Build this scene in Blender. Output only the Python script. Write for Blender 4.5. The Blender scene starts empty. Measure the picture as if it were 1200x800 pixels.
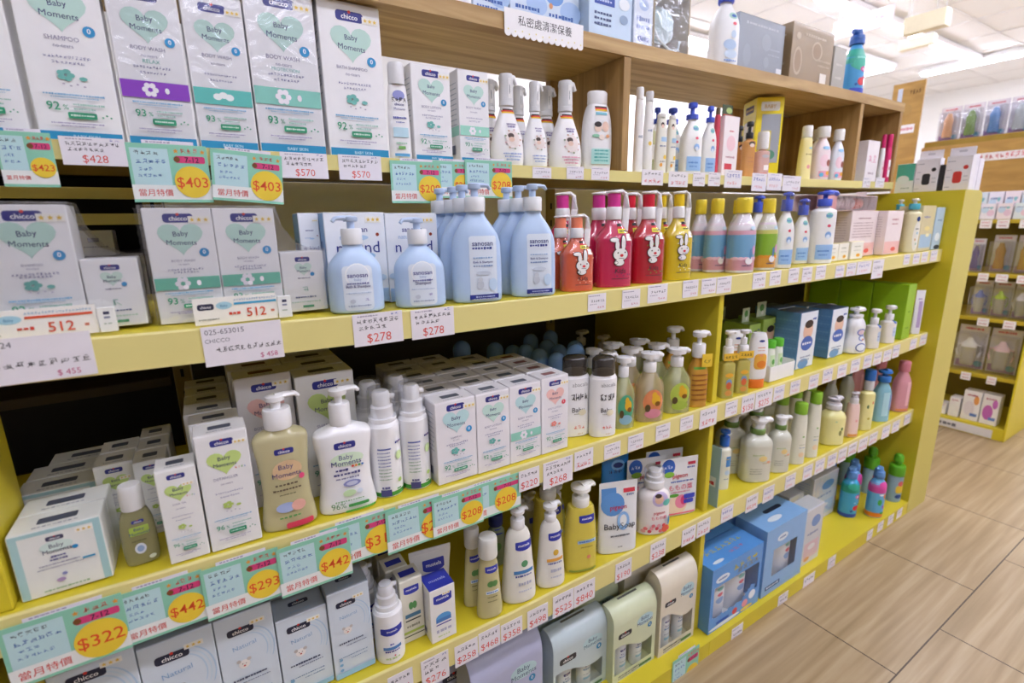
import bpy, math, random
from mathutils import Vector, Matrix
random.seed(7)
PI = math.pi
SC = bpy.context.scene
COL = SC.collection
# ------------------------------------------------------------------ camera model (metres, z up, x along the shelves, y into them)
CAM_Z = 1.25
ROT = Matrix(((0.84652674, 0.13726942, -0.51434384), (-0.53205074, 0.18597643, -0.82603558), (-0.01773359, 0.97291823, 0.23046832)))
FPX = 582.87
def ray(px, py): return ROT @ Vector((px - 600, -(py - 400), -FPX))
def at_y(px, py, y):
    d = ray(px, py); return Vector((0, 0, CAM_Z)) + d * (y / d.y)
def at_z(px, py, z):
    d = ray(px, py); return Vector((0, 0, CAM_Z)) + d * ((z - CAM_Z) / d.z)
def at_x(px, py, x):
    d = ray(px, py); return Vector((0, 0, CAM_Z)) + d * (x / d.x)
YS, YE, YA, YB = .768, .7308, .965, 1.255      # lip planes of the mid shelves, the base, the ledge; the back
def lerp_tab(tab, x):
    if x <= tab[0][0]: return tab[0][1]
    for (a, u), (b, v) in zip(tab, tab[1:]):
        if x <= b: return u + (v - u) * (x - a) / (b - a)
    return tab[-1][1]
K = YS / .7308
def tab(t): return [(x * K, 1.25 - (1.25 - z) * K) for x, z in t]
SHELF = {
    'B': tab([(-.30, 1.134), (-.114, 1.130), (.36, 1.1195), (.57, 1.1185), (1.06, 1.1195), (1.77, 1.123), (2.36, 1.131)]),
    'C': tab([(-.30, .816), (-.19, .813), (.04, .807), (.36, .801), (.66, .798), (1.06, .799), (1.36, .799), (1.75, .806), (2.36, .820)]),
    'D': tab([(-.30, .502), (.18, .489), (.44, .481), (.65, .484), (1.04, .490), (1.34, .493), (1.73, .497), (2.36, .508)]),
    'E': [(-.3, .052), (1.07, .052), (2.5, .058)],
    'A': [(-.3, 1.376), (1.0, 1.374), (2.4, 1.385)],
    'T': [(-.3, 1.668), (.95, 1.668), (2.03, 1.681), (2.4, 1.682)],
}
def zs(s, x): return lerp_tab(SHELF[s], x)
# ------------------------------------------------------------------ materials
def s2l(c):
    return c / 12.92 if c <= .04045 else ((c + .055) / 1.055) ** 2.4
def rgb(*c):
    if len(c) == 1 and isinstance(c[0], str):
        h = c[0].lstrip('#'); c = tuple(int(h[i:i + 2], 16) for i in (0, 2, 4))
    return tuple(s2l(v / 255) for v in c) + (1,)
_M = {}
def mat(col, rough=.45, alpha=1., emit=0., coat=0., metal=0., noise=.04, scale=40., name=None, trans=0., spec=.5):
    key = (col, rough, alpha, emit, coat, metal, noise, scale, trans, spec)
    if key in _M: return _M[key]
    m = bpy.data.materials.new(name or ('paint_' + col.lstrip('#')))
    m.use_nodes = True
    nt = m.node_tree; b = nt.nodes['Principled BSDF']
    c = rgb(col)
    b.inputs['Base Color'].default_value = c
    b.inputs['Roughness'].default_value = rough
    b.inputs['Metallic'].default_value = metal
    b.inputs['Alpha'].default_value = alpha
    b.inputs['Coat Weight'].default_value = coat
    b.inputs['Transmission Weight'].default_value = trans
    b.inputs['Specular IOR Level'].default_value = spec
    if emit:
        b.inputs['Emission Color'].default_value = c
        b.inputs['Emission Strength'].default_value = emit
    if noise and not emit:
        tc = nt.nodes.new('ShaderNodeTexCoord'); nz = nt.nodes.new('ShaderNodeTexNoise'); nz.inputs['Scale'].default_value = scale
        mx = nt.nodes.new('ShaderNodeMix'); mx.data_type = 'RGBA'
        mx.inputs[6].default_value = tuple(v * (1 - noise) for v in c[:3]) + (1,)
        mx.inputs[7].default_value = tuple(min(1, v * (1 + noise)) for v in c[:3]) + (1,)
        nt.links.new(tc.outputs['Object'], nz.inputs['Vector']); nt.links.new(nz.outputs['Fac'], mx.inputs[0]); nt.links.new(mx.outputs[2], b.inputs['Base Color'])
    _M[key] = m
    return m
def film_mat(lo=.10, hi=.5):
    if ('film', lo) in _M: return _M[('film', lo)]
    m = bpy.data.materials.new('clear_film'); m.use_nodes = True
    nt = m.node_tree; nt.nodes.clear()
    o = nt.nodes.new('ShaderNodeOutputMaterial'); mx = nt.nodes.new('ShaderNodeMixShader')
    t = nt.nodes.new('ShaderNodeBsdfTransparent'); g = nt.nodes.new('ShaderNodeBsdfGlossy'); t.inputs[0].default_value = (.96, .965, .975, 1)
    g.inputs['Color'].default_value = (.95, .96, 1, 1); g.inputs['Roughness'].default_value = .16
    nz = nt.nodes.new('ShaderNodeTexNoise'); nz.inputs['Scale'].default_value = 16; nz.inputs['Distortion'].default_value = 1.5
    tc = nt.nodes.new('ShaderNodeTexCoord'); bp = nt.nodes.new('ShaderNodeBump'); bp.inputs['Strength'].default_value = .32; bp.inputs['Distance'].default_value = .012
    nt.links.new(tc.outputs['Object'], nz.inputs['Vector']); nt.links.new(nz.outputs['Fac'], bp.inputs['Height']); nt.links.new(bp.outputs['Normal'], g.inputs['Normal'])
    fr = nt.nodes.new('ShaderNodeLayerWeight'); fr.inputs['Blend'].default_value = .25
    mp = nt.nodes.new('ShaderNodeMapRange'); mp.inputs['To Min'].default_value = lo; mp.inputs['To Max'].default_value = hi
    nt.links.new(fr.outputs['Facing'], mp.inputs['Value']); nt.links.new(mp.outputs['Result'], mx.inputs[0])
    nt.links.new(t.outputs[0], mx.inputs[1]); nt.links.new(g.outputs[0], mx.inputs[2]); nt.links.new(mx.outputs[0], o.inputs[0])
    _M[('film', lo)] = m
    return m
WHITE, NAVY, BLACK, RED = '#f1f1f3', '#2b2f86', '#1c1c22', '#dc3a32'
# ------------------------------------------------------------------ text outlines, cached
_T = {}
def glyphs(s, bold=0.):
    key = (s, bold)
    if key not in _T:
        cu = bpy.data.curves.new('t', 'FONT'); cu.body = s; cu.size = 1; cu.resolution_u = 2; cu.offset = bold
        ob = bpy.data.objects.new('t', cu); COL.objects.link(ob)
        dg = bpy.context.evaluated_depsgraph_get(); ev = ob.evaluated_get(dg); me = ev.to_mesh()
        vs = [(v.co.x, v.co.y) for v in me.vertices]; fs = [tuple(p.vertices) for p in me.polygons]
        ev.to_mesh_clear(); bpy.data.objects.remove(ob); bpy.data.curves.remove(cu)
        xs = [v[0] for v in vs] or [0]; ys = [v[1] for v in vs] or [0]
        _T[key] = (vs, fs, min(xs), max(xs), min(ys), max(ys))
    return _T[key]
# ------------------------------------------------------------------ flat artwork, later laid onto a face or wrapped on a bottle
class Art:
    def __init__(s, curved=False): s.items = []; s.curved = curved
    def add(s, m, vs, fs): s.items.append((m, vs, fs)); return s
    def rect(s, u0, v0, u1, v1, m):
        nu = 8 if s.curved else 1; nv = max(1, min(8, int(abs(v1 - v0) / .02))) if s.curved else 1
        vs = [(u0 + (u1 - u0) * i / nu, v0 + (v1 - v0) * j / nv) for j in range(nv + 1) for i in range(nu + 1)]
        fs = [(j * (nu + 1) + i, j * (nu + 1) + i + 1, (j + 1) * (nu + 1) + i + 1, (j + 1) * (nu + 1) + i) for j in range(nv) for i in range(nu)]
        return s.add(m, vs, fs)
    def star_poly(s, c, pts, m):               # a star-shaped outline filled from its centre
        st = (.2, .4, .6, .8, 1.) if s.curved else (1.,)
        n = len(pts); vs = [c]; fs = []
        for k in st: vs += [(c[0] + (p[0] - c[0]) * k, c[1] + (p[1] - c[1]) * k) for p in pts]
        for i in range(n):
            j = (i + 1) % n; fs.append((0, 1 + i, 1 + j))
            for q in range(len(st) - 1): fs.append((1 + q * n + i, 1 + (q + 1) * n + i, 1 + (q + 1) * n + j, 1 + q * n + j))
        return s.add(m, vs, fs)
    def ell(s, cx, cy, rx, ry, m, n=18, a0=0):
        return s.star_poly((cx, cy), [(cx + rx * math.cos(a0 + 2 * PI * i / n), cy + ry * math.sin(a0 + 2 * PI * i / n)) for i in range(n)], m)
    def heart(s, cx, cy, w, m):
        k = w / 32
        pts = [(cx + k * 16 * math.sin(t) ** 3, cy + k * .9 * (13 * math.cos(t) - 5 * math.cos(2 * t) - 2 * math.cos(3 * t) - math.cos(4 * t))) for t in [2 * PI * i / 28 for i in range(28)]]
        return s.star_poly((cx, cy), pts[::-1], m)
    def rrect(s, u0, v0, u1, v1, r, m):
        pts = []
        for cx, cy, a in ((u1 - r, v1 - r, 0), (u0 + r, v1 - r, PI / 2), (u0 + r, v0 + r, PI), (u1 - r, v0 + r, 1.5 * PI)):
            pts += [(cx + r * math.cos(a + PI / 8 * i), cy + r * math.sin(a + PI / 8 * i)) for i in range(5)]
        if s.curved:
            q = []
            for p0, p1 in zip(pts, pts[1:] + pts[:1]):
                k = max(1, min(8, int(math.dist(p0, p1) / .003))); q += [(p0[0] + (p1[0] - p0[0]) * i / k, p0[1] + (p1[1] - p0[1]) * i / k) for i in range(k)]
            pts = q
        return s.star_poly(((u0 + u1) / 2, (v0 + v1) / 2), pts, m)
    def text(s, t, cx, cy, h, m, maxw=None, bold=0., rot=0., cap=.72):
        if any(ord(c) > 255 for c in t) or 'M' in t: bold = 0.
        bold = min(bold, .010)
        vs, fs, a, b, lo, hi = glyphs(t, bold)
        k = h / cap
        if maxw and (b - a) * k > maxw: k = maxw / (b - a)
        c, sn = math.cos(rot), math.sin(rot)
        o = []
        for x, y in vs:
            x, y = (x - (a + b) / 2) * k, (y - .36) * k
            o.append((cx + x * c - y * sn, cy + x * sn + y * c))
        return s.add(m, o, fs)
    def dash(s, cx, cy, w, h, m, n=None):      # unreadable fine print: a line of small blots
        n = n or max(3, int(w / (h * 1.1)))
        vs, fs = [], []
        for i in range(n):
            x0 = cx - w / 2 + w * i / n; x1 = x0 + w / n * random.uniform(.6, .95); hh = h * random.uniform(.55, 1)
            b = len(vs); vs += [(x0, cy - hh / 2), (x1, cy - hh / 2), (x1, cy + hh / 2), (x0, cy + hh / 2)]; fs.append((b, b + 1, b + 2, b + 3))
        return s.add(m, vs, fs)
    def hand(s, cx, cy, w, h, m, n=None, rot=0):   # unreadable handwriting: strokes in little squares
        n = n or max(3, int(w / (h * 1.05)))
        vs, fs = [], []
        def bar(x0, y0, x1, y1, t):
            dx, dy = x1 - x0, y1 - y0; L = math.hypot(dx, dy) or 1; nx, ny = -dy / L * t, dx / L * t
            b = len(vs); vs.extend([(x0 - nx, y0 - ny), (x1 - nx, y1 - ny), (x1 + nx, y1 + ny), (x0 + nx, y0 + ny)]); fs.append((b, b + 1, b + 2, b + 3))
        g = w / n
        for i in range(n):
            x0 = cx - w / 2 + g * i
            for _ in range(6):
                r_ = random.random()
                if r_ < .5: yy = cy + h * random.uniform(-.45, .45); bar(x0 + g * random.uniform(.05, .35), yy, x0 + g * random.uniform(.55, .9), yy + h * .05, h * .045)
                elif r_ < .85: xx = x0 + g * random.uniform(.15, .8); bar(xx, cy + h * random.uniform(-.48, -.1), xx + g * random.uniform(-.1, .1), cy + h * random.uniform(.1, .48), h * .045)
                else: xx = x0 + g * .5; bar(xx, cy, xx + g * random.choice((-.4, .4)), cy - h * .45, h * .045)
        c, sn = math.cos(rot), math.sin(rot)
        vs = [(cx + (x - cx) * c - (y - cy) * sn, cy + (x - cx) * sn + (y - cy) * c) for x, y in vs]
        return s.add(m, vs, fs)
# ------------------------------------------------------------------ mesh builder: ONE mesh object, several materials
class MB:
    def __init__(s): s.v = []; s.f = []; s.m = []; s.mats = []; s.sm = []
    def mi(s, m):
        if m not in s.mats: s.mats.append(m)
        return s.mats.index(m)
    def put(s, vs, fs, m, smooth=False):
        b = len(s.v); s.v += [tuple(v) for v in vs]; k = s.mi(m)
        for f in fs: s.f.append(tuple(b + i for i in f)); s.m.append(k); s.sm.append(smooth)
        return s
    def box(s, x0, x1, y0, y1, z0, z1, m, b=.0012):
        b = min(b, abs(x1 - x0) * .3, abs(y1 - y0) * .3, abs(z1 - z0) * .3)
        c = ((x0 + x1) / 2, (y0 + y1) / 2, (z0 + z1) / 2); h = (abs(x1 - x0) / 2, abs(y1 - y0) / 2, abs(z1 - z0) / 2)
        idx = {}; vs = []
        for sx in (-1, 1):
            for sy in (-1, 1):
                for sz in (-1, 1):
                    sg = (sx, sy, sz)
                    for a in range(3):
                        p = [c[k] + sg[k] * (h[k] - (0 if k == a else b)) for k in range(3)]
                        idx[(sg, a)] = len(vs); vs.append(p)
        fs = []
        def q(keys):
            f = [idx[k] for k in keys]
            P = [Vector(vs[i]) for i in f]; n = (P[1] - P[0]).cross(P[2] - P[0]); ctr = sum(P, Vector()) / len(P) - Vector(c)
            fs.append(f if n.dot(ctr) > 0 else f[::-1])
        for a in range(3):
            o = [k for k in range(3) if k != a]
            for sg in (-1, 1):
                ks = []
                for p, r in ((-1, -1), (1, -1), (1, 1), (-1, 1)):
                    t = [0, 0, 0]; t[a] = sg; t[o[0]] = p; t[o[1]] = r; ks.append((tuple(t), a))
                q(ks)
            for p in (-1, 1):
                for r in (-1, 1):
                    t0 = [0, 0, 0]; t1 = [0, 0, 0]; t0[a] = -1; t1[a] = 1
                    for t in (t0, t1): t[o[0]] = p; t[o[1]] = r
                    q([(tuple(t0), o[0]), (tuple(t1), o[0]), (tuple(t1), o[1]), (tuple(t0), o[1])])
        for sx in (-1, 1):
            for sy in (-1, 1):
                for sz in (-1, 1): q([((sx, sy, sz), 0), ((sx, sy, sz), 1), ((sx, sy, sz), 2)])
        return s.put(vs, fs, m)
    def loft(s, rings, m, cap0=True, cap1=True, smooth=True):
        n = len(rings[0]); vs = [p for r in rings for p in r]; fs = []
        for i in range(len(rings) - 1):
            for j in range(n):
                k = (j + 1) % n
                fs.append((i * n + j, i * n + k, (i + 1) * n + k, (i + 1) * n + j))
        if cap0: fs.append(tuple(range(n))[::-1])
        if cap1: fs.append(tuple((len(rings) - 1) * n + j for j in range(n)))
        return s.put(vs, fs, m, smooth)
    def lathe(s, prof, m, cx=0, cy=0, n=20, sx=1., sy=1., smooth=True, cap0=True, cap1=True):
        return s.loft([[(cx + r * sx * math.cos(2 * PI * j / n), cy + r * sy * math.sin(2 * PI * j / n), z) for j in range(n)] for r, z in prof], m, cap0, cap1, smooth)
    def tube(s, pts, r, m, n=10, flat=1.):
        P = [Vector(p) for p in pts]; rings = []
        for i, p in enumerate(P):
            t = (P[min(i + 1, len(P) - 1)] - P[max(i - 1, 0)]).normalized()
            u = t.cross(Vector((0, 0, 1)));
            if u.length < .05: u = t.cross(Vector((0, 1, 0)))
            u.normalize(); w = u.cross(t).normalized(); rr = r[i] if isinstance(r, (list, tuple)) else r
            rings.append([p + u * rr * math.cos(2 * PI * j / n) + w * rr * flat * math.sin(2 * PI * j / n) for j in range(n)])
        return s.loft(rings, m)
    def art(s, a, fn, eps=.00025):
        for k, (m, vs, fs) in enumerate(a.items):
            out = [fn(u, v, eps * (1 + .45 * k)) for u, v in vs]
            s.put(out, fs, m)
        return s
    def prism(s, pts, y0, y1, m, smooth=False):    # outline in x,z pushed from y0 back to y1
        n = len(pts)
        return s.loft([[(x, y0, z) for x, z in pts], [(x, y1, z) for x, z in pts]], m, True, True, smooth)
    def build(s, name, parent=None, loc=None, rz=0.):
        me = bpy.data.meshes.new(name); me.from_pydata(s.v, [], s.f)
        for m in s.mats: me.materials.append(m)
        me.polygons.foreach_set('material_index', s.m); me.polygons.foreach_set('use_smooth', s.sm)
        me.update()
        if any(s.sm): me.set_sharp_from_angle(angle=math.radians(38))
        o = bpy.data.objects.new(name, me); COL.objects.link(o)
        if parent: o.parent = parent
        if loc is not None: o.location = loc
        if rz: o.rotation_euler.z = rz
        return o
def front(y): return lambda u, v, e: (u, y - e, v)
def side(x): return lambda u, v, e: (x - e, -u, v)                 # face towards -x, u grows towards the viewer
def side_r(x): return lambda u, v, e: (x + e, u, v)
def top(z): return lambda u, v, e: (u, v, z + e)
def thing(name, label, cat, loc, rz=0., group=None, kind=None):
    o = bpy.data.objects.new(name, None); COL.objects.link(o); o.empty_display_size = .02
    o.location = loc; o.rotation_euler.z = rz
    return tag(o, label, cat, group, kind)
def tag(o, label=None, cat=None, group=None, kind=None):
    if label: o['label'] = label
    if cat: o['category'] = cat
    if group: o['group'] = group
    if kind: o['kind'] = kind
    return o
def dup(root, loc, label, group=None, rz=None):
    r = root.copy(); COL.objects.link(r); r.location = loc
    if rz is not None: r.rotation_euler.z = rz
    r['label'] = label
    if group: r['group'] = group
    for ch in list(root.children):
        c = ch.copy(); COL.objects.link(c); c.parent = r
        for g in list(ch.children):
            d = g.copy(); COL.objects.link(d); d.parent = c
    return r
ORD = ['front', 'second', 'third', 'fourth', 'fifth', 'sixth', 'seventh', 'eighth', 'ninth', 'tenth', 'eleventh', 'twelfth']
# ------------------------------------------------------------------ camera, render settings
cam = bpy.data.cameras.new('camera'); co = bpy.data.objects.new('camera', cam); COL.objects.link(co)
co.matrix_world = Matrix.Translation((0, 0, CAM_Z)) @ ROT.to_4x4()
cam.sensor_fit = 'HORIZONTAL'; cam.sensor_width = 36; cam.lens = 36 * FPX / 1200; cam.clip_start = .01
cam.dof.use_dof = True; cam.dof.focus_distance = 1.0; cam.dof.aperture_fstop = 3.2; 
SC.camera = co
SC.view_settings.view_transform = 'Standard'; SC.view_settings.look = 'None'; SC.view_settings.gamma = 1; SC.view_settings.use_curve_mapping = False
SC.view_settings.exposure = 0.56
w = bpy.data.worlds.new('world'); SC.world = w; w.use_nodes = True
w.node_tree.nodes['Background'].inputs[0].default_value = (.95, .97, 1, 1); w.node_tree.nodes['Background'].inputs[1].default_value = .35
# ------------------------------------------------------------------ room
def struct(o): o['kind'] = 'structure'; return o
def floor_mat():
    m = bpy.data.materials.new('wood_look_tile'); m.use_nodes = True; nt = m.node_tree; b = nt.nodes['Principled BSDF']
    N = nt.nodes.new; L = nt.links.new
    tc = N('ShaderNodeTexCoord'); br = N('ShaderNodeTexBrick')
    mp = N('ShaderNodeMapping'); mp.inputs['Location'].default_value = TILE_OFF
    L(tc.outputs['Object'], mp.inputs[0]); L(mp.outputs[0], br.inputs['Vector'])
    br.inputs['Scale'].default_value = 1; br.inputs['Brick Width'].default_value = .595; br.inputs['Row Height'].default_value = .595; br.inputs['Mortar Size'].default_value = .0022
    br.inputs['Color1'].default_value = (1, 1, 1, 1); br.inputs['Color2'].default_value = (.90, .89, .88, 1); br.inputs['Mortar'].default_value = (.15, .12, .09, 1); br.offset = .5
    br.inputs['Mortar Smooth'].default_value = .1
    st = N('ShaderNodeMapping'); st.inputs['Scale'].default_value = (1.1, 24, 1); L(tc.outputs['Object'], st.inputs[0])
    nz = N('ShaderNodeTexNoise'); nz.inputs['Scale'].default_value = 1.6; nz.inputs['Detail'].default_value = 4; nz.inputs['Distortion'].default_value = .25; L(st.outputs[0], nz.inputs['Vector'])
    rp = N('ShaderNodeValToRGB'); e = rp.color_ramp.elements
    e[0].position = .3; e[0].color = rgb('#9c8560'); e[1].position = .7; e[1].color = rgb('#bca784')
    x = e.new(.5); x.color = rgb('#ad9570'); L(nz.outputs['Fac'], rp.inputs[0])
    mx = N('ShaderNodeMix'); mx.data_type = 'RGBA'; mx.blend_type = 'MULTIPLY'; mx.inputs[0].default_value = 1
    L(rp.outputs[0], mx.inputs[6]); L(br.outputs['Color'], mx.inputs[7]); L(mx.outputs[2], b.inputs['Base Color'])
    b.inputs['Roughness'].default_value = .38
    return m
TILE_OFF = (0.0, 0.0, 0)
_tx, _ty = 1.235, .42 * .95                                            # a joint crossing measured on the floor
TILE_OFF = (-(1.80) + .595 * 4, -(.405) + .595 * 4, 0)
def wood_mat(name, c0, c1, sc=(1.5, 22, 22), rough=.5):
    m = bpy.data.materials.new(name); m.use_nodes = True; nt = m.node_tree; b = nt.nodes['Principled BSDF']; N = nt.nodes.new; L = nt.links.new
    tc = N('ShaderNodeTexCoord'); st = N('ShaderNodeMapping'); st.inputs['Scale'].default_value = sc; L(tc.outputs['Object'], st.inputs[0])
    nz = N('ShaderNodeTexNoise'); nz.inputs['Scale'].default_value = 1.8; nz.inputs['Detail'].default_value = 4; nz.inputs['Distortion'].default_value = .8; L(st.outputs[0], nz.inputs['Vector'])
    rp = N('ShaderNodeValToRGB'); e = rp.color_ramp.elements; e[0].position = .32; e[0].color = rgb(c0); e[1].position = .68; e[1].color = rgb(c1)
    L(nz.outputs['Fac'], rp.inputs[0]); L(rp.outputs[0], b.inputs['Base Color']); b.inputs['Roughness'].default_value = rough
    return m
WALLM = mat('#f2f2f0', .7, noise=.02, scale=3); CEILM = mat('#eeeeee', .8, noise=.02, scale=3)
X0, X1, Y0, Y1, HC = -3.0, 9.0, -3.0, 4.2, 2.9
struct(MB().put([(X0, Y0, 0), (X1, Y0, 0), (X1, Y1, 0), (X0, Y1, 0)], [(0, 1, 2, 3)], floor_mat()).build('floor'))
cl = MB().put([(X0, Y0, HC), (X1, Y0, HC), (X1, Y1, HC), (X0, Y1, HC)], [(3, 2, 1, 0)], CEILM)
for i in range(-5, 16):
    x = i * .6
    if X0 < x < X1: cl.box(x - .012, x + .012, Y0, Y1, HC - .006, HC - .0005, mat('#e6e6e6', .7), .001)
for j in range(-5, 8):
    y = j * .6 + .15
    if Y0 < y < Y1: cl.box(X0, X1, y - .012, y + .012, HC - .006, HC - .0005, mat('#e6e6e6', .7), .001)
struct(cl.build('ceiling'))
def wall(name, p, q, WALLM=WALLM):
    struct(MB().put([(p[0], p[1], 0), (q[0], q[1], 0), (q[0], q[1], HC), (p[0], p[1], HC)], [(0, 1, 2, 3)], WALLM).build(name))
wall('wall_right', (X1, Y1), (X1, Y0)); wall('wall_left', (X0, Y0), (X0, Y1), mat('#a8a4a0', .7, noise=.05, scale=3)); wall('wall_back', (X0, Y1), (X1, Y1)); wall('wall_front', (X1, Y0), (X0, Y0), mat('#8f8a84', .7, noise=.05, scale=3))
# ceiling strip lights: a white channel with a glowing diffuser
LN = [0]
def strip(x, y, L, W, label, e, along_x=True):
    t = thing('ceiling_light', label, 'ceiling light', (x, y, HC - .007), 0 if along_x else PI / 2, 'fluorescent ceiling lights')
    b = MB(); b.box(-L / 2 - .02, L / 2 + .02, -W / 2 - .02, W / 2 + .02, -.045, 0, mat('#f0f0f0', .5), .004); b.build('light_housing', t)
    d = MB(); d.box(-L / 2, L / 2, -W / 2, W / 2, -.065, -.0455, mat('#edeeff', .5, emit=e, noise=0), .006); d.build('diffuser', t)
EL = 21.
strip(4.9, 2.3, 5.0, .07, 'long white tube light running away overhead beyond the top boxes', EL * 1.0)
strip(6.2, 3.0, 1.2, .3, 'short bright panel light behind the long tube light', EL * .8)
strip(5.2, 1.2, 2.4, .12, 'white tube light above the far display unit', EL * 1.5)
strip(.1, -.35, 2.2, .14, 'white tube light over the near end of the aisle', EL * .8)
strip(2.6, -.35, 2.4, .14, 'white tube light over the middle of the aisle', EL)
strip(5.2, -.6, 2.4, .14, 'white tube light over the far end of the aisle', EL * 1.2)
strip(.6, 2.3, 2.4, .10, 'white tube light over the neighbouring aisle behind the shelves', EL * 1.6)
strip(4.2, 3.4, 2.4, .12, 'white tube light near the bright back wall', EL * 1.8)
strip(7.4, 1.6, 2.4, .12, 'white tube light in front of the bright end wall', EL * 1.8, False)
strip(.8, -2.0, 2.4, .14, 'white tube light over the aisle behind the camera', EL * .9)
strip(3.6, -2.0, 2.4, .14, 'second white tube light over the aisle behind the camera', EL * .9)
# ------------------------------------------------------------------ shelving
YEL = mat('#d6c42e', .42, noise=.05, scale=6, name='yellow_laminate'); PALE = mat('#e3d78c', .4, noise=.03, scale=9, name='pale_yellow_lip'); PALE2 = mat('#ccbf62', .45, noise=.06, scale=5)
UPR = mat('#8f7a3c', .5, noise=.06, scale=12); BACKM = mat('#f3efe4', .6, noise=.04, scale=5, name='beige_back_panel')
XL, XR, XD = -.62, 2.445, 1.1175
t = thing('shelving_unit', 'long yellow shelving unit with price channels holding the baby toiletries', 'shelving unit', (0, 0, 0))
def strip_nodes(x0, x1, n=14):
    return sorted({x0, x1} | {x for s_ in SHELF.values() for x, _ in s_ if x0 + .004 < x < x1 - .004})
def shelf_board(s, x0, x1, yf, yb, th, lip, name):
    xs = strip_nodes(x0, x1); b = MB(); rings = []
    for x in xs:
        z = zs(s, x); rings.append([(x, yf + .006, z - th), (x, yb, z - th), (x, yb, z), (x, yf + .006, z)])
    b.loft(rings, YEL, smooth=False); o = b.build(name, t)
    l = MB(); rings = []
    for x in xs:
        z = zs(s, x); rings.append([(x, yf, z - lip), (x, yf + .0055, z - lip), (x, yf + .0055, z + .0005), (x, yf + .0015, z + .0005), (x, yf, z - .0015)])
    l.loft(rings, PALE, smooth=False); l.build('price_channel', o)
for s, lip in (('B', .046), ('C', .052), ('D', .057)):
    for a, b in ((XL, XD), (XD, XR - .002)): shelf_board(s, a, b, YS, YB - .004, .022, lip, 'shelf')
for a, b in ((XL, XD), (XD, XR - .002)):
    m = MB(); m.box(a, b, YE, YB - .004, 0.0005, .05, YEL, .001)
    xs = strip_nodes(a, b); m.loft([[(x, YE, .049), (x, YB - .004, .049), (x, YB - .004, zs('E', x)), (x, YE, zs('E', x))] for x in xs], YEL, smooth=False)
    m.build('base_plinth', t)
def upright(x0, x1, zl, zh, y0, y1, name):
    m = MB(); m.box(x0, x1, y0, y1, zl, zh, YEL, .0015); m.build(name, t)
for lo, hi in (('E', 'D'), ('D', 'C'), ('C', 'B')):
    for x0, x1, yb in ((XD - .0095, XD + .0095, YB - .006), (-.272, -.252, .90)): upright(x0, x1, max(zs(lo, x0), zs(lo, x1)) + .0008, min(zs(hi, x0), zs(hi, x1)) - .0232, YS + .012, yb, 'divider')
# ledge (A), its lip and the wooden hutch
m = MB(); m.box(-.6, XR - .003, YA + .006, YB - .005, 1.352, 1.372, wood_mat('ledge_wood', '#6f5630', '#86693c'), .001); lb = m.build('ledge_board', t)
xs = strip_nodes(-.6, XR - .003); l = MB()
l.loft([[(x, YA, zs('A', x) - .026), (x, YB - .006, zs('A', x) - .003), (x, YB - .006, zs('A', x)), (x, YA, zs('A', x))] for x in xs], PALE, smooth=False); l.build('ledge_lip', lb)
HW = wood_mat('hutch_plywood', '#a5824c', '#c9a973'); 
h = thing('wooden_hutch', 'plywood hutch of two open boxes standing on the yellow shelving', 'hutch', (0, 0, 0))
m = MB(); m.loft([[(x, YA, zs('T', x) - .032), (x, YB - .01, zs('T', x) - .032), (x, YB - .01, zs('T', x)), (x, YA, zs('T', x))] for x in strip_nodes(-.6, 2.441)], HW, smooth=False); m.build('hutch_top', h)
HWV = wood_mat('hutch_plywood_upright', '#96733f', '#ba965c', (22, 22, 1.5))
for x0, x1 in ((.934, .957), (2.100, 2.123), (2.417, 2.440)):
    m = MB(); m.box(x0, x1, YA + .002, YB - .012, zs('A', x1) + .0012, zs('T', x0) - .0328, HWV, .001); m.build('hutch_upright', h)
for x0, x1 in ((.958, .99), (.9, .933)):
    m = MB(); m.box(x0, x1, YB - .035, YB - .013, zs('A', x1) + .0012, zs('T', x0) - .033, HWV, .001); m.build('hutch_batten', h)
for x0, x1 in ((1.72, 2.099), (2.124, 2.416)):
    m = MB(); m.box(x0, x1, YB - .03, YB - .018, zs('A', x1) + .0012, zs('T', x0) - .033, HWV, .001); m.build('hutch_back', h)
# back panels and slotted uprights of the base unit
def slotted(x, z0, z1):
    m = MB(); m.box(x - .016, x + .016, YB + .001, YB + .03, z0, z1, UPR, .002)
    z = z0 + .03
    while z < z1 - .03:
        m.box(x - .003, x + .003, YB - .0002, YB + .0012, z, z + .018, mat('#15120c', .8), .0005); z += .05
    m.build('slotted_upright', t)
for x in (-.06, .93, 1.16): slotted(x, .06, 1.3505)
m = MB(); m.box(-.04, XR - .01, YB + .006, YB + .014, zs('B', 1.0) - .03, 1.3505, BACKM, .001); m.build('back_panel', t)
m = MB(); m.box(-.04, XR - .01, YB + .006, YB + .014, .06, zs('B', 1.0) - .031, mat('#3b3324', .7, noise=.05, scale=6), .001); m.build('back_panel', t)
# end column of the unit, front edge rounded at the top
CX0, CX1, CZT = XR, XR + .185, 1.343
pts = [(CX0, .0005), (CX1, .0005), (CX1, CZT - .04)] + [(CX1 - .04 + .04 * math.cos(a), CZT - .04 + .04 * math.sin(a)) for a in [PI / 8 * i for i in range(1, 5)]] + [(CX0, CZT)]
pts = pts[::-1]
m = MB(); n = len(pts)
m.put([(x, YE, z) for x, z in pts], [tuple(range(n))[::-1]], PALE2)
vs = [(x, YE, z) for x, z in pts] + [(x, 1.75, z) for x, z in pts]
m.put(vs, [(i, (i + 1) % n, n + (i + 1) % n, n + i) for i in range(n)], YEL)
ec = tag(m.build('end_column'), 'broad yellow end column with a pale rounded front closing the shelving', 'end column')

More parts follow.
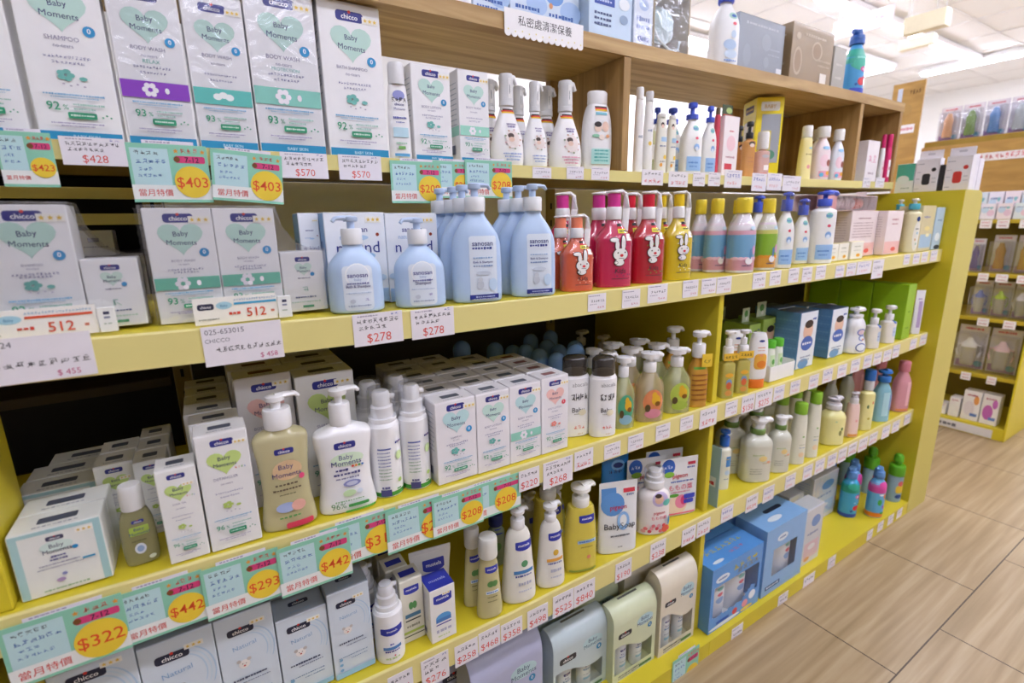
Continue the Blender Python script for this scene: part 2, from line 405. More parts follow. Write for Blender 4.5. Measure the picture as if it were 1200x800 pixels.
# the unit standing back to back with this one, seen through the open end bay
DK = mat('#4a3a22', .6, noise=.06, scale=8)
t2 = thing('rear_shelving_unit', 'dark shelving unit standing back to back behind the near end bay', 'shelving unit', (0, 0, 0))
for z in (.3, .62, .93, 1.2):
    m = MB(); m.box(-1.5, -.085, 1.31, 1.74, z - .02, z, DK, .001); m.build('shelf', t2)
m = MB(); m.box(-1.5, 2.43, 1.745, 1.76, .001, 1.42, mat('#2c261c', .7), .001); m.build('back_panel', t2)
for x in (-1.52, -.075): 
    m = MB(); m.box(x, x + .018, 1.30, 1.744, .001, 1.40, DK, .001); m.build('side_panel', t2)

for z0 in (1.262, 1.312):
    m = MB(); m.box(-1.5, -.0855, 1.30, 1.3095, z0, z0 + .022, PALE, .001); m.build('price_channel', t2)
m = MB(); m.box(-1.5, -.0855, 1.31, 1.744, 1.385, 1.40, DK, .001); m.build('top_board', t2)
for x, zz, lab in ((-.17, 1.2, 'white carton seen through the open gap behind the twin packs'), (-.25, 1.2, 'second white carton seen through the gap, next to the first'),):
    tq = thing('rear_carton', lab, 'carton', (x, 1.36, zz + .0006)); m = MB(); m.box(-.03, .03, -.03, .03, 0, .05, mat('#e6e6ea', .4), .001); A_ = Art(); A_.rect(-.012, .028, .006, .036, mat(NAVY, .5)); A_.dash(0, .018, .04, .004, mat('#9a9ab0', .5)); m.art(A_, front(-.03)); m.build('carton', tq); m = MB(); m.box(-.0295, .0295, -.0295, .0295, .0502, .0512, mat('#e6e6ea', .4), .0003); m.build('top_flap', tq)
# ------------------------------------------------------------------ measuring: a photo span on a known shelf plane -> metres
def proj(x, y, z):
    c = ROT.transposed() @ Vector((x, y, z - CAM_Z)); return 600 - c.x / c.z * FPX, 400 + c.y / c.z * FPX
def z_row(x, y, py):
    lo, hi = -.2, 2.6
    for _ in range(40):
        m = (lo + hi) / 2
        if proj(x, y, m)[1] > py: lo = m
        else: hi = m
    return (lo + hi) / 2
def x_col(px, y, z):
    lo, hi = -1.5, 6.
    for _ in range(40):
        m = (lo + hi) / 2
        if proj(m, y, z)[0] < px: lo = m
        else: hi = m
    return (lo + hi) / 2
YMIN = {'B': YS + .008, 'C': YS + .008, 'D': YS + .008, 'E': YE + .01, 'A': YA + .008, 'T': YA + .008}
TURN = {'A': .25, 'T': .25, 'B': .42, 'C': .42, 'D': .42, 'E': .42}
def turn(tier, l, r, pb, y=.85): p = at_y((l + r) / 2, pb, y); return -TURN[tier] * math.atan2(p.x, p.y)
def measure(tier, l, r, pb, pt, yf=None, d=None, rnd=False, rz=0.):
    """span l..r at row pb, top row pt; d = depth / width (ratio) if rnd else metres. -> x, y centre, base z, w, d, h"""
    c = (l + r) / 2; auto = yf is None
    if yf is None:
        x = at_y(c, pb, .8).x; p = at_z(c, pb, zs(tier, x)); p = at_z(c, pb, zs(tier, p.x))
        yf = min(max(p.y, YMIN[tier]), 1.12)
    dr = d if rnd else 0
    yc = yf
    for _ in range(4):
        zb = zs(tier, at_y(c, pb, yc).x); a, b = x_col(l, yc, zb), x_col(r, yc, zb)
        tn = ((a + b) / 2) / yc
        if rnd:
            th = math.atan(tn); ph = th + rz                     # view direction seen from the turned bottle
            w = abs(b - a) * math.cos(th) / math.sqrt(math.cos(ph) ** 2 + (dr * math.sin(ph)) ** 2)
            hy = .5 * math.sqrt((w * dr * math.cos(rz)) ** 2 + (w * math.sin(rz)) ** 2)
            if auto: yc = max(yf + .5 * math.sqrt((w * math.sin(ph)) ** 2 + (w * dr * math.cos(ph)) ** 2) * math.cos(th), YMIN[tier] + hy)
            else: yc = yf + hy
        else: w = abs(b - a)
    x = (a + b) / 2; z = zs(tier, x)
    z = max(zs(tier, x - w / 2), zs(tier, x + w / 2), z) + .0004
    h = z_row(x, yc, pt) - z
    if tier == 'A': h = min(h, 1.632 - z)
    dd = w * dr if rnd else d
    return x, yc if rnd else yf + dd / 2, z + .0007, w, dd, h
def ctr(m): return (m[0], m[1], m[2])
# ------------------------------------------------------------------ cartons
def carton(t, w, d, h, base, frontart=None, sideart=None, topart=None, sticker=None, topcol=None, part='carton', rough=.38, coat=.25):
    bm = mat(base, rough, coat=coat)
    b = MB(); b.box(-w / 2, w / 2, -d / 2, d / 2, 0, h - .0012, bm, .0012)
    if frontart: a = Art(); frontart(a, w, h); b.art(a, front(-d / 2))
    if sideart: a = Art(); sideart(a, d, h); b.art(a, side(-w / 2))
    o = b.build(part, t)
    f = MB(); f.box(-w / 2 + .0006, w / 2 - .0006, -d / 2 + .0004, d / 2 - .0006, h - .0011, h, mat(topcol or base, rough, coat=coat), .0004)
    if topart: a = Art(); topart(a, w, d); f.art(a, top(h))
    f.build('top_flap', t)
    if sticker:
        u, v, sw, sh = sticker
        s = MB(); s.box(-sw / 2, sw / 2, -.0004, 0, -sh / 2, sh / 2, mat('#f3f1ea', .5), .0001)
        a = Art()
        for k in (-1, 0, 1): star(a, k * sw * .3, 0, sh * .36, mat('#ecc957', .5))
        s.art(a, front(-.0004)); s.build('star_sticker', t, (u * w, -d / 2 - .0005, v * h))
    return o
def star(a, cx, cy, r, m):
    a.star_poly((cx, cy), [(cx + (r if i % 2 == 0 else r * .45) * math.sin(PI * i / 5), cy + (r if i % 2 == 0 else r * .45) * math.cos(PI * i / 5)) for i in range(10)][::-1], m)
def logo(a, cx, cy, w, rot=0, col=NAVY):
    hh = w * .34
    a.rrect(cx - w / 2, cy - hh / 2, cx + w / 2, cy + hh / 2, hh * .33, mat(col, .4))
    a.text('chicco', cx, cy - hh * .02, hh * .5, mat('#ffffff', .4), w * .86, .025)
    a.ell(cx, cy + hh * .42, hh * .16, hh * .16, mat(RED, .4), 10)
def moments(heart='#bfe0d6', title='BODY WASH', sub='no-tears', band=None, pct='93', foot='#1f8fc4', pict='#6fb7ae', age='0', agecol='#3196d0', kids=False, flower=True, txt=NAVY, sub2=None):
    def f(a, w, h):
        k = w / .3
        logo(a, 0, h * .915, w * .44)
        a.heart(0, h * .755, w * .66, mat(heart, .45))
        dk = mat('#2c2c6c', .45); g = mat('#8a86a4', .5)
        a.text('Baby', 0, h * .785, h * .034 if h / w > 2 else w * .085, dk, w * .36, .004, .06)
        a.text('Moments', 0, h * .785 - w * .15, w * .085, dk, w * .68, .004, -.03)
        if kids:
            for i, (ch, c) in enumerate(zip('kids', ('#e0483c', '#f0a030', '#58a848', '#3a7cc0'))): a.text(ch, w * (.20 + .055 * i), h * .785 - w * .27, w * .055, mat(c, .5), None, .02)
        elif age:
            a.ell(w * .31, h * .785 - w * .33, w * .075, w * .075, mat(agecol, .45)); a.text(age, w * .31, h * .785 - w * .32, w * .07, mat('#ffffff', .5), None, .01)
        y = h * .785 - w * .46
        s = (y - h * .44) / 3.2
        a.text(title, -w * .02, y, min(s * .62, w * .06), g, w * .5); a.text(sub, -w * .02, y - s * .85, min(s * .5, w * .05), g, w * .26)
        if sub2: a.text(sub2, 0, y - s * 1.5, s * .45, mat(pict, .5), w * .4)
        a.hand(0, y - s * 2.2, w * .54, w * .04, mat('#54549a', .5), 12); a.hand(0, y - s * 2.85, w * .38, w * .04, mat('#54549a', .5), 8)
        if band:
            a.rect(-w / 2 + .0014, h * .30, w / 2 - .0014, h * .405, mat(band, .45))
            if flower:
                for i in range(6): a.ell(-w * .08 + w * .075 * math.cos(i * PI / 3), h * .352 + w * .075 * math.sin(i * PI / 3), w * .045, w * .045, mat('#f2eef6', .5), 8)
                a.ell(w * .16, h * .352, w * .035, w * .05, mat('#f2eef6', .5), 8)
            else:
                for q in (-.1, 0, .1): a.ell(q * w, h * .352 + (w * .03 if q == 0 else 0), w * .075, w * .06, mat('#eef4f4', .5), 10)
        else:
            pm = mat(pict, .5)
            for i in range(5): a.ell(-w * .06 + w * .06 * math.cos(i * 1.26), h * .385 + w * .05 * math.sin(i * 1.26), w * .05, w * .035, pm, 8, i)
            a.ell(w * .14, h * .37, w * .05, w * .03, pm, 8)
            for q in range(4): a.ell(w * (-.1 + .08 * q), h * (.335 - .01 * (q % 2)), w * .018, w * .012, mat('#b9b4c4', .5), 6)
        gr = mat('#2f9a72', .5)
        a.dash(0, h * .272, w * .72, w * .028, mat('#74aed2', .5), 22); a.dash(0, h * .256, w * .56, w * .02, mat('#a9c6dc', .5), 22)
        a.text(pct, -w * .27, h * .205, w * .115, gr, None, .01); a.text('%', -w * .13, h * .2, w * .07, gr)
        a.dash(w * .15, h * .218, w * .38, w * .03, mat('#9cc4b6', .5), 14); a.dash(w * .09, h * .192, w * .26, w * .03, mat('#9cc4b6', .5), 9)
        a.rrect(-w * .12, h * .135, w * .22, h * .172, w * .02, gr); a.dash(w * .05, h * .154, w * .28, w * .03, mat('#d9efe4', .5), 9)
        for q in range(3): a.ell(w * (.29 + .05 * q), h * (.15 + .012 * (q % 2)), w * .014, w * .014, gr, 6)
        a.dash(-w * .02, h * .105, w * .62, w * .022, mat('#a79fc0', .5), 26); a.dash(-w * .02, h * .09, w * .4, w * .02, mat('#a79fc0', .5), 18)
        if foot:
            a.rect(-w / 2 + .0014, .0014, w / 2 - .0014, h * .055, mat(foot, .45)); a.text('BABY SKIN', w * .05, h * .028, h * .02, mat('#bfe2f2', .5), w * .34, .02)
    return f
def side_lines(col='#9aa6b4', band=None, heart=None):
    def f(a, d, h):
        if band: a.rect(-d / 2 + .0014, h * .30, d / 2 - .0014, h * .405, mat(band, .45))
        for i in range(9): a.dash(0, h * (.86 - i * .055), d * .7, h * .012, mat(col, .5), 12)
        a.rect(-d * .3, h * .1, d * .1, h * .2, mat('#6a6f86', .5))
    return f
def top_logo(col='#4e5464'):
    def f(a, w, d): a.rrect(-w * .22, -d * .16, w * .22, d * .16, min(w, d) * .05, mat(col, .5)); a.dash(0, -d * .33, w * .5, d * .07, mat('#a3a8b2', .5), 9)
    return f
def natural(a, w, h):
    for i, c in enumerate(('#bcd3e6', '#c9dcea', '#b4cee4')):
        pts = []
        for k in range(15):
            an = -.5 + k * .16; pts.append((w * (.05 + (.30 + .06 * i) * math.cos(an)), h * .62 + w * (.42 + .07 * i) * math.sin(an)))
        q = [(p[0] * 1.0 + .0, p[1]) for p in pts]
        vs = []; fs = []
        for p in pts:
            if abs(p[0]) < w * .49: vs += [(p[0], p[1]), (p[0] - w * .02, p[1] - w * .012)]
        for j in range(len(vs) // 2 - 1): fs.append((2 * j, 2 * j + 1, 2 * j + 3, 2 * j + 2))
        if fs: a.add(mat(c, .5), vs, fs)
    logo(a, -w * .08, h * .84, w * .46, col='#20253f')
    a.text('Natural', -w * .05, h * .70, w * .10, mat('#8fb4d6', .5), w * .62, 0, .08)
    g = mat('#c9c2bd', .5)
    a.ell(-w * .1, h * .53, w * .1, w * .1, mat('#efe9e4', .5)); a.ell(-w * .19, h * .565, w * .04, w * .04, g, 10); a.ell(-w * .01, h * .565, w * .04, w * .04, g, 10)
    for q in (-.13, -.07): a.ell(w * q, h * .535, w * .01, w * .01, mat('#333333', .5), 6)
    a.ell(-w * .1, h * .515, w * .022, w * .018, mat('#d0605a', .5), 8)
    a.dash(-w * .03, h * .40, w * .6, w * .05, mat('#45506e', .5), 12); a.dash(w * .08, h * .36, w * .5, w * .03, mat('#7f8ca6', .5), 12)
    a.dash(-w * .02, h * .24, w * .7, w * .025, mat('#6c8fb4', .5), 16); a.dash(w * .12, h * .2, w * .4, w * .025, mat('#6c8fb4', .5), 10)
    for q in range(3): a.ell(-w * .33, h * (.22 - .06 * q), w * .045, w * .04, mat('#7fb2d6', .5), 10)
    a.rect(-w / 2 + .0014, .0014, w / 2 - .0014, h * .07, mat('#9cc8e0', .5))
# ------------------------------------------------------------------ bottles
def cr(pts, n):
    out = []
    P = [pts[0]] + list(pts) + [pts[-1]]
    for i in range(1, len(P) - 2):
        for k in range(n):
            u = k / n; o = []
            for c in range(len(pts[0])):
                a, b, d, e = P[i - 1][c], P[i][c], P[i + 1][c], P[i + 2][c]
                o.append(.5 * (2 * b + (d - a) * u + (2 * a - 5 * b + 4 * d - e) * u * u + (3 * b - a - 3 * d + e) * u ** 3))
            if out: o[0] = max(o[0], out[-1][0] + 1e-4)
            out.append(tuple(o))
    out.append(tuple(pts[-1])); return out
PROF = {   # z fraction, width fraction, depth fraction of the full half sizes
    'sano': [(0, .90, .9), (.02, .98, .97), (.1, 1, 1), (.5, .99, 1), (.68, .94, .97), (.82, .72, .8), (.93, .44, .56), (.97, .36, .45), (1, .36, .45)],
    'lotion': [(0, .92, .9), (.02, 1, 1), (.12, .97, 1), (.35, .86, .95), (.6, .88, .95), (.85, .98, .95), (.93, .92, .9), (.975, .60, .7), (1, .40, .6)],
    'round': [(0, .92, .92), (.015, 1, 1), (.1, 1, 1), (.7, 1, 1), (.80, .98, .98), (.88, .86, .86), (.95, .62, .62), (1, .5, .5)],
    'cyl': [(0, .94, .94), (.012, 1, 1), (.5, 1, 1), (.9, 1, 1), (.96, .96, .96), (1, .86, .86)],
    'oval': [(0, .84, .84), (.03, .95, .95), (.2, 1, 1), (.5, 1, 1), (.75, .94, .95), (.92, .78, .85), (1, .62, .7)],
    'drop': [(0, .86, .86), (.03, .96, .96), (.22, 1, 1), (.5, .9, .92), (.75, .62, .7), (.92, .42, .5), (1, .36, .44)],
    'flare': [(0, .92, .92), (.03, 1, 1), (.2, .98, .98), (.6, .82, .84), (.85, .72, .74), (.95, .6, .62), (1, .44, .46)],
    'oct': [(0, .96, .96), (.02, 1, 1), (.3, 1, 1), (.62, 1, 1), (.74, .94, .94), (.90, .50, .54), (1, .36, .40)],
    'slope': [(0, .94, .94), (.02, 1, 1), (.4, 1, 1), (.66, .98, .98), (.78, .86, .9), (.90, .60, .7), (1, .42, .5)],
    'tall': [(0, .94, .94), (.02, 1, 1), (.4, .98, .98), (.75, .9, .92), (.95, .8, .84), (1, .72, .76)],
    'pouch': [(0, .96, .95), (.015, 1, 1), (.15, 1, .95), (.5, .99, .7), (.8, .98, .3), (.9, .98, .08), (.93, .98, .05), (1, .98, .05)],
    'tube': [(0, .66, 1), (.02, .68, 1), (.3, .8, .9), (.7, .92, .5), (.92, 1, .12), (.94, 1, .06), (1, 1, .06)],
    'waist': [(0, .86, .9), (.03, .96, .97), (.2, 1, 1), (.42, .8, .86), (.55, .72, .8), (.75, .8, .84), (.92, .62, .66), (1, .4, .45)],
    'sq': [(0, .97, .97), (.01, 1, 1), (.5, 1, 1), (.86, 1, 1), (.93, .9, .9), (.97, .5, .5), (1, .42, .42)],
}
def scattered(A):
    bs = [[min(v[0] for v in vs), max(v[0] for v in vs), min(v[1] for v in vs), max(v[1] for v in vs)] for _, vs, _ in A.items if vs]
    grp = list(range(len(bs)))
    for i, a in enumerate(bs):
        for j in range(i):
            b = bs[j]; g = math.hypot(max(0, a[0] - b[1], b[0] - a[1]), max(0, a[2] - b[3], b[2] - a[3]))
            if g < .016: p, q = grp[i], grp[j]; grp = [q if x == p else x for x in grp]
    return len(set(grp)) > 1
def body(t, w, d, hb, prof, n, m, art=None, name='bottle_body', seg=32, label=None, bands=(), film=False):
    P = [(z * hb, a * w / 2, b * d / 2) for z, a, b in cr(PROF[prof], 4)]
    rings = []
    for z, a, b in P:
        r = []
        for j in range(seg):
            th = 2 * PI * j / seg; c, s = math.cos(th), math.sin(th)
            r.append((a * math.copysign(abs(c) ** (2 / n), c), b * math.copysign(abs(s) ** (2 / n), s), z))
        rings.append(r)
    mb = MB(); mb.loft(rings, m)
    def ring_at(v, k):
        for (z0, a0, b0), (z1, a1, b1) in zip(P, P[1:]):
            if v <= z1: break
        q = (v - z0) / (z1 - z0) if z1 > z0 else 0; a, b = (a0 + (a1 - a0) * q) * k, (b0 + (b1 - b0) * q) * k
        return [(a * math.copysign(abs(math.cos(2 * PI * j / seg)) ** (2 / n), math.cos(2 * PI * j / seg)), b * math.copysign(abs(math.sin(2 * PI * j / seg)) ** (2 / n), math.sin(2 * PI * j / seg)), v) for j in range(seg)]
    for z0_, z1_, bm_ in bands:
        mb.loft([ring_at(hb * (z0_ + (z1_ - z0_) * i / 6), 1.004) for i in range(7)], bm_, False, False)
    if film:
        fb = MB(); fb.loft([[(x * 1.012, y * 1.012, z * .998 + .0012) for x, y, z in r] for r in rings], film_mat(.045, .45), False, False); fb.build('film_wrap', t)
    def surf(u, v, e):
        v = min(max(v, 0), hb)
        for (z0, a0, b0), (z1, a1, b1) in zip(P, P[1:]):
            if v <= z1: break
        k = (v - z0) / (z1 - z0) if z1 > z0 else 0
        a, b = a0 + (a1 - a0) * k, b0 + (b1 - b0) * k
        q = min(abs(u) / a, .985)
        return (math.copysign(q * a, u), -b * (1 - q ** n) ** (1 / n) - e, v)
    A = None
    if art: A = Art(True); art(A, w, hb)
    if A and (not label or scattered(A)): mb.art(A, surf, .0005); A = None     # marks far apart are printed straight on the bottle
    o = mb.build(name, t)
    if A: lb = MB(); lb.art(A, surf, .0005); lb.build('label_print', t)
    return o
def wrap_line(*a): pass
def collar(t, z, r, hc, m, name='collar', ribs=True):
    prof = [(r * .96, z), (r, z + hc * .06), (r, z + hc * .9), (r * .93, z + hc)]
    b = MB(); b.lathe(prof, m, n=24); return b.build(name, t)
def pump(t, z, r, hc, hs, m, ang=PI, L=None, head=None, hm=None, down=.15):
    """collar of radius r, stem hs, flat head with a nozzle of length L pointing at angle ang"""
    collar(t, z, r, hc, m)
    hm = hm or m; L = L or r * 2.4; hr = head or r * .55; z1 = z + hc
    b = MB(); b.lathe([(r * .36, z1 - .001), (r * .36, z1 + hs * .55), (hr * .92, z1 + hs * .56), (hr, z1 + hs * .62), (hr, z1 + hs * .92), (hr * .8, z1 + hs)], hm, n=18)
    c, s = math.cos(ang), math.sin(ang); zz = z1 + hs * .82
    b.tube([(0, 0, zz), (c * L * .5, s * L * .5, zz + hs * .04), (c * L * .85, s * L * .85, zz), (c * L, s * L, zz - hs * down - .002)], [hr * .62, hr * .52, hr * .42, hr * .36], hm, 10, .7)
    b.build('pump_head', t)
def foam_top(t, z, r, hc, hs, m, over=True, ang=0):
    collar(t, z, r, hc, m)
    z1 = z + hc
    b = MB(); b.lathe([(r * .8, z1 - .001), (r * .8, z1 + hs * .35), (r * .62, z1 + hs * .4), (r * .62, z1 + hs * .8), (r * .5, z1 + hs * .9)], m, n=18)
    b.tube([(0, 0, z1 + hs * .68), (math.cos(ang) * r * .95, math.sin(ang) * r * .95, z1 + hs * .64)], r * .2, m); b.build('pump_head', t)
    if over:
        o = MB(); o.lathe([(r * 1.0, z1 + .0005), (r * 1.01, z1 + hs * .2), (r * .97, z1 + hs * .85), (r * .9, z1 + hs), (0.0005, z1 + hs * 1.01)], film_mat(), n=22, cap0=False, cap1=False); o.build('clear_overcap', t)
def cap(t, z, r, h, m, name='cap', sy=1., dome=0., n=24, ribs=False):
    pr = [(r * .97, z), (r, z + h * .05), (r, z + h * .8)]
    pr += [(r * .97, z + h * .92), (r * .88, z + h)] if not dome else [(r * .95, z + h * .88), (r * .75, z + h * .96), (r * .4, z + h)]
    b = MB(); b.lathe(pr, m, n=n, sy=sy)
    return b.build(name, t)
def drum(t, z, r, m, tilt=0):           # lotion pump locked down: wide cap with short flat lever
    pass
def P(name, cat, label, tier, l, r, pb, pt, yf=None, d=.05, rnd=False, group=None, rz=None, gap=0):
    if rz is None: rz = turn(tier, l, r, pb) if rnd else 0
    x, y, z, w, d, h = measure(tier, l, r, pb, pt, yf, d, rnd, rz)
    return thing(name, label, cat, (x, y, z), rz, group), w - gap, d, h
def rows(t, n, dy, label, group, dx=0., start=1):
    for i in range(start, n):
        dup(t, (t.location.x + dx * i + random.uniform(-.001, .001), t.location.y + dy * i, t.location.z), label.format(ORD[i]), group)
def film_box(t, w, d, h, g=.0012):
    b = MB(); b.box(-w / 2 - g, w / 2 + g, -d / 2 - g, d / 2 + g, 0, h + g, film_mat(.06, .4), .004); b.build('film_wrap', t)
W5 = mat('#f4f4f5', .35, coat=.2)
# ================================================================== ledge (A): tall cartons
G = 'tall baby wash cartons on the ledge'
TA = [(-48, 38, 153, -62, dict(title='SHAMPOO', pct='92'), 'tall white carton at the near end of the ledge, cut off by the frame', 0),
      (48, 147, 160, -44, dict(title='SHAMPOO', pct='92'), 'tall white shampoo carton between two black gaps, mint heart, 92%', 0),
      (153, 233, 167, -22, dict(title='BODY WASH', sub2='RELAX', band='#8a3fc0', pct='93'), 'tall white carton with the bright purple flower band', 1),
      (236, 304, 171.5, -6, dict(title='BODY WASH', band='#5fc0b8', flower=False), 'tall white carton with turquoise cloud band beside the purple-banded one', 1),
      (306, 383, 177, -17, dict(title='BODY WASH', sub2='PROTECTION', band='#86cbbd'), 'tall white carton with pale mint flower band, protection body wash', 1),
      (387.5, 456, 182.5, -8, dict(title='BATH SHAMPOO', pct='92'), 'last tall white bath shampoo carton before the small white bottle', 0)]
for l, r, pb, pt, o, lab, fl in TA:
    t, w, d, h = P('baby_wash_carton', 'carton', lab, 'A', l, r, pb, pt, .986, .062, group=G)
    carton(t, w, d, h, WHITE, moments(**o), side_lines(band=o.get('band')), sticker=(.33, .905, w * .26, w * .1) if pt > -20 else None)
    if fl: film_box(t, w, d, h, .0008)
for l, r, pb, pt, o, lab in [(487, 531, 185.5, 77, dict(title='BODY LOTION', pct='92'), 'smaller white carton with leaf dots beside the small white bottle on the ledge'),
                             (540, 574.5, 187.5, 83, dict(band='#9fdcc8', pct='93'), 'smaller white carton with mint band before the flag-collared bottles')]:
    t, w, d, h = P('baby_wash_carton', 'carton', lab, 'A', l, r, pb, pt, .982, .05, group='small baby cartons on the ledge')
    carton(t, w, d, h, WHITE, moments(**o), side_lines(band=o.get('band')), sticker=(.34, .9, w * .3, w * .12))
def small_lotion_art(a, w, h):
    a.ell(0, h * .86, w * .27, w * .2, mat('#8f95d0', .5)); a.hand(0, h * .80, w * .7, w * .2, mat('#1c1c22', .5), 4)
    a.text('chicco', 0, h * .74, w * .12, mat(NAVY, .5), w * .5, .03); a.text('Moments', 0, h * .68, w * .12, mat(NAVY, .5), w * .5, .01)
    a.dash(0, h * .56, w * .6, w * .09, mat('#4a57b0', .5), 8); a.dash(0, h * .5, w * .4, w * .06, mat('#7a84c0', .5), 6)
    a.rect(-w * .34, h * .3, w * .34, h * .43, mat('#bfe0ee', .5)); a.dash(0, h * .22, w * .5, w * .08, mat('#a8d0b8', .5), 6); a.rect(-w * .16, h * .14, w * .16, h * .18, mat('#6fae5c', .5)); a.rect(-w * .34, h * .04, w * .34, h * .08, mat('#5fa8dc', .5))
t, w, d, h = P('lotion_bottle', 'bottle', 'small white lotion bottle with pale blue label panel between tall and small cartons', 'A', 457.5, 483, 182, 75, .985, .5, True)
body(t, w, d, h * .78, 'tall', 3, W5, small_lotion_art, label='label'); cap(t, h * .78 + .0005, w * .36, h * .22, mat('#e8e9ec', .4))
# flag bottles
def flag(a, cx, cy, w, h):
    for k, c in enumerate(('#111111', '#d8281e', '#f2c41a')): a.rect(cx - w / 2, cy + h * (1 / 6 - k / 3), cx + w / 2, cy + h * (.5 - k / 3), mat(c, .5))
def flag_art(tint):
    def f(a, w, h):
        flag(a, 0, h * .915, w * .40, h * .075)
        a.text('sanosan', w * .04, h * .70, w * .1, mat('#5a3f90', .5), w * .3, .02); a.dash(w * .04, h * .65, w * .24, w * .05, mat('#6a5fa0', .5), 5)
        a.ell(w * .06, h * .44, w * .22, w * .24, mat('#efe3df', .5)); a.ell(w * .0, h * .5, w * .1, w * .07, mat('#4a3a34', .5), 12); a.ell(w * .02, h * .44, w * .09, w * .07, mat('#e8c9b6', .5), 12)
        for i in range(9): a.ell(w * .06 + w * .25 * math.cos(i * .7), h * .44 + w * .26 * math.sin(i * .7), w * .035, w * .025, mat(('#c9a58f', '#8a9a7c', '#d9b4b4')[i % 3], .5), 7)
        for q in range(3): a.dash(w * .04, h * (.2 - .05 * q), w * (.6 - .08 * q), w * .05, mat(tint, .5), 11)
    return f
def flag_pump(t, z, r, hp, ang=.25):
    m = mat('#e4e5e8', .4); collar(t, z, r, hp * .16, m)
    b = MB(); b.lathe([(r * .98, z + hp * .16), (r * 1.0, z + hp * .3), (r * .94, z + hp * .8), (r * 1.02, z + hp * .86), (r * .9, z + hp)], m, n=18)
    b.tube([(0, 0, z + hp * .92), (r * 1.3 * math.cos(ang), r * 1.3 * math.sin(ang), z + hp * .93), (r * 1.75 * math.cos(ang), r * 1.75 * math.sin(ang), z + hp * .74)], [r * .5, r * .4, r * .28], m)
    b.build('pump_head', t)
    l = MB(); l.box(-r * .12, r * .34, -r * 1.06, -r * 1.0, z + hp * .22, z + hp * .84, mat('#f6f6f6', .5), .0002)
    a = Art(); a.dash(r * .1, z + hp * .5, r * .12, hp * .4, mat('#777c88', .5), 2); l.art(a, front(-r * 1.06)); l.build('seal_strip', t)
FB = [(575.5, 613, 191, 88, '#93a8d6', 'first flag-collared pump bottle after the small cartons', 0), (612.5, 641, 192.5, 97, '#8fa6d8', 'second flag-collared pump bottle, between its two like', .0), (643, 680, 194, 96, '#dca0b4', 'flag-collared pump bottle with pink lettering beside the flip-cap one', 0)]
fb = []
for l, r, pb, pt, tint, lab, _ in FB:
    t, w, d, h = P('pump_bottle', 'bottle', 'white ' + lab, 'A', l, r, pb, pt, .99, .62, True, 'flag-collared bottles on the ledge')
    body(t, w, d, h * .66, 'drop', 2.4, W5, flag_art(tint), label='label'); flag_pump(t, h * .66 + .0003, w * .21, h * .34)
    fb.append((t, w, d))
for (t, w, d), lab in zip(fb, ('white flag-collared pump bottle hidden behind the first of its kind', 'white flag-collared pump bottle standing behind the second of its kind', 'white pump bottle standing behind the pink-lettered flag bottle')):
    dup(t, (t.location.x - .012, t.location.y + d + .012, t.location.z), lab)
def flip_art(a, w, h):
    flag(a, 0, h * .925, w * .42, h * .07); a.rect(-w * .2, h * .83, w * .2, h * .87, mat('#7fc4d6', .5))
    a.ell(w * .14, h * .66, w * .13, w * .15, mat('#f0cdbb', .5)); a.ell(-w * .12, h * .64, w * .12, w * .12, mat('#f2d8c8', .5)); a.ell(-w * .13, h * .69, w * .12, w * .08, mat('#33292a', .5))
    a.ell(-w * .2, h * .52, w * .12, w * .05, mat('#8fc8a8', .5)); a.ell(w * .22, h * .52, w * .07, w * .05, mat('#e6a878', .5)); a.ell(0, h * .5, w * .1, w * .08, mat('#f4e4da', .5))
    a.rrect(-w * .34, h * .1, w * .34, h * .33, w * .04, mat('#b8e6e2', .5))
    for q in range(4): a.dash(0, h * (.3 - .05 * q), w * .5, w * .05, mat('#45b0a8', .5), 9)
t, w, d, h = P('shampoo_bottle', 'bottle', 'white flip-cap bottle with flag stripes and aqua label against the wooden upright', 'A', 685, 718.5, 196, 109, .99, .6, True)
body(t, w, d, h * .84, 'oval', 2.4, W5, flip_art, label='label'); cap(t, h * .84 + .0003, w * .335, h * .16, W5, sy=.68)
# far bay of the ledge
def bottle(name, lab, tier, l, r, pb, pt, yf, dr, prof, n, m, art, hb, closure, cat='bottle', group=None, label='label', rz=None, seg=32, bands=(), film=False):
    t, w, d, h = P(name, cat, lab, tier, l, r, pb, pt, yf, dr, True, group, rz)
    body(t, w, d, h * hb, prof, n, m, art, label=label if art else None, seg=seg, bands=bands, film=film)
    closure(t, h * hb + .0003, w, h * (1 - hb))
    return t, w, d, h
def c_cap(m, r=.36, sy=1., dome=0): return lambda t, z, w, h: cap(t, z, w * r, h, m, sy=sy, dome=dome)
def c_pump(m, r=.24, fc=.4, ang=PI, L=None, head=None, hm=None): return lambda t, z, w, h: pump(t, z, w * r, h * fc, h * (1 - fc), m, ang, (L or .45) * w, head and head * w, hm)
def c_foam(m, r=.4, fc=.25, over=True, ang=0): return lambda t, z, w, h: foam_top(t, z, w * r, h * fc, h * (1 - fc), m, over, ang)
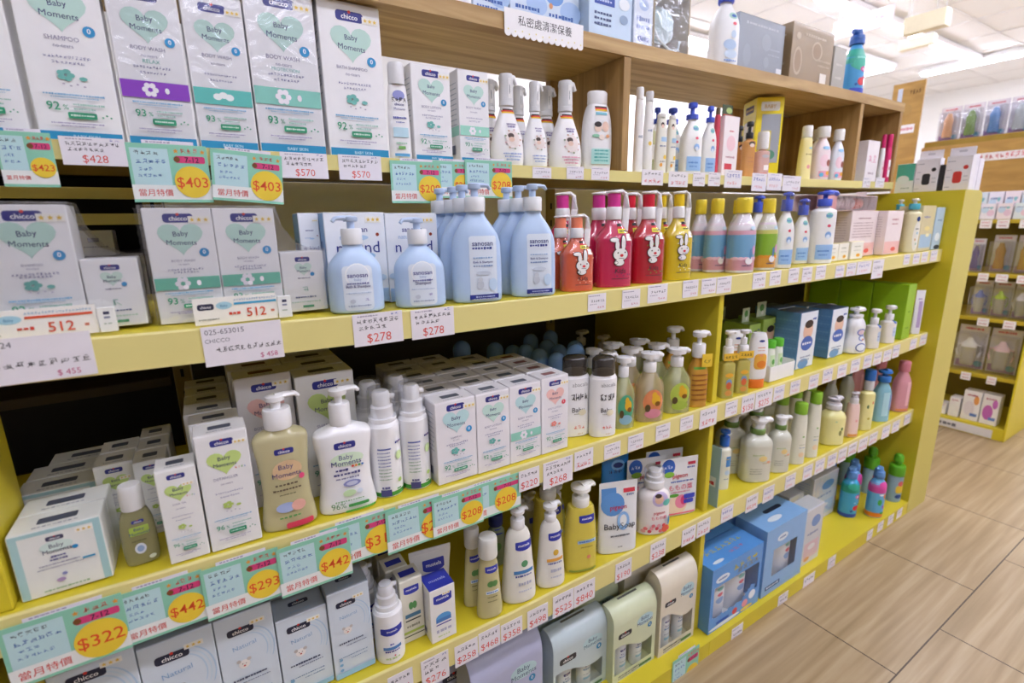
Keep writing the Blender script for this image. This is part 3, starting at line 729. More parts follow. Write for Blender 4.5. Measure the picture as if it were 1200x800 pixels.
def lines_art(spec):
    """spec: list of (shape, u, v, a, b, colour) in fractions of width (u, a) and height (v, b)"""
    def f(a, w, h):
        for s in spec:
            k, u, v, p, q, c = s[:6]; m = mat(c, .5)
            if k == 'r': a.rect(w * (u - p / 2), h * (v - q / 2), w * (u + p / 2), h * (v + q / 2), m)
            elif k == 'e': a.ell(w * u, h * v, w * p / 2, h * q / 2, m)
            elif k == 'd': a.dash(w * u, h * v, w * p, h * q, m, s[6] if len(s) > 6 else None)
            elif k == 'h': a.hand(w * u, h * v, w * p, h * q, m, s[6] if len(s) > 6 else None)
            elif k == 't': a.text(s[6], w * u, h * v, h * q, m, w * p, s[7] if len(s) > 7 else .01)
            elif k == 'H': a.heart(w * u, h * v, w * p, m)
            elif k == 'R': a.rrect(w * (u - p / 2), h * (v - q / 2), w * (u + p / 2), h * (v + q / 2), min(w * p, h * q) * .3, m)
    return f
CW = mat('#f2f2f0', .35); CREAM = mat('#f0efe4', .4)
bottle('lotion_tube', 'slim white tube bottle touching the wooden upright in the far half', 'A', 741, 752, 200, 103, 1.0, .8, 'tall', 2.4, CW, lines_art([('d', 0, .5, .5, .05, '#aab2bc')]), .86, c_cap(CW, .38))
bottle('lotion_tube', 'slim white tube bottle with yellow dot beside the wooden upright', 'A', 752, 763, 200, 108, .995, .8, 'tall', 2.4, CW, lines_art([('e', 0, .42, .4, .06, '#f0d060'), ('d', 0, .6, .5, .04, '#8a95b0')]), .88, c_cap(mat('#d9dade', .4), .4))
bottle('baby_oil_bottle', 'short clear yellowish bottle behind the white daisy bottles', 'A', 753, 768, 200, 136, 1.07, .7, 'sq', 3, mat('#e3e6b4', .2, .7), lines_art([('r', 0, .5, .6, .3, '#f6f6f0')]), .8, c_cap(CW, .3))
daisy = lines_art([('e', -.1, .88, .3, .08, '#3a2c2c'), ('e', -.1, .85, .24, .07, '#f0cfc0'), ('r', .1, .62, .6, .08, '#a9cbe6'), ('d', 0, .5, .6, .03, '#8894b4'), ('e', .2, .3, .3, .08, '#f2cf4a'), ('e', -.15, .16, .26, .07, '#f0a83c'), ('d', .0, .22, .5, .03, '#b0b0a8')])
bottle('lotion_bottle', 'white bottle with small face and yellow daisies, nearer of two', 'A', 766, 779, 200, 134, .995, .7, 'tall', 2.6, CREAM, daisy, .93, c_cap(CW, .36), group='daisy lotion bottles')
bottle('lotion_bottle', 'white bottle with yellow daisies, the one touching the blue-pump bottles', 'A', 779.5, 790, 200, 136, 1.0, .7, 'tall', 2.6, CREAM, daisy, .93, c_cap(CW, .36), group='daisy lotion bottles')
BLU = mat('#4a63d8', .4)
bw = lines_art([('e', .05, .84, .3, .1, '#8fd0c4'), ('t', .05, .84, .3, .05, '#4a74c8', 'baby', .02), ('e', .08, .66, .16, .05, '#e0506a'), ('e', .08, .5, .28, .12, '#8fb8e8'), ('e', .08, .47, .18, .08, '#e6f0fa'), ('r', 0, .2, .76, .26, '#9cc3f0'), ('d', -.05, .22, .5, .035, '#5a8ad0', 6), ('d', -.05, .15, .4, .03, '#6a98d8', 6)])
GB = 'blue-pump wash bottles on the ledge'
t1, w, d, h = bottle('baby_wash_bottle', 'white blue-pump bottle on the ledge, larger front one of its group', 'A', 795, 819, 201, 121, .99, .6, 'sano', 3, CW, bw, .77, c_pump(BLU, .26, .3, .3, .2, .2), group=GB)
t2, w2, d2, h2 = bottle('baby_wash_bottle', 'white blue-pump bottle on the ledge next to the thin red bottle', 'A', 819.5, 836, 202, 125, .993, .6, 'sano', 3, CW, bw, .77, c_pump(BLU, .26, .3, .3, .2, .2), group=GB)
dup(t1, (t1.location.x - .01, t1.location.y + .075, t1.location.z), 'white blue-pump bottle standing behind the larger one on the ledge', GB)
dup(t2, (t2.location.x - .125, t2.location.y + .08, t2.location.z), 'white blue-pump bottle behind the daisy bottles on the ledge', GB)
t, w, d, h = P('hair_tonic_tube', 'tube', 'thin raspberry-red tube bottle beside the blue-pump bottles', 'A', 834.5, 842, 203, 127, 1.0, .8, True)
body(t, w, d, h * .9, 'tall', 2.2, mat('#d94a5e', .35)); cap(t, h * .9 + .0003, w * .33, h * .1, mat('#6a5a40', .4))
t, w, d, h = P('gift_carton', 'carton', 'white and pink carton with hanging card top beside the orange bottles', 'A', 843, 860, 204, 136, .99, .04)
carton(t, w, d, h, '#f6eeee', lines_art([('e', 0, .55, .6, .26, '#f4d0d6'), ('d', 0, .75, .3, .03, '#d86070', 4), ('r', -.1, .16, .5, .1, '#d8404e'), ('d', 0, .32, .6, .04, '#c8a0a8', 6)]), topcol='#e8d8d8')
b = MB(); b.box(-w * .34, w * .34, -.001, .001, h + .0003, h * 1.2, mat('#3a4a2a', .5), .0004); a = Art(); lines_art([('e', .1, 1.11, .4, .1, '#a8c070'), ('r', 0, 1.03, .6, .03, '#c04030')])(a, w, h); b.art(a, front(-.001)); b.build('hang_card', t)
ORG = mat('#e2a566', .15, .8)
for l, r, lab, y in ((856, 869, 'amber orange wash bottle, half hidden by its black-pump twin', 1.04), (867, 881, 'amber orange wash bottle with black pump before the yellow carton', .995)):
    bottle('body_wash_bottle', lab, 'A', l, r, 205, 143 if y < 1 else 148, y, .75, 'sq', 3.2, ORG, lines_art([('e', 0, .86, .6, .12, '#3a2c24'), ('e', 0, .82, .44, .1, '#e8d6c8'), ('d', 0, .5, .5, .03, '#b87a50'), ('d', 0, .4, .6, .03, '#b87a50')]), .70, c_pump(mat('#1b1b1e', .4), .28, .35, .3, .3, .26), group='amber bottles on the ledge')
bottle('toner_bottle', 'small clear pink bottle with white cap beside the yellow carton', 'A', 882, 898.5, 206, 155, .985, .7, 'sq', 3, mat('#efc4bc', .2, .75), lines_art([('r', .1, .35, .4, .18, '#fbf4f0'), ('e', 0, .75, .6, .12, '#b8b8bc'), ('r', -.1, .12, .5, .08, '#e0605c')]), .62, c_cap(CW, .36))
# yellow window carton, turned
def yellow_carton():
    x, y, z, w, d, h = measure('A', 884, 944, 203, 110, .99, .05)
    W, D = .088, .10
    t = thing('window_carton', 'bright yellow window carton standing turned among the ledge bottles', 'carton', (x - .006, 1.072, z), math.radians(-33))
    m = mat('#f1dc1c', .35, coat=.2); b = MB()
    b.box(-W / 2, W / 2, -D / 2, D / 2, 0, h, m, .0015)
    a = Art(); a.rrect(-D * .34, h * .2, D * .34, h * .74, .008, mat('#f3f0ee', .5)); a.rrect(-D * .3, h * .84, D * .3, h * .93, .004, mat('#4a3a2a', .5)); a.dash(0, h * .885, D * .5, h * .03, mat('#e8c050', .5), 8)
    a.ell(0, h * .42, D * .14, h * .12, mat('#e9c93a', .5)); a.rect(-D * .03, h * .55, D * .03, h * .68, mat('#1b1b1b', .5)); a.rect(-D * .2, h * .3, D * .2, h * .33, mat('#3a5a9a', .5)); a.ell(.0, h * .1, D * .3, h * .05, mat('#caa81a', .5))
    b.art(a, side(-W / 2))
    a = Art(); a.rrect(-W * .34, h * .84, W * .34, h * .95, .004, mat('#eef0ea', .5)); a.text('BABY', 0, h * .895, h * .045, mat('#c8a020', .5), W * .5, .03); a.ell(-W * .1, h * .1, W * .24, h * .05, mat('#e8e8e4', .5)); b.art(a, front(-D / 2)); b.build('carton', t)
    wn = MB(); wn.box(-W * .28, W * .42, -D / 2 - .0012, -D / 2 - .0004, h * .2, h * .8, mat('#aab0b8', .12, coat=.6), .0003); a = Art(); a.rect(-W * .2, h * .26, W * .1, h * .6, mat('#d8c85a', .4)); a.ell(W * .1, h * .3, W * .2, h * .06, mat('#5a9a7c', .5)); wn.art(a, front(-D / 2 - .0012)); wn.build('window', t)
    f = MB(); f.box(-W / 2 + .001, W / 2 - .001, -D / 2 + .001, D / 2 - .001, h + .0001, h + .0012, m, .0003); f.build('top_flap', t)
yellow_carton()
bottle('lotion_bottle', 'slim pale yellow bottle with white cap beside the yellow window carton', 'A', 932, 948, 207, 148, .985, .7, 'tall', 2.4, mat('#f2e7a2', .4), lines_art([('e', .05, .3, .3, .1, '#e8a0a0'), ('d', 0, .6, .5, .04, '#b0a060'), ('e', .1, .75, .3, .05, '#9ad0e0')]), .78, c_cap(CW, .34))
rb = lines_art([('e', -.1, .45, .5, .3, '#f6d8e2'), ('e', .2, .4, .3, .16, '#9a5a4c'), ('e', 0, .75, .5, .08, '#8fc4e8'), ('r', 0, .14, .7, .14, '#f0a8c0'), ('e', .2, .16, .3, .1, '#f0b040'), ('e', -.2, .12, .26, .1, '#68b8e0')])
PKB = mat('#f3e3e8', .3, coat=.2)
bottle('kids_wash_bottle', 'plump pastel pink flip-cap bottle beside the slim yellow one', 'A', 948, 969, 210, 149, .985, .7, 'sano', 2.4, PKB, rb, .80, c_cap(CW, .33))
bottle('kids_wash_bottle', 'pastel rainbow flip-cap bottle beside the tiny clear bottle', 'A', 968.5, 985, 210, 152, .985, .7, 'sano', 2.4, mat('#e9eef6', .3, coat=.2), rb, .78, c_cap(CW, .33))
bottle('kids_wash_bottle', 'pale flip-cap bottle standing behind the plump pastel pink one', 'A', 944, 960, 209, 152, 1.07, .7, 'sano', 2.4, mat('#f6f0e6', .3), None, .8, c_cap(CW, .33))
bottle('sample_bottle', 'tiny clear bottle with pale blue mark against the second upright', 'A', 983, 996, 211, 189, .985, .8, 'sq', 3, mat('#e4ecf0', .15, .7), lines_art([('r', 0, .4, .5, .5, '#dfe8f4'), ('d', 0, .4, .3, .2, '#4a74b8', 3)]), .72, c_cap(CW, .36))
t, w, d, h = P('cream_carton', 'carton', 'white carton with pink scrollwork in the last narrow hutch box', 'A', 1012, 1025.5, 213, 165, .978, .05)
carton(t, w, d, h, '#f4eef0', lines_art([('h', 0, .55, .7, .2, '#e0a0b8', 2), ('d', 0, .2, .5, .06, '#b8a8b0', 4)]))
MAG = mat('#d8286e', .35)
for l, r, lab, pt, y in ((1026, 1032.5, 'magenta capped white tube, thinner one in the last hutch box', 158, .976), (1033, 1041.5, 'magenta tube with white panel against the last wooden upright', 158, .972)):
    bottle('lotion_tube', lab, 'A', l, r, 214, pt, y, .8, 'tall', 2.4, CW if 'thinner' in lab else MAG, lines_art([('r', .1, .4, .5, .5, '#f4d8e0' if 'thinner' in lab else '#f4f0f0'), ('e', .1, .4, .2, .1, '#d8286e'), ('r', 0, .06, .8, .1, '#d8286e')]), .72, c_cap(MAG, .36))
# ================================================================== top of the hutch (T)
def shelf_box(lab, l, r, pb, pt, y, d, col, art=None, sd=None, name='product_carton', cat='carton', group=None, topcol=None):
    t, w, d, h = P(name, cat, lab, 'T', l, r, pb, pt, y, d, group=group); carton(t, w, d, h, col, art, sd, topcol=topcol); return t, w, d, h
bl = lines_art([('e', -.2, .62, .5, .3, '#6f9fe0'), ('e', .25, .4, .6, .4, '#a8c6ee'), ('d', 0, .3, .7, .08, '#3a62b0', 8), ('d', -.1, .16, .6, .06, '#4a74c0', 8), ('e', .2, .75, .3, .2, '#e8f0fa'), ('e', -.3, .45, .1, .1, '#e0a070')])
shelf_box('plain white carton on top of the hutch before the scalloped sign', 500, 553, 10, -60, .99, .09, '#f3f4f6', lines_art([('d', 0, .2, .6, .06, '#b8bfd0')]))
GT = 'blue patterned cartons behind the scalloped sign'
for l, r, pb, pt, lab in ((556, 597, 16, -40, 'blue patterned carton above the start of the scalloped sign'), (598.5, 640, 24, -36, 'blue patterned carton above the middle of the scalloped sign'), (641.5, 683, 33, -30, 'blue patterned carton above the end of the scalloped sign')):
    shelf_box(lab, l, r, pb, pt, 1.0, .07, '#cfe0f4', bl, group=GT)
shelf_box('pale blue carton with dark blue emblem beside the scalloped sign', 688, 738, 44, -22, .985, .07, '#c4dbf2',
          lines_art([('r', -.15, .72, .46, .3, '#2f4fae'), ('t', -.15, .74, .36, .1, '#dfe9f8', 'baby', .03), ('d', -.15, .64, .36, .05, '#b8c8ec', 6), ('d', -.18, .42, .4, .05, '#4a5a88', 6), ('d', -.18, .33, .4, .05, '#4a5a88', 6), ('d', -.18, .24, .4, .05, '#4a5a88', 6), ('e', .3, .4, .2, .16, '#8fa8c8'), ('e', .3, .66, .26, .2, '#e8f0f8')]))
t, w, d, h = shelf_box('clear-wrapped blue sachet carton with shiny creased film', 742, 764, 50, -10, .985, .05, '#dbe6f4', lines_art([('d', 0, .5, .7, .1, '#5a78b8', 6), ('d', 0, .36, .7, .08, '#6a88c8', 6), ('e', 0, .75, .5, .2, '#a8c0e4'), ('d', 0, .15, .6, .12, '#4a62a8', 5)]))
film_box(t, w, d, h, .003)
# breast pump in a window box
x, y, z, w, d, h = measure('T', 764.5, 806, 57, -8, .985, .10)
t = thing('window_carton', 'beige window carton showing a pale blue moulded cup', 'carton', (x, y, z))
cm = mat('#b9a888', .45); b = MB()
b.box(-w / 2, -w / 2 + .004, -d / 2, d / 2, 0, h, cm); b.box(w / 2 - .004, w / 2, -d / 2, d / 2, 0, h, cm); b.box(-w / 2 + .0041, w / 2 - .0041, -d / 2, d / 2, 0, .004, cm); b.box(-w / 2 + .0041, w / 2 - .0041, -d / 2, d / 2, h - .004, h, cm); b.box(-w / 2 + .0041, w / 2 - .0041, d / 2 - .004, d / 2, .0041, h - .0041, mat('#cdc3b0', .5)); b.build('carton', t)
b = MB(); b.lathe([(.002, -.02), (w * .2, -.018), (w * .34, 0), (w * .36, .01), (w * .2, .03)], mat('#bcd6d8', .3), n=24); o = b.build('moulded_cup', t, (.0, 0, h * .55)); o.rotation_euler = (PI / 2 - .2, 0, 0)
b = MB(); b.tube([(-w * .3, -d * .2, h * .5), (-w * .2, -d * .3, h * .25), (w * .1, -d * .32, h * .1), (w * .36, -d * .3, h * .14), (w * .4, -d * .3, h * .3)], .003, mat('#e8f2f4', .2)); b.build('tubing', t)
b = MB(); b.box(-w / 2 + .004, w / 2 - .004, -d / 2 + .0005, -d / 2 + .001, .004, h - .004, film_mat(.03, .3), .0002); b.build('window', t)
bottle('baby_wash_bottle', 'tall white bottle with blue cap standing alone on top of the hutch', 'T', 829, 862, 75, -8, .99, .62, 'sano', 2.6, mat('#eef0f2', .4), lines_art([('e', .1, .78, .34, .1, '#a8d4c8'), ('e', .12, .78, .2, .05, '#3a6ab8'), ('e', .14, .66, .16, .05, '#e05a6a'), ('e', .12, .5, .2, .12, '#c8dcf2'), ('e', .0, .34, .5, .16, '#b8d0ee'), ('e', .05, .2, .5, .14, '#cfe0f4'), ('d', .05, .1, .5, .04, '#7a9ad0')]), .86, c_cap(BLU, .24))
ln = lines_art([('e', -.3, .3, .16, .4, '#9aa2ae'), ('e', .1, .6, .2, .3, '#a4acb6'), ('d', .0, .86, .7, .05, '#c4c9d0', 12), ('d', .28, .5, .26, .03, '#b8bec8'), ('d', .28, .4, .26, .03, '#b8bec8'), ('e', .12, .25, .12, .2, '#a4acb6'), ('r', .42, .12, .12, .14, '#e6e8ec')])
shelf_box('grey carton with line drawings beside the tall white bottle', 861, 914, 84, 21, 1.0, .09, '#8e96a2', ln)
ln2 = lines_art([('e', -.34, .35, .2, .5, '#c4b49c'), ('e', -.34, .35, .15, .4, '#9c8468'), ('e', .1, .6, .26, .34, '#c4b49c'), ('e', .1, .6, .2, .28, '#9c8468'), ('d', .05, .84, .5, .05, '#d0c2ac', 9), ('e', -.36, .78, .1, .12, '#d0c2ac'), ('d', .3, .45, .3, .04, '#c4b49c'), ('d', .3, .36, .3, .04, '#c4b49c'), ('r', .3, .14, .16, .18, '#eae4da')])
shelf_box('brown kraft carton with white line drawings on top of the hutch', 924, 971, 98, 33, .99, .09, '#97805f', ln2, lines_art([('d', 0, .8, .6, .05, '#c4b49c'), ('d', -.1, .5, .5, .05, '#c4b49c'), ('d', 0, .3, .6, .04, '#b8a68a')]))
shelf_box('small grey carton between the kraft carton and the blue bubble bottle', 973, 987, 104, 56, 1.0, .06, '#a8a59c', lines_art([('d', 0, .6, .5, .06, '#c8c6be', 4), ('d', 0, .3, .5, .06, '#c8c6be', 4)]))
BUB = lines_art([('e', .0, .62, .9, .3, '#48b8a0'), ('e', .1, .5, .3, .1, '#d84a9a'), ('e', .1, .5, .14, .05, '#f4d8ec'), ('e', .06, .26, .4, .16, '#d8404e'), ('e', .2, .34, .14, .08, '#d8404e'), ('e', -.2, .2, .12, .05, '#2a5aa8'), ('r', 0, .07, .8, .12, '#3a50c8'), ('d', 0, .72, .5, .05, '#8fe0d4', 6)])
def squirt(t, z, w, h, col):
    m = mat(col, .4); collar(t, z, w * .3, h * .35, m)
    b = MB(); b.lathe([(w * .3, z + h * .35), (w * .28, z + h * .6), (w * .2, z + h * .66), (w * .16, z + h)], m, n=16); b.tube([(0, 0, z + h * .85), (-w * .32, -w * .05, z + h * .86)], [w * .13, w * .1], m); b.build('pump_head', t)
bottle('bubble_bath_bottle', 'tall blue bubble bath bottle with sea creatures on top of the hutch', 'T', 983, 1009, 108, 36, .985, .8, 'slope', 2, mat('#4aa0da', .3, coat=.3), BUB, .78, lambda t, z, w, h: squirt(t, z, w, h, '#2a5fb0'), bands=((.0, .1, mat('#3a50c8', .35)), (.62, .9, mat('#3fae9a', .35))))
# scalloped hanging sign
def sign():
    xl, xr = at_y(591, 30, .962).x, at_y(683, 50, .962).x; zt = zs('T', .7) + .008; W = xr - xl; H = z_row((xl + xr) / 2, .962, 50) ; H = zt - H
    pts = [(0, 0), (0, -H * .9)]; n = 13
    for i in range(n):
        for k in range(1, 6): a = PI + PI * k / 6; pts.append((W * (i + .5 + .5 * math.cos(a)) / n, -H * .9 + W / n * .42 * math.sin(a)))
        pts.append((W * (i + 1) / n, -H * .9))
    pts += [(W, 0)]
    b = MB(); b.prism(pts, -.0006, .0006, mat('#f3f2f4', .5)); A = Art()
    A.text('私密處清潔保養', W * .5, -H * .40, H * .34, mat('#34343a', .5), W * .9, -.004, 0, .84)
    for i in range(12): star(A, W * (i + .5) / 12, -H * (.78 + .05 * (i % 2)), H * .045, mat('#e8d860', .5))
    b.art(A, front(-.0006)); o = b.build('hanging_sign', None, (xl, .9615, zt)); tag(o, 'white scalloped hanging sign with handwritten Chinese heading on the hutch edge', 'sign')
sign()
# ================================================================== middle shelf (B)
def twin_pack(lab, xs, pb, pt, o, mini, mpb, mpt, yf):
    """two tall cartons and a small one under one shrink film; xs = left, seam, right"""
    (l, s, r) = xs
    x0, y, z, w0, d, h = measure('B', l, s, pb, pt, yf, .055); x1, _, _, w1, _, _ = measure('B', s, r, pb, pt, yf, .055)
    mx, my, mz, mw, md, mh = measure('B', mini[0], mini[1], mpb, mpt, yf, .05)
    ox = (x0 + x1) / 2; t = thing('twin_pack', lab, 'twin pack', (ox, y, max(z, mz)))
    def sub(name, cx, w, d, h, art, dy=0):
        b = MB(); b.box(-w / 2, w / 2, -d / 2, d / 2, 0, h, mat(WHITE, .38, coat=.25), .0012); a = Art(); art(a, w, h); b.art(a, front(-d / 2)); a = Art(); side_lines(band=o.get('band'))(a, d, h); b.art(a, side(-w / 2)); c = b.build(name, t, (cx - ox, dy, 0)); return c
    for cx, w in ((x0, w0), (x1, w1)):
        c = sub('carton', cx, w - .001, d, h, moments(**o))
        s_ = MB(); s_.box(-w * .16, w * .16, -.0004, 0, -w * .06, w * .06, mat('#f3f1ea', .5), .0001); a = Art()
        for k in (-1, 0, 1): star(a, k * w * .1, 0, w * .04, mat('#ecc957', .5))
        s_.art(a, front(-.0004)); s_.build('star_sticker', c, (w * .3, -d / 2 - .0005, h * .9))
    def mini_art(a, w, h):
        logo(a, 0, h * .87, w * .34); a.heart(0, h * .72, w * .4, mat('#cfe6dc', .5)); a.text('Baby', 0, h * .735, w * .06, mat('#4a5a80', .5)); a.text('Moments', 0, h * .68, w * .06, mat('#4a5a80', .5)); a.ell(w * .2, h * .62, w * .05, w * .05, mat('#3196d0', .5))
        a.dash(0, h * .56, w * .3, w * .03, mat('#8a86a4', .5)); a.hand(0, h * .36, w * .2, h * .1, mat('#9ad0c0', .5), 1); a.dash(0, h * .24, w * .5, w * .04, mat('#5a6a9a', .5), 9); a.dash(0, h * .16, w * .7, w * .04, mat('#bcd8c8', .5), 12); a.rect(-w * .1, h * .06, w * .16, h * .1, mat('#3fa070', .5))
    sub('small_carton', mx, mw - .002, md, mh, mini_art, my - y)
    # shrink film: front and back skins joined over the sloping top
    L, R, M = x0 - ox - w0 / 2 - .003, mx - ox + mw / 2 + .003, x1 - ox + w1 / 2 + .002
    pts = [(L, .0005), (R, .0005), (R, mh + .004), (R - mw * .3, mh + .004), (M + (R - M) * .35, mh + (h - mh) * .22), (M + (R - M) * .1, mh + (h - mh) * .6), (M, h + .003), (L, h + .004)]
    b = MB(); b.prism(pts[::-1], -d / 2 - .0022, d / 2 + .002, film_mat(.15, .6)); b.build('film_wrap', t)
    z0 = random.random()
    rr = MB(); q = []
    for k in range(30): q += [(L - .001 - (.004 if k % 2 else .0015), -d / 2, h * k / 29)]
    vs = [(L, -d / 2, h * k / 29) for k in range(30)] + q
    rr.put(vs, [(k, k + 1, 30 + k + 1, 30 + k) for k in range(29)], film_mat()); rr.build('sealed_edge', t)
twin_pack('shrink-wrapped pair of white shampoo cartons with small carton at the near shelf end', (-78, 20, 121), 382, 240, dict(title='SHAMPOO', pct='92', foot=None), (121, 187), 391, 306, .815)
twin_pack('shrink-wrapped pair of mint-banded cartons with small carton beside the blue pump bottles', (178, 257, 327), 384, 244, dict(title='BODY WASH', band='#6cc0a8', pct='93', foot=None), (327, 378), 373, 298, .82)
def talker(lab, l, r, pb, pt, pbr, yf, price, bar):
    xl, xr = at_y(l, pb, yf).x, at_y(r, pbr, yf).x; c = (xl + xr) / 2; W = xr - xl; z = max(zs('B', xl), zs('B', xr)) + .0008; H = z_row(c, yf, pt) - z
    t = thing('price_talker', lab, 'price talker', (c, yf, z))
    b = MB(); b.box(-W / 2, W / 2 - .019, -.0006, .0006, 0, H, mat('#f6f4ee', .4, coat=.4), .0002); a = Art()
    a.rrect(-W * .46, H * .55, -W * .3, H * .78, .003, mat('#2b2c48', .5)); a.text('chicco', -W * .38, H * .665, H * .1, mat('#ffffff', .5), W * .13, .02); a.ell(-W * .2, H * .68, W * .08, H * .14, mat('#a8d4e4', .5)); a.text('Baby', -W * .2, H * .68, H * .09, mat('#3a7ca8', .5))
    a.hand(W * .12, H * .86, W * .44, H * .08, mat('#e0644a' if bar == RED else '#3a94c4', .5)); a.rect(-W * .1, H * .68, W * .34, H * .76, mat(bar, .5))
    a.dash(-W * .1, H * .36, W * .12, H * .12, mat('#d8402c', .5), 3); a.text(price, W * .12, H * .36, H * .34, mat('#d8502e', .5), W * .26, .02); a.dash(W * .3, H * .34, W * .05, H * .12, mat('#e08a70', .5), 1)
    a.dash(-W * .36, H * .2, W * .2, H * .05, mat('#8a8a80', .5)); b.art(a, front(-.0006)); b.build('card', t)
    m = MB(); m.box(W / 2 - .018, W / 2, -.004, .0006, 0, H * .86, mat('#eef0ee', .4), .0006); a = Art(); a.rect(W / 2 - .012, H * .62, W / 2 - .006, H * .72, mat('#3a3c5a', .5)); a.rect(W / 2 - .012, H * .48, W / 2 - .006, H * .55, mat('#8a90a8', .5)); a.dash(W / 2 - .009, H * .3, .008, H * .05, mat('#a8b8a8', .5), 2); m.art(a, front(-.004)); m.build('mini_carton', t)
talker('white shelf talker reading 512 with an orange bar, at the near shelf end', -46, 141, 398, 361, 392, .789, '512', '#e0552e')
talker('white shelf talker reading 512 with a blue bar, before the mint-banded pair', 230, 343, 386, 346, 374, .789, '512', '#3aa0cc')
# pale blue boxes and pump bottles
def kind_art(a, w, h):
    a.text('sanosan', 0, h * .82, w * .09, mat(NAVY, .5), w * .5, .03); a.text('natural', -w * .12, h * .74, w * .08, mat('#8fb0d8', .5), w * .4); a.ell(w * .36, h * .76, w * .03, w * .03, mat('#a04028', .5), 10)
    a.text('kind', w * .16, h * .63, w * .2, mat('#2c3c90', .5), w * .5, .0); a.text('n', -w * .28, h * .63, w * .2, mat('#2c3c90', .5))
    a.ell(w * .2, h * .53, w * .1, w * .05, mat('#9cc4e8', .5)); a.ell(w * .08, h * .73, w * .12, w * .04, mat('#b8d4ee', .5))
    for q in range(7): a.ell(w * (-.4 + .13 * q), h * (.3 + .03 * math.sin(q * 2)), w * .09, h * .035, mat('#c4daf0', .5), 10)
    a.rect(-w / 2 + .0014, .0014, w / 2 - .0014, h * .16, mat('#a8c8ec', .5)); a.dash(0, h * .45, w * .6, w * .04, mat('#7a90c0', .5))
def kind_side(a, d, h):
    a.rect(-d / 2 + .0014, .0014, d / 2 - .0014, h - .0014, mat('#7fa8d4', .5)); a.dash(0, h * .6, d * .4, h * .3, mat('#3a5a9a', .5), 3)
KD = [(361, 384, 369, 250, .90, 'white and blue carton peeking out behind its neighbour, nearest the mint-banded pair'), (389, 457, 365, 249, .868, 'white and blue carton standing behind the first blue pump bottle'), (462, 520, 361, 250, .868, 'white and blue carton standing behind the second blue pump bottle')]
for l, r, pb, pt, y, lab in KD:
    t, w, d, h = P('lotion_carton', 'carton', lab, 'B', l, r, pb, pt, y, .06 if l > 370 else .05, group='white and blue cartons')
    carton(t, w, d, h, '#eef2f8', kind_art, kind_side, sticker=(.3, .92, w * .26, w * .1))
SB = mat('#b9d2f2', .38, coat=.15); SBP = mat('#bcd0ee', .35); SWC = mat('#eef1f5', .35)
def sano_art(word):
    def f(a, w, h):
        a.rrect(-w * .27, .004, w * .27, h * .70, w * .08, mat('#dfe9f5', .4)); a.ell(0, h * .56, w * .22, w * .22, mat('#f2f6fb', .45)); a.ell(0, h * .56, w * .2, w * .2, mat('#dfe9f5', .45))
        a.text('sanosan', 0, h * .565, w * .085, mat('#2c2c88', .5), w * .48, .03); a.text('baby', 0, h * .50, w * .05, mat('#8fa4cc', .5))
        a.text(word, 0, h * .40, w * .06, mat('#3a3c80', .5), w * .44, .02); a.dash(0, h * .44, w * .4, w * .035, mat('#5a60a0', .5), 9); a.dash(0, h * .30, w * .46, w * .02, mat('#a8bcd8', .5), 12)
        a.hand(w * .14, h * .2, w * .1, h * .05, mat('#7a70b8', .5), 1); a.ell(-w * .12, h * .18, w * .05, w * .04, mat('#c4cede', .5)); a.dash(0, h * .11, w * .42, w * .03, mat('#98a8c4', .5), 10)
    return f
for l, r, pb, pt, word, lab in ((387.5, 450.5, 371, 254, 'Bath & Shampoo', 'pale blue lotion-pump bottle nearer the mint-banded pair, oval badge on its shoulder'), (464, 522, 365, 256, 'Shampoo', 'pale blue lotion-pump bottle next to the big one-litre pump bottles')):
    t, w, d, h = P('pump_bottle', 'bottle', lab, 'B', l, r, pb, pt, None, .58, True, 'pale blue pump bottles')
    body(t, w, d, h * .71, 'sano', 2.5, SB, sano_art(word), label='label'); pump(t, h * .71 + .0003, w * .19, h * .165, h * .125, SWC, PI + .25, w * .34, w * .13, SBP)
    e = MB(); A = Art(True); A.ell(*((w * .0, h * .60) if 'nearer' in lab else (w * .30, h * .20)), w * .14, w * .075, mat('#a9b8cc', .35)); 
def litre_art(a, w, h):
    a.rrect(-w * .2, .004, w * .36, h * .74, w * .05, mat('#dde8f5', .4)); a.text('sanosan', w * .07, h * .66, w * .1, mat('#23307c', .5), w * .42, .03); a.dash(w * .06, h * .605, w * .4, w * .05, mat('#3a4a98', .5), 7)
    a.dash(w * .07, h * .5, w * .4, w * .03, mat('#8fb4dc', .5), 8); a.text('Bath & Shampoo', w * .07, h * .455, w * .05, mat('#2c3a80', .5), w * .4, .015); a.dash(w * .07, h * .41, w * .4, w * .03, mat('#6a8cc0', .5), 8); a.ell(w * .07, h * .33, w * .15, h * .025, mat('#c8d4e4', .5))
    a.ell(w * .0, h * .2, w * .07, h * .05, mat('#c4ccd8', .5)); a.ell(w * .0, h * .26, w * .05, h * .03, mat('#ccd4de', .5)); a.ell(w * .26, h * .2, w * .09, h * .07, mat('#c4dcf4', .5))
    a.rect(-w * .22, .006, w * .38, h * .09, mat('#23308a', .45)); a.dash(w * .1, h * .065, w * .4, w * .03, mat('#b8c4ec', .5), 9); a.dash(w * .1, h * .04, w * .5, w * .025, mat('#b8c4ec', .5), 9)
GL = 'one-litre blue pump bottles'
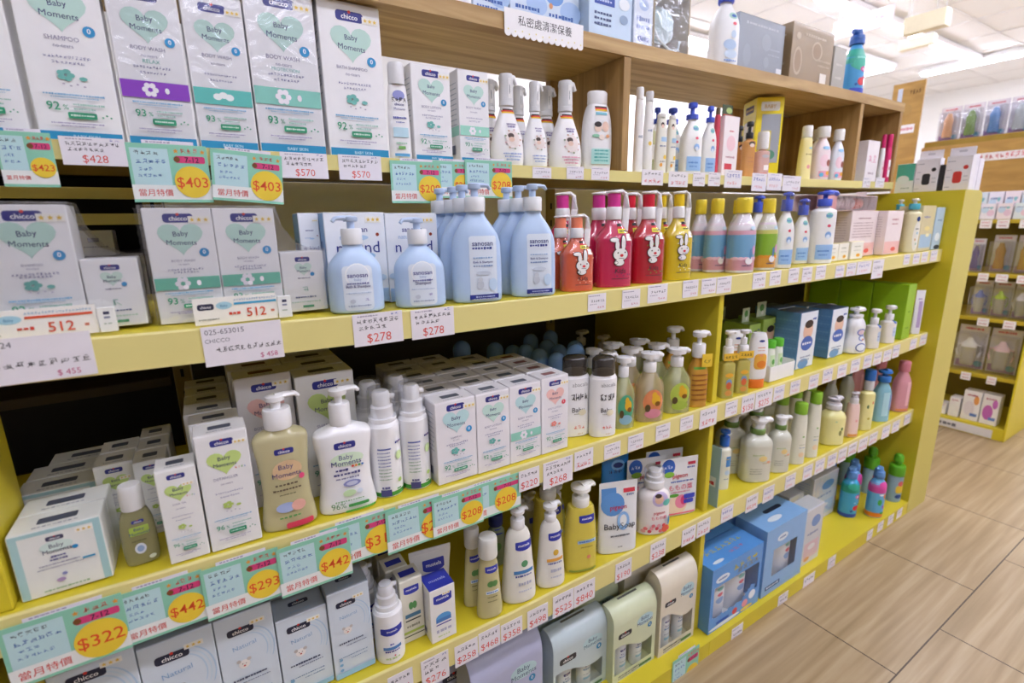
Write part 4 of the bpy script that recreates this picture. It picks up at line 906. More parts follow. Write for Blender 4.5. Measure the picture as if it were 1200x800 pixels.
for l, r, pb, pt, n, lab in ((531, 587.5, 355, 215, 4, 'big pale blue one-litre pump bottle, {} of the file nearer the small pump bottles'), (598.5, 649.5, 350, 216, 3, 'big pale blue one-litre pump bottle, {} of the file beside the orange bottles')):
    t, w, d, h = P('litre_pump_bottle', 'bottle', lab.format('front'), 'B', l, r, pb, pt, .7765, .42, True, GL)
    body(t, w, d, h * .765, 'sano', 2.6, SB, litre_art, label='label'); pump(t, h * .765 + .0003, w * .2, h * .12, h * .115, SWC, .2, w * .34, w * .12, SBP)
    rows(t, n, d + .008, lab, GL, -.001)
# kids shower bottles with long white spouts
def spout(t, z, r, hc, hs, col):
    wm = mat('#f2f2f4', .3); collar(t, z, r, hc, wm)
    z1 = z + hc; b = MB(); b.lathe([(r * .84, z1 - .001), (r * .84, z1 + hs * .9)], mat(col, .35), n=20); b.build('coloured_neck', t)
    b = MB(); b.lathe([(r * .95, z1 + hs * .9 + .0002), (r * 1.1, z1 + hs * 1.0), (r * .9, z1 + hs * 1.08), (r * .3, z1 + hs * 1.12)], wm, n=20)
    zz = z1 + hs * 1.0; b.tube([(0, 0, zz), (r * 1.0, -r * .1, zz + hs * .04), (r * 1.55, -r * .2, zz - hs * .15), (r * 1.62, -r * .25, zz - hs * 1.1), (r * 1.5, -r * .25, z - hc * .9)], [r * .45, r * .5, r * .5, r * .5, r * .46], wm, 10, .6); b.build('pump_spout', t)
def bunny_art(kids, dark):
    def f(a, w, h):
        x = w * .06; k = w * .15; wh = mat('#f6f4f2', .45); ol = mat('#3a2a2a', .5)
        a.rect(w * .02, h * .90, w * .32, h * .945, mat('#16161a', .5)); a.rect(w * .02, h * .865, w * .32, h * .90, mat('#d8202a', .5)); a.rect(w * .02, h * .80, w * .32, h * .865, mat('#e6d628', .5)); a.dash(w * .17, h * .832, w * .22, h * .025, mat('#1c1c1c', .5), 4)
        a.rect(w * .24, h * .69, w * .39, h * .79, mat('#f4f2ee', .5))
        def ear(m_, r): 
            a.ell(x + k * .55, h * .655, w * .062 * r, w * .20 * (r * .5 + .5), m_)                      # upright ear
            a.ell(x - k * .62, h * .625, w * .06 * r, w * .13 * (r * .5 + .5), m_); a.ell(x - k * 1.15, h * .705, w * .12 * (r * .5 + .5), w * .055 * r, m_)   # ear that flops over
        ear(ol, 1.25); a.ell(x, h * .49, w * .225, w * .175, ol); a.ell(x - w * .03, h * .37, w * .155, w * .10, ol)
        ear(wh, .95); a.ell(x, h * .49, w * .205, w * .155, wh); a.ell(x - w * .03, h * .37, w * .135, w * .082, wh)
        a.ell(x + w * .03, h * .475, w * .05, w * .038, mat('#e0303c', .5), 8); a.rect(x - w * .05, h * .43, x + w * .1, h * .437, ol); a.ell(x - w * .08, h * .515, w * .022, w * .022, ol, 6); a.ell(x + w * .12, h * .52, w * .022, w * .022, ol, 6); a.ell(x - w * .13, h * .37, w * .06, w * .045, ol, 9); a.ell(x - w * .13, h * .37, w * .046, w * .033, wh, 9)
        a.text('Kids', x, h * .25, w * .16, mat('#2a2028', .5), w * .3, .02)
        for q in range(10): a.ell(w * (-.16 + .06 * q), h * (.2 + .03 * math.sin(q * 2.3)) + (h * .4 if q % 3 == 0 else 0), w * .022, w * .022, mat(dark, .5), 7)
        a.dash(x, h * .13, w * .5, w * .03, mat('#4a2a30', .5), 10)
    return f
KB = [('orange', 659.5, 697, 344.5, 252, 2, '#f2704c', '#f58a68', 'small orange', 1.), ('pink', 699, 741, 339, 223, 2, '#e02c62', '#d83a94', 'big raspberry-pink', 1), ('red', 740.5, 778.5, 335, 224, 2, '#d01e34', '#d8203a', 'big red', 1), ('yellow', 777.5, 811, 329.5, 224, 2, '#f2d51c', '#f0cc20', 'big yellow', 1)]
for nm, l, r, pb, pt, n, col, neck, word, _ in KB:
    lab = word + ' kids shower bottle with white rabbit, {} of its file'
    t, w, d, h = P('kids_shower_bottle', 'bottle', lab.format('front'), 'B', l, r, pb, pt, None, .62, True, 'rabbit shower bottles')
    m = mat(col, .22, .93 if nm != 'yellow' else .95, coat=.4)
    body(t, w, d, h * .70, 'oct' if nm != 'orange' else 'oct', 2.8, m, bunny_art(None, {'orange': '#f8b090', 'pink': '#8a1a5a', 'red': '#6a8a2a', 'yellow': '#f0f0c0'}[nm]), label='label', film=True); spout(t, h * .70 + .0003, w * .2, h * .13, h * .15, neck)
    rows(t, n, d + .01, lab, 'rabbit shower bottles', -.004)
    if nm == 'orange': x0 = t
    if nm == 'pink': dup(t, (t.location.x - w * .95, t.location.y + d + .012, t.location.z), 'big raspberry-pink kids shower bottle standing behind the orange ones', 'rabbit shower bottles')
# yellow-capped and blue-capped bottles
def cloud_art(top, mid, low):
    def f(a, w, h):
        for q in range(5): a.ell(w * (-.36 + .18 * q), h * .24, w * .12, h * .03, mat('#f2c8d8' if mid[1] != '9' else '#f0a030', .45), 10)
        a.ell(w * .12, h * .2, w * .15, h * .06, mat('#f6f2f4', .45)); a.ell(w * .16, h * .32, w * .05, h * .09, mat('#6a9ac8', .45)); a.ell(w * .3, h * .38, w * .06, h * .08, mat('#e8a8d0', .45)); a.ell(w * .2, h * .75, w * .1, h * .03, mat('#c8e4f4', .45)); a.dash(w * .05, h * .12, w * .4, h * .02, mat('#5a5a7a', .5), 7)
    return f
def wraps(top, mid, low): return ((.04, .24, mat(low, .35)), (.24, .64, mat(mid, .35)), (.64, .71, mat(top, .35)), (.80, .84, mat('#f4e6ee', .35)))
YC = mat('#f2d93c', .3, coat=.3)
GY = 'yellow-capped kids bottles'
for l, r, pb, pt, y, lab, tcol in ((809, 831, 328, 234, .87, 'sky-blue pastel bottle with yellow cap, nearest the big yellow bottle', '#f0b8cc'), (825, 851, 325.5, 233, .83, 'sky-blue pastel bottle with yellow cap, the middle of three', '#f0b8cc'), (848.5, 881.5, 322, 232, None, 'sky-blue pastel bottle with yellow cap, beside the green one', '#f0b8cc')):
    t, w, d, h = P('kids_lotion_bottle', 'bottle', lab, 'B', l, r, pb, pt, y, .72, True, GY); body(t, w, d, h * .80, 'slope', 2.3, mat('#f0eaf0', .3, coat=.3), cloud_art(tcol, '#7fb9e0', '#e6a8b8'), label='label', bands=wraps(tcol, '#7fb9e0', '#e6a8b8'), film=True); cap(t, h * .80 + .0003, w * .28, h * .2, YC)
t, w, d, h = P('kids_lotion_bottle', 'bottle', 'lime-green pastel bottle with yellow cap between sky-blue and blue-pump bottles', 'B', 881.5, 907, 317, 233, None, .72, True, GY); body(t, w, d, h * .80, 'slope', 2.3, mat('#f0f0e4', .3, coat=.3), cloud_art('#e4e47a', '#98c832', '#f0b040'), label='label', bands=wraps('#e4e47a', '#98c832', '#f0b040'), film=True); cap(t, h * .80 + .0003, w * .28, h * .2, YC)
dup(t, (t.location.x - .02, t.location.y + .075, t.location.z), 'lime-green pastel bottle with yellow cap standing one row back', GY)
GBP = 'blue-pump wash bottles on the middle shelf'
for l, r, pb, pt, y, lab, hf in ((903.5, 925.5, 316, 226, None, 'film-wrapped white blue-pump bottle next to the lime-green bottle', 0), (925, 945, 313, 234, .82, 'film-wrapped white blue-pump bottle, the shorter one in the middle', 0), (942, 970.5, 309, 225, None, 'white blue-pump bottle with wide flat pump head beside the daisy cartons', 1)):
    t, w, d, h = P('baby_wash_bottle', 'bottle', lab, 'B', l, r, pb, pt, y, .6, True, GBP)
    hb = .76 if not hf else .80
    body(t, w, d, h * hb, 'sano' if not hf else 'sq', 3, CW, bw, label='label')
    if hf: pump(t, h * hb + .0003, w * .27, h * .1, h * .1, BLU, .1, w * .56, w * .3)
    else: pump(t, h * hb + .0003, w * .27, h * .15, h * .09, BLU, .2, w * .3, w * .25); film = MB(); film.lathe([(w * .32, h * hb + .002), (w * .33, h * .97), (w * .2, h * 1.005)], film_mat(), n=14, cap0=False, cap1=False); film.build('film_sleeve', t)
t, w, d, h = P('baby_wash_bottle', 'bottle', 'white blue-pump bottle behind the film-wrapped ones on the middle shelf', 'B', 872, 894, 316, 230, .93, .6, True, GBP); body(t, w, d, h * .76, 'sano', 3, CW, None); pump(t, h * .76 + .0003, w * .27, h * .15, h * .09, BLU, .2, w * .3, w * .25)
# daisy sample cartons and clear-capped bottles behind
dz = lines_art([('d', 0, .72, .5, .08, '#b8b8a8', 4), ('e', .1, .22, .34, .2, '#f0c040'), ('e', .1, .22, .14, .1, '#f08a30'), ('d', 0, .5, .6, .05, '#c8c8bc', 5)])
for i, (l, r, pb, pt, lab) in enumerate(((968, 980.5, 307.5, 286, 'small white daisy carton next to the wide blue pump bottle'), (981.5, 993, 306, 285, 'small white daisy carton, the middle of three'), (994, 1008, 304.5, 283, 'small white daisy carton beside the pink cartons'))):
    t, w, d, h = P('sample_carton', 'carton', lab, 'B', l, r, pb, pt, .80, .03, group='small daisy cartons'); carton(t, w, d, h, '#f4f2e8', dz, topcol='#f0e8b0')
for l, r, pb, pt, y, lab in ((968, 984, 303, 258, .87, 'short white bottle with amber cap behind the daisy cartons'), (984, 1003, 301, 238, .87, 'taller frosted bottle with pointed cap behind the daisy cartons')):
    bottle('lotion_bottle', lab, 'B', l, r, pb, pt, y, .8, 'round' if pt > 250 else 'drop', 2.2, mat('#f0f0f2', .3, .92), None, .75, c_cap(mat('#e8a838' if pt > 250 else '#eeeeee', .35), .3 if pt > 250 else .17))
pk = lines_art([('r', 0, .16, .96, .28, '#efc0bc'), ('e', .2, .12, .2, .1, '#e05a4a'), ('d', -.02, .84, .5, .03, '#b08890', 8)] + [('d', -.05, .74 - .06 * i, .75, .022, '#b8a0a4', 16) for i in range(6)])
t, w, d, h = P('cream_carton', 'carton', 'wide pale pink carton under the boxed pink tube', 'B', 1001, 1031, 303.5, 247, .80, .09, group='pale pink cartons'); carton(t, w, d, h, '#f0e2e2', pk, side_lines('#b8a0a4'))
t, w, d, h = P('cream_carton', 'carton', 'narrow pale pink carton next to the teal-pump bottles', 'B', 1031.5, 1050, 301, 247, .80, .09, group='pale pink cartons'); carton(t, w, d, h, '#f2e4e4', lines_art([('r', 0, .16, .96, .28, '#efc0bc'), ('e', .1, .12, .3, .1, '#e05a4a'), ('d', 0, .8, .4, .04, '#c08890'), ('d', 0, .7, .4, .03, '#c08890')]), side_lines('#b8a0a4')); pz, pyy = t.location.z + h, t.location.y
t, w, d, h = P('cream_carton', 'carton', 'pale pink carton standing behind the frosted bottle', 'B', 968, 1000, 301, 247, .93, .06, group='pale pink cartons'); carton(t, w, d, h, '#ecdcdc', pk)
# tube in a window box lying on the pink cartons
xl, xr = at_y(963, 234, .81).x, at_y(1034, 234, .81).x; xc = (xl + xr) / 2; W = xr - xl; H = .048
t = thing('boxed_tube', 'clear-fronted carton with a coral-capped tube lying on the pink cartons', 'tube carton', (xc, .85, pz + .0012))
b = MB(); m = mat('#ecd2d2', .35, coat=.3); b.box(-W / 2, W / 2, .034, .036, 0, H, m, .0004); b.box(-W / 2, W / 2, -.036, .0335, 0, .0015, m, .0004); b.box(-W / 2, W / 2, -.036, .0335, H - .0015, H, m, .0004); b.box(W / 2 - .0015, W / 2, -.036, .0335, .002, H - .002, m, .0004); b.box(-W / 2, -W * .2, -.036, -.0345, .002, H - .002, mat('#d8a0a0', .35), .0004); b.build('carton', t)
b = MB(); b.tube([(-W * .18, 0, H * .5), (-W * .1, 0, H * .5), (W * .2, 0, H * .5), (W * .215, 0, H * .5)], [H * .34, H * .36, H * .42, H * .3], mat('#e6c4c8', .3, coat=.4), 16); tb = b.build('tube', t)
b = MB(); b.tube([(W * .22, 0, H * .5), (W * .23, 0, H * .5), (W * .36, 0, H * .5), (W * .37, 0, H * .5)], [H * .34, H * .37, H * .37, H * .33], mat('#f0705c', .35), 16); b.build('tube_cap', tb)
b = MB(); b.box(-W * .19, W / 2 - .002, -.036, -.0355, .0018, H - .0018, film_mat(), .0001); b.build('window', t)
b = MB(); b.box(W / 2 + .0002, W / 2 + .0012, .0, .033, .001, H * 1.35, mat('#e9e2e4', .4), .0003); b.build('hang_card', t)
# teal pump bottles and the last boxes
TL = mat('#4fb0c8', .35)
for l, r, pb, pt, y, lab in ((1040, 1054, 299, 234, .87, 'cream teal-pump bottle half hidden by its twin'), (1053.5, 1073, 297, 233, None, 'cream teal-pump bottle with white label beside the beige carton')):
    bottle('body_lotion_bottle', lab, 'B', l, r, pb, pt, y, .62, 'sq', 2.6, mat('#e2d9b0', .35), lines_art([('e', .16, .38, .5, .7, '#f0ede2'), ('e', .16, .78, .26, .12, '#24407c'), ('e', .2, .45, .1, .06, '#8ac0d8'), ('e', .1, .3, .1, .06, '#d8b070'), ('e', .2, .2, .1, .05, '#88b8a0'), ('d', .16, .55, .26, .03, '#6a6a60', 4)]), .80, lambda t, z, w, h: pump(t, z, w * .30, h * .55, h * .45, TL, .2, w * .3, w * .2, mat('#e8e4d0', .35)), group='teal-pump bottles')
t, w, d, h = P('lotion_carton', 'carton', 'beige carton with slanting brown script near the shelf end', 'B', 1074, 1089, 295, 241, .778, .075); carton(t, w, d, h, '#d9cda0', lines_art([('r', .0, .22, .9, .3, '#a8c4d8'), ('d', -.1, .75, .5, .05, '#8a8ab0', 4), ('e', .0, .5, .4, .1, '#e8d890'), ('e', .1, .35, .3, .08, '#f0e8c0')]), lines_art([('h', 0, .5, .3, .3, '#5a4a3a', 1), ('d', 0, .3, .5, .04, '#a89868')]))
t, w, d, h = P('lotion_carton', 'carton', 'pale blue carton, the last one before the yellow end column', 'B', 1090.5, 1100, 293, 243, .778, .06); carton(t, w, d, h, '#b9d4ea', lines_art([('e', 0, .3, .6, .2, '#e8f2fa'), ('e', .1, .06, .7, .1, '#2a3a50'), ('d', 0, .7, .5, .06, '#6a90b8', 4)]))
# ================================================================== shelf C (under the middle shelf)
def M(o, **k): d = dict(foot=None); d.update(o); d.update(k); return d
GRN, PNK, MNT, BLH = '#c4db84', '#f1c3bd', '#c4e2d8', '#bcdfe2'
# square boxes at the near end
def wide_art(a, w, h):
    tl = mat('#a9ced0', .5); a.rect(-w / 2 + .0014, .0014, -w * .40, h - .0014, tl); a.rect(w * .40, .0014, w / 2 - .0014, h - .0014, tl); a.rect(-w * .40, h * .93, w * .40, h - .0014, tl)
    logo(a, -w * .02, h * .84, w * .19, col='#4a4a66'); a.ell(-w * .02, h * .72, w * .18, h * .08, mat('#d4e6de', .5)); a.text('Baby', -w * .02, h * .73, h * .06, mat('#4a5070', .5)); a.text('Moments', -w * .02, h * .655, h * .06, mat('#4a5070', .5)); a.ell(w * .17, h * .64, w * .035, w * .03, mat('#3196d0', .5))
    a.dash(-w * .02, h * .57, w * .16, h * .03, mat('#4a4a90', .5), 5); a.dash(-w * .02, h * .52, w * .2, h * .03, mat('#4a4a90', .5), 6); a.dash(-w * .02, h * .46, w * .44, h * .02, mat('#8a88a0', .5)); a.dash(-w * .02, h * .41, w * .5, h * .02, mat('#a8a8b8', .5))
    a.rect(w * .22, h * .42, w * .36, h * .45, mat('#3a9cc8', .5)); a.ell(0, h * .28, w * .03, h * .025, mat('#8a90c0', .5)); a.ell(-w * .05, h * .2, w * .05, h * .03, mat('#a890b8', .5)); a.dash(0, h * .08, w * .5, h * .03, mat('#9ab898', .5), 12)
t, w, d, h = P('wipes_carton', 'carton', 'wide white carton with teal borders at the near shelf end, front one', 'C', 27, 134, 698, 617, .79, .05, group='wide teal-bordered cartons')
carton(t, w, d, h, '#e9ebe6', wide_art, None, top_logo(), sticker=(.3, .87, w * .2, w * .07))
rows(t, 5, .054, 'wide white carton with teal borders at the near shelf end, {} from the front', 'wide teal-bordered cartons')
# small cartons behind the oil bottle
small_green = moments(**M({}, heart=GRN, title='HAIR OIL', pct='96', kids=True, pict='#b4cc6a'))
for l, r, pb, pt, y, lab in ((121, 168, 648, 553, .87, 'small green-heart carton behind the short oil bottle, {} of its file'), (171, 209, 640, 540, .88, 'small green-heart carton behind the slim front carton, {} of its file')):
    t, w, d, h = P('baby_lotion_carton', 'carton', lab.format('front'), 'C', l, r, pb, pt, y, .05, group='small green-heart cartons'); carton(t, w, d, h, '#e8e8e4', small_green, None, top_logo(), sticker=(.25, .8, w * .3, w * .1)); rows(t, 2 if l < 150 else 3, .054, lab, 'small green-heart cartons')
OLIVE = mat('#a09c70', .12, .78, coat=.3)
def oil_art(a, w, h):
    logo(a, w * .05, h * .80, w * .34); a.rrect(-w * .22, h * .56, w * .32, h * .72, w * .05, mat('#a8c050', .5)); a.text('Baby', w * .05, h * .675, w * .11, mat(NAVY, .5)); a.text('Moments', w * .05, h * .60, w * .11, mat(NAVY, .5)); a.ell(w * .0, h * .32, w * .16, w * .2, mat('#dfe4ee', .5)); a.ell(w * .0, h * .32, w * .1, w * .12, mat('#8fa8d0', .5)); a.ell(w * .28, h * .12, w * .1, w * .08, mat('#e4ead8', .5)); a.dash(0, h * .47, w * .4, w * .05, mat('#5a5a30', .5), 6)
bottle('baby_oil_bottle', 'short olive oil bottle with tall white cap at the near end', 'C', 148.5, 190, 672, 568, .80, .6, 'oval', 3, OLIVE, oil_art, .70, lambda t, z, w, h: cap(t, z, w * .34, h, mat('#e8e8e8', .35)))
def detangler(a, w, h): moments(**M({}, heart=GRN, title='DETANGLER', pct='96', kids=True, pict='#b4cc6a'))(a, w, h)
t, w, d, h = P('baby_lotion_carton', 'carton', 'slim short green-heart carton on the shelf edge beside the detangler carton', 'C', 201, 247, 659, 549, .778, .045, group='green-heart cartons'); carton(t, w, d, h, '#ececea', small_green, None, top_logo(), sticker=(.25, .82, w * .3, w * .1))
labd = 'tall green-heart detangler carton with coloured kids lettering, {} of its file'
t, w, d, h = P('baby_wash_carton', 'carton', labd.format('front'), 'C', 249.5, 308, 645, 507, .778, .048, group='detangler cartons'); carton(t, w, d, h, '#ececec', detangler, side_lines(), top_logo(), sticker=(.33, .9, w * .26, w * .1)); rows(t, 6, .052, labd, 'detangler cartons')
# tall pink- and green-heart cartons half behind bottles
labp = 'tall pink-heart carton behind the amber pump bottle, {} of its file'
t, w, d, h = P('baby_wash_carton', 'carton', labp.format('front'), 'C', 283, 347, 616, 444, .868, .055, group='pink-heart cartons'); carton(t, w, d, h, '#eae8ea', moments(**M({}, heart=PNK, title='BODY WASH', pct='92', pict='#e88a80', age='1', agecol='#e04a5a')), side_lines(), top_logo('#6a4a50'), sticker=(.30, .93, w * .3, w * .1)); rows(t, 4, .06, labp, 'pink-heart cartons')
labg = 'tall green-heart carton behind the white lotion pump bottle, {} of its file'
t, w, d, h = P('baby_wash_carton', 'carton', labg.format('front'), 'C', 362, 426, 590, 438, .862, .055, group='tall green-heart cartons'); carton(t, w, d, h, '#ebebe9', moments(**M({}, heart=GRN, title='SHAMPOO', pct='96', kids=True, pict='#b4cc6a')), side_lines(), top_logo(), sticker=(.3, .92, w * .3, w * .1)); rows(t, 4, .06, labg, 'tall green-heart cartons')
WPL = mat('#f4f4f6', .3, coat=.3)
AMB = mat('#dcd3a4', .1, .66, coat=.4)
def amber_art(a, w, h):
    logo(a, w * .02, h * .80, w * .34); a.ell(w * .04, h * .61, w * .26, h * .10, mat('#d8b890', .45)); a.text('Baby', w * .02, h * .65, w * .10, mat('#3a3a7a', .5)); a.text('Moments', w * .02, h * .57, w * .10, mat('#3a3a7a', .5), w * .5); a.ell(w * .28, h * .52, w * .05, w * .06, mat('#e04a7a', .5))
    a.dash(0, h * .47, w * .4, w * .05, mat('#5a4a3a', .5), 6); a.dash(0, h * .42, w * .5, w * .04, mat('#5a4a3a', .5), 9); a.dash(0, h * .37, w * .3, w * .03, mat('#6a6a4a', .5), 5); a.ell(-w * .06, h * .24, w * .18, h * .05, mat('#a8b8e0', .5)); a.ell(w * .16, h * .24, w * .13, h * .055, mat('#e8b0a0', .5)); a.dash(0, h * .14, w * .4, w * .05, mat('#5a9a50', .5), 5); a.rrect(-w * .1, h * .02, w * .4, h * .08, w * .04, mat('#d83a5a', .5))
bottle('pump_bottle', 'clear amber baby wash bottle with white pump before the pink-heart cartons', 'C', 309, 372, 629, 463, .782, .55, 'lotion', 3, AMB, amber_art, .76, c_pump(WPL, .25, .6, .15, .42, .17))
def lotion_art(a, w, h):
    logo(a, 0, h * .80, w * .36); a.ell(w * .02, h * .635, w * .28, h * .08, mat('#d9ecd0', .5)); a.text('Baby', 0, h * .665, w * .09, mat('#3a3a80', .5)); a.text('Moments', 0, h * .60, w * .10, mat('#3a3a80', .5), w * .5)
    for i, c in enumerate(('#e0483c', '#f0a030', '#58a848', '#3a7cc0')): a.ell(w * (.1 + .055 * i), h * .545, w * .024, w * .022, mat(c, .5), 8)
    a.dash(-w * .08, h * .52, w * .22, w * .05, mat('#3a3a80', .5), 4); a.dash(0, h * .47, w * .46, w * .05, mat('#4a4a8a', .5), 8); a.dash(0, h * .42, w * .4, w * .03, mat('#7a7aa0', .5), 9); a.ell(w * .06, h * .35, w * .15, h * .04, mat('#8a90c4', .5)); a.ell(w * .06, h * .35, w * .1, h * .025, mat('#c8cce4', .5)); a.ell(w * .0, h * .24, w * .11, h * .04, mat('#c8e4b4', .5)); a.ell(w * .18, h * .24, w * .05, h * .03, mat('#dfe8f4', .5))
    a.dash(0, h * .155, w * .5, w * .03, mat('#90b890', .5), 12); a.text('96%', -w * .2, h * .11, w * .11, mat('#4a8a5a', .5)); a.rrect(-w * .04, h * .075, w * .32, h * .11, w * .02, mat('#3f9a4a', .5)); a.rrect(-w * .1, h * .012, w * .44, h * .04, w * .02, mat('#58b848', .5))
bottle('pump_bottle', 'white waisted lotion pump bottle with navy oval logo on shelf edge', 'C', 376, 442, 603, 455, .782, .5, 'lotion', 3, WPL, lotion_art, .71, c_pump(WPL, .18, .6, 0.2, .36, .15))
def foamb_art(a, w, h):
    a.rect(-w * .30, h * .66, w * .1, h * .68, mat('#6a78b8', .5))
    for q in range(9): a.dash(-w * .12, h * (.62 - .045 * q), w * .38, h * .016, mat(('#8a94c4', '#94b49c')[q > 4], .5), 9)
    logo(a, w * .34, h * .74, w * .2); a.ell(w * .34, h * .56, w * .1, h * .06, mat('#cfe6a8', .5)); a.rect(-w * .3, h * .03, w * .02, h * .12, mat('#4a4a8a', .5)); a.dash(-w * .14, h * .15, w * .24, h * .03, mat('#6a6aa0', .5), 3); a.ell(w * .32, h * .22, w * .06, h * .03, mat('#b8d878', .5)); a.rect(w * .2, h * .1, w * .34, h * .12, mat('#4a9a50', .5))
for l, r, pb, pt, y, lab in ((441, 477, 589, 454, .79, 'white foam pump bottle with green base, nearer the white lotion pump'), (474.5, 508, 581, 447, .79, 'white foam pump bottle with green base, touching the small cartons')):
    t, w, d, h = bottle('foam_bottle', lab, 'C', l, r, pb, pt, y, 1, 'cyl', 2, WPL, foamb_art, .70, c_foam(WPL, .44, .14), group='white foam bottles', bands=((0., .07, mat('#3f9a3c', .35)),))
    dup(t, (t.location.x - .006, t.location.y + w + .012, t.location.z), lab.replace('white foam pump bottle with green base,', 'foam pump bottle standing right behind the one'), 'white foam bottles')
# four files of small cartons
CA = [(509, 555.5, 573, 469, M({}, heart=BLH, title='SHAMPOO', pct='92'), 'mint-heart', 'first'), (557.5, 595.5, 559, 459, M({}, heart=MNT, title='BODY LOTION', pct='92'), 'pale-leaf mint-heart', 'second'), (597, 633, 545.5, 450, M({}, heart=BLH, title='BODY WASH', pct='92', band='#93d2c0'), 'mint-banded', 'third'), (634, 665, 534, 441, M({}, heart=PNK, title='BODY LOTION', pct='92', pict='#ec8e84', age='1', agecol='#e04a5a'), 'pink-heart', 'fourth')]
for l, r, pb, pt, o, word, num in CA:
    lab = 'small white ' + word + ' carton, {} one in its file between foam and white bottles'
    t, w, d, h = P('baby_lotion_carton', 'carton', lab.format('front'), 'C', l, r, pb, pt, .785, .05, group='files of small white cartons'); carton(t, w - .001, d, h, '#eceaee', moments(**o), side_lines(band=o.get('band')), top_logo('#5f6672' if word != 'pink-heart' else '#8a5a58'), sticker=(.34, .9, w * .3, w * .11)); rows(t, {'first': 6, 'second': 6, 'third': 5, 'fourth': 4}[num], .053, lab, 'files of small white cartons')
# blue-capped bottles behind the files
BC = mat('#93c2fb', .12, .7, coat=.6); BB = mat('#cdd9e6', .15, .6)
def dome(t, z, w, h):
    r = w * .47; k = max(h - r, h * .2); b = MB(); b.lathe([(r * .97, z), (r, z + k * .1), (r, z + k)] + [(r * math.cos(a), z + k + (h - k) * math.sin(a)) for a in [PI / 2 * i / 7 for i in range(1, 7)]] + [(r * .04, z + h)], BC, n=22); b.build('blue_cap', t)
n_ = 0
for px, py, y in ((673, 403, .955), (655, 413, .985), (636, 410, 1.02), (657, 403, 1.06), (672, 399, 1.05), (620, 404, 1.075), (641, 398, 1.12), (645, 387, 1.21), (622, 391, 1.21), (601, 404, 1.14), (580, 401, 1.15), (541, 399, 1.14)):
    x = at_y(px, py + 8, y).x; z = zs('C', x) + .0015; H = z_row(x, y, py) - z; W = .05
    lab = ['blue-domed bottle {} white dark-capped bottle and the pink-heart file'.format('between the'), 'blue-domed bottle just behind the nearer white dark-capped bottle', 'blue-domed bottle behind the fourth row of pink-heart cartons', 'blue-domed bottle beside the third row of pink-heart cartons', 'blue-domed bottle behind the mint-banded file of cartons', 'blue-domed bottle touching the back of the mint-banded file', 'blue-domed bottle in the rear row near the slotted upright', 'hindmost blue-domed bottle beside the slotted upright', 'hindmost blue-domed bottle next to the last one by the upright', 'blue-domed bottle behind the pale-leaf file of cartons', 'blue-domed bottle in the gap behind the cartons, next to the lone one', 'lone blue-domed bottle standing behind the first file of cartons'][n_]; n_ += 1
    t = thing('feeding_bottle', lab, 'bottle', (x, y, z), group='blue-domed bottles'); body(t, W, W, H * .60, 'round', 2, BB, None, seg=20); dome(t, H * .60 + .0004, W, H * .40)
# white bottles with dark clear caps
DC = mat('#3f3a36', .15, .85, coat=.5)
def lib_art(a, w, h):
    a.text('abacala', w * .08, h * .86, w * .15, mat('#8a8a8e', .5), w * .56, -.005); a.hand(w * .06, h * .66, w * .6, h * .12, mat('#2a2a2c', .5), 4); a.text('Baby', w * .02, h * .45, w * .17, mat('#4a4a50', .5)); a.dash(w * .02, h * .38, w * .3, w * .05, mat('#c0c0b8', .5), 5); a.ell(w * .16, h * .4, w * .14, h * .05, mat('#efe8cc', .5)); a.hand(w * .06, h * .16, w * .4, h * .06, mat('#e05a4a', .5), 3); a.dash(w * .1, h * .05, w * .2, w * .05, mat('#d8c8b8', .5), 4)
def darkcap(t, z, w, h): cap(t, z, w * .42, h, DC, 'dark_clear_cap', sy=.75, dome=1); cap(t, z + .0004, w * .40, h * .22, mat('#c0b09c', .4), 'pump_base', sy=.75)
for l, r, pb, pt, y, lab in ((657, 691, 522, 419, .795, 'white oval bottle with dark clear cap touching the pink-heart carton'), (689, 720, 517, 417, None, 'white oval bottle with dark clear cap standing before the duck bottles')):
    t, w, d, h = bottle('lotion_bottle', lab, 'C', l, r, pb, pt, y, .6, 'cyl', 2.4, WPL, lib_art, .77, darkcap, group='dark-capped white bottles')
    if 'pink-heart' in lab: t.location.x += .012; t.location.y += .012
# clear duck bottles
CLR = mat('#d3d99c', .08, .42, coat=.5); CLO = mat('#dcc79c', .08, .42, coat=.5)
def duck_art(c1, c2):
    def f(a, w, h):
        a.ell(0, h * .42, w * .36, h * .26, mat(c1, .4)); a.ell(w * .1, h * .46, w * .16, h * .11, mat('#e8b42c', .4)); a.ell(w * .04, h * .56, w * .09, h * .07, mat('#e8b42c', .4)); a.ell(w * .16, h * .38, w * .1, h * .05, mat('#8a5a1a', .4)); a.ell(0, h * .18, w * .3, h * .1, mat(c2, .4)); a.ell(-w * .2, h * .3, w * .1, h * .08, mat('#5a4a2a', .4))
    return f
def lock_pump(t, z, w, h): 
    collar(t, z, w * .22, h * .52, WPL)
    b = MB(); b.lathe([(w * .13, z + h * .52 - .001), (w * .13, z + h * .72), (w * .30, z + h * .74), (w * .31, z + h * .98), (w * .25, z + h)], WPL, n=20); b.tube([(0, 0, z + h * .87), (w * .34, -.002, z + h * .88), (w * .44, -.002, z + h * .80)], [w * .12, w * .1, w * .08], WPL); b.build('pump_head', t)
    b = MB(); b.lathe([(w * .05, z - .09), (w * .05, z)], mat('#e8ece4', .3, .9), n=10); b.lathe([(w * .15, z - .05), (w * .15, z)], mat('#f0f0ec', .3, .9), n=12); b.build('dip_tube', t)
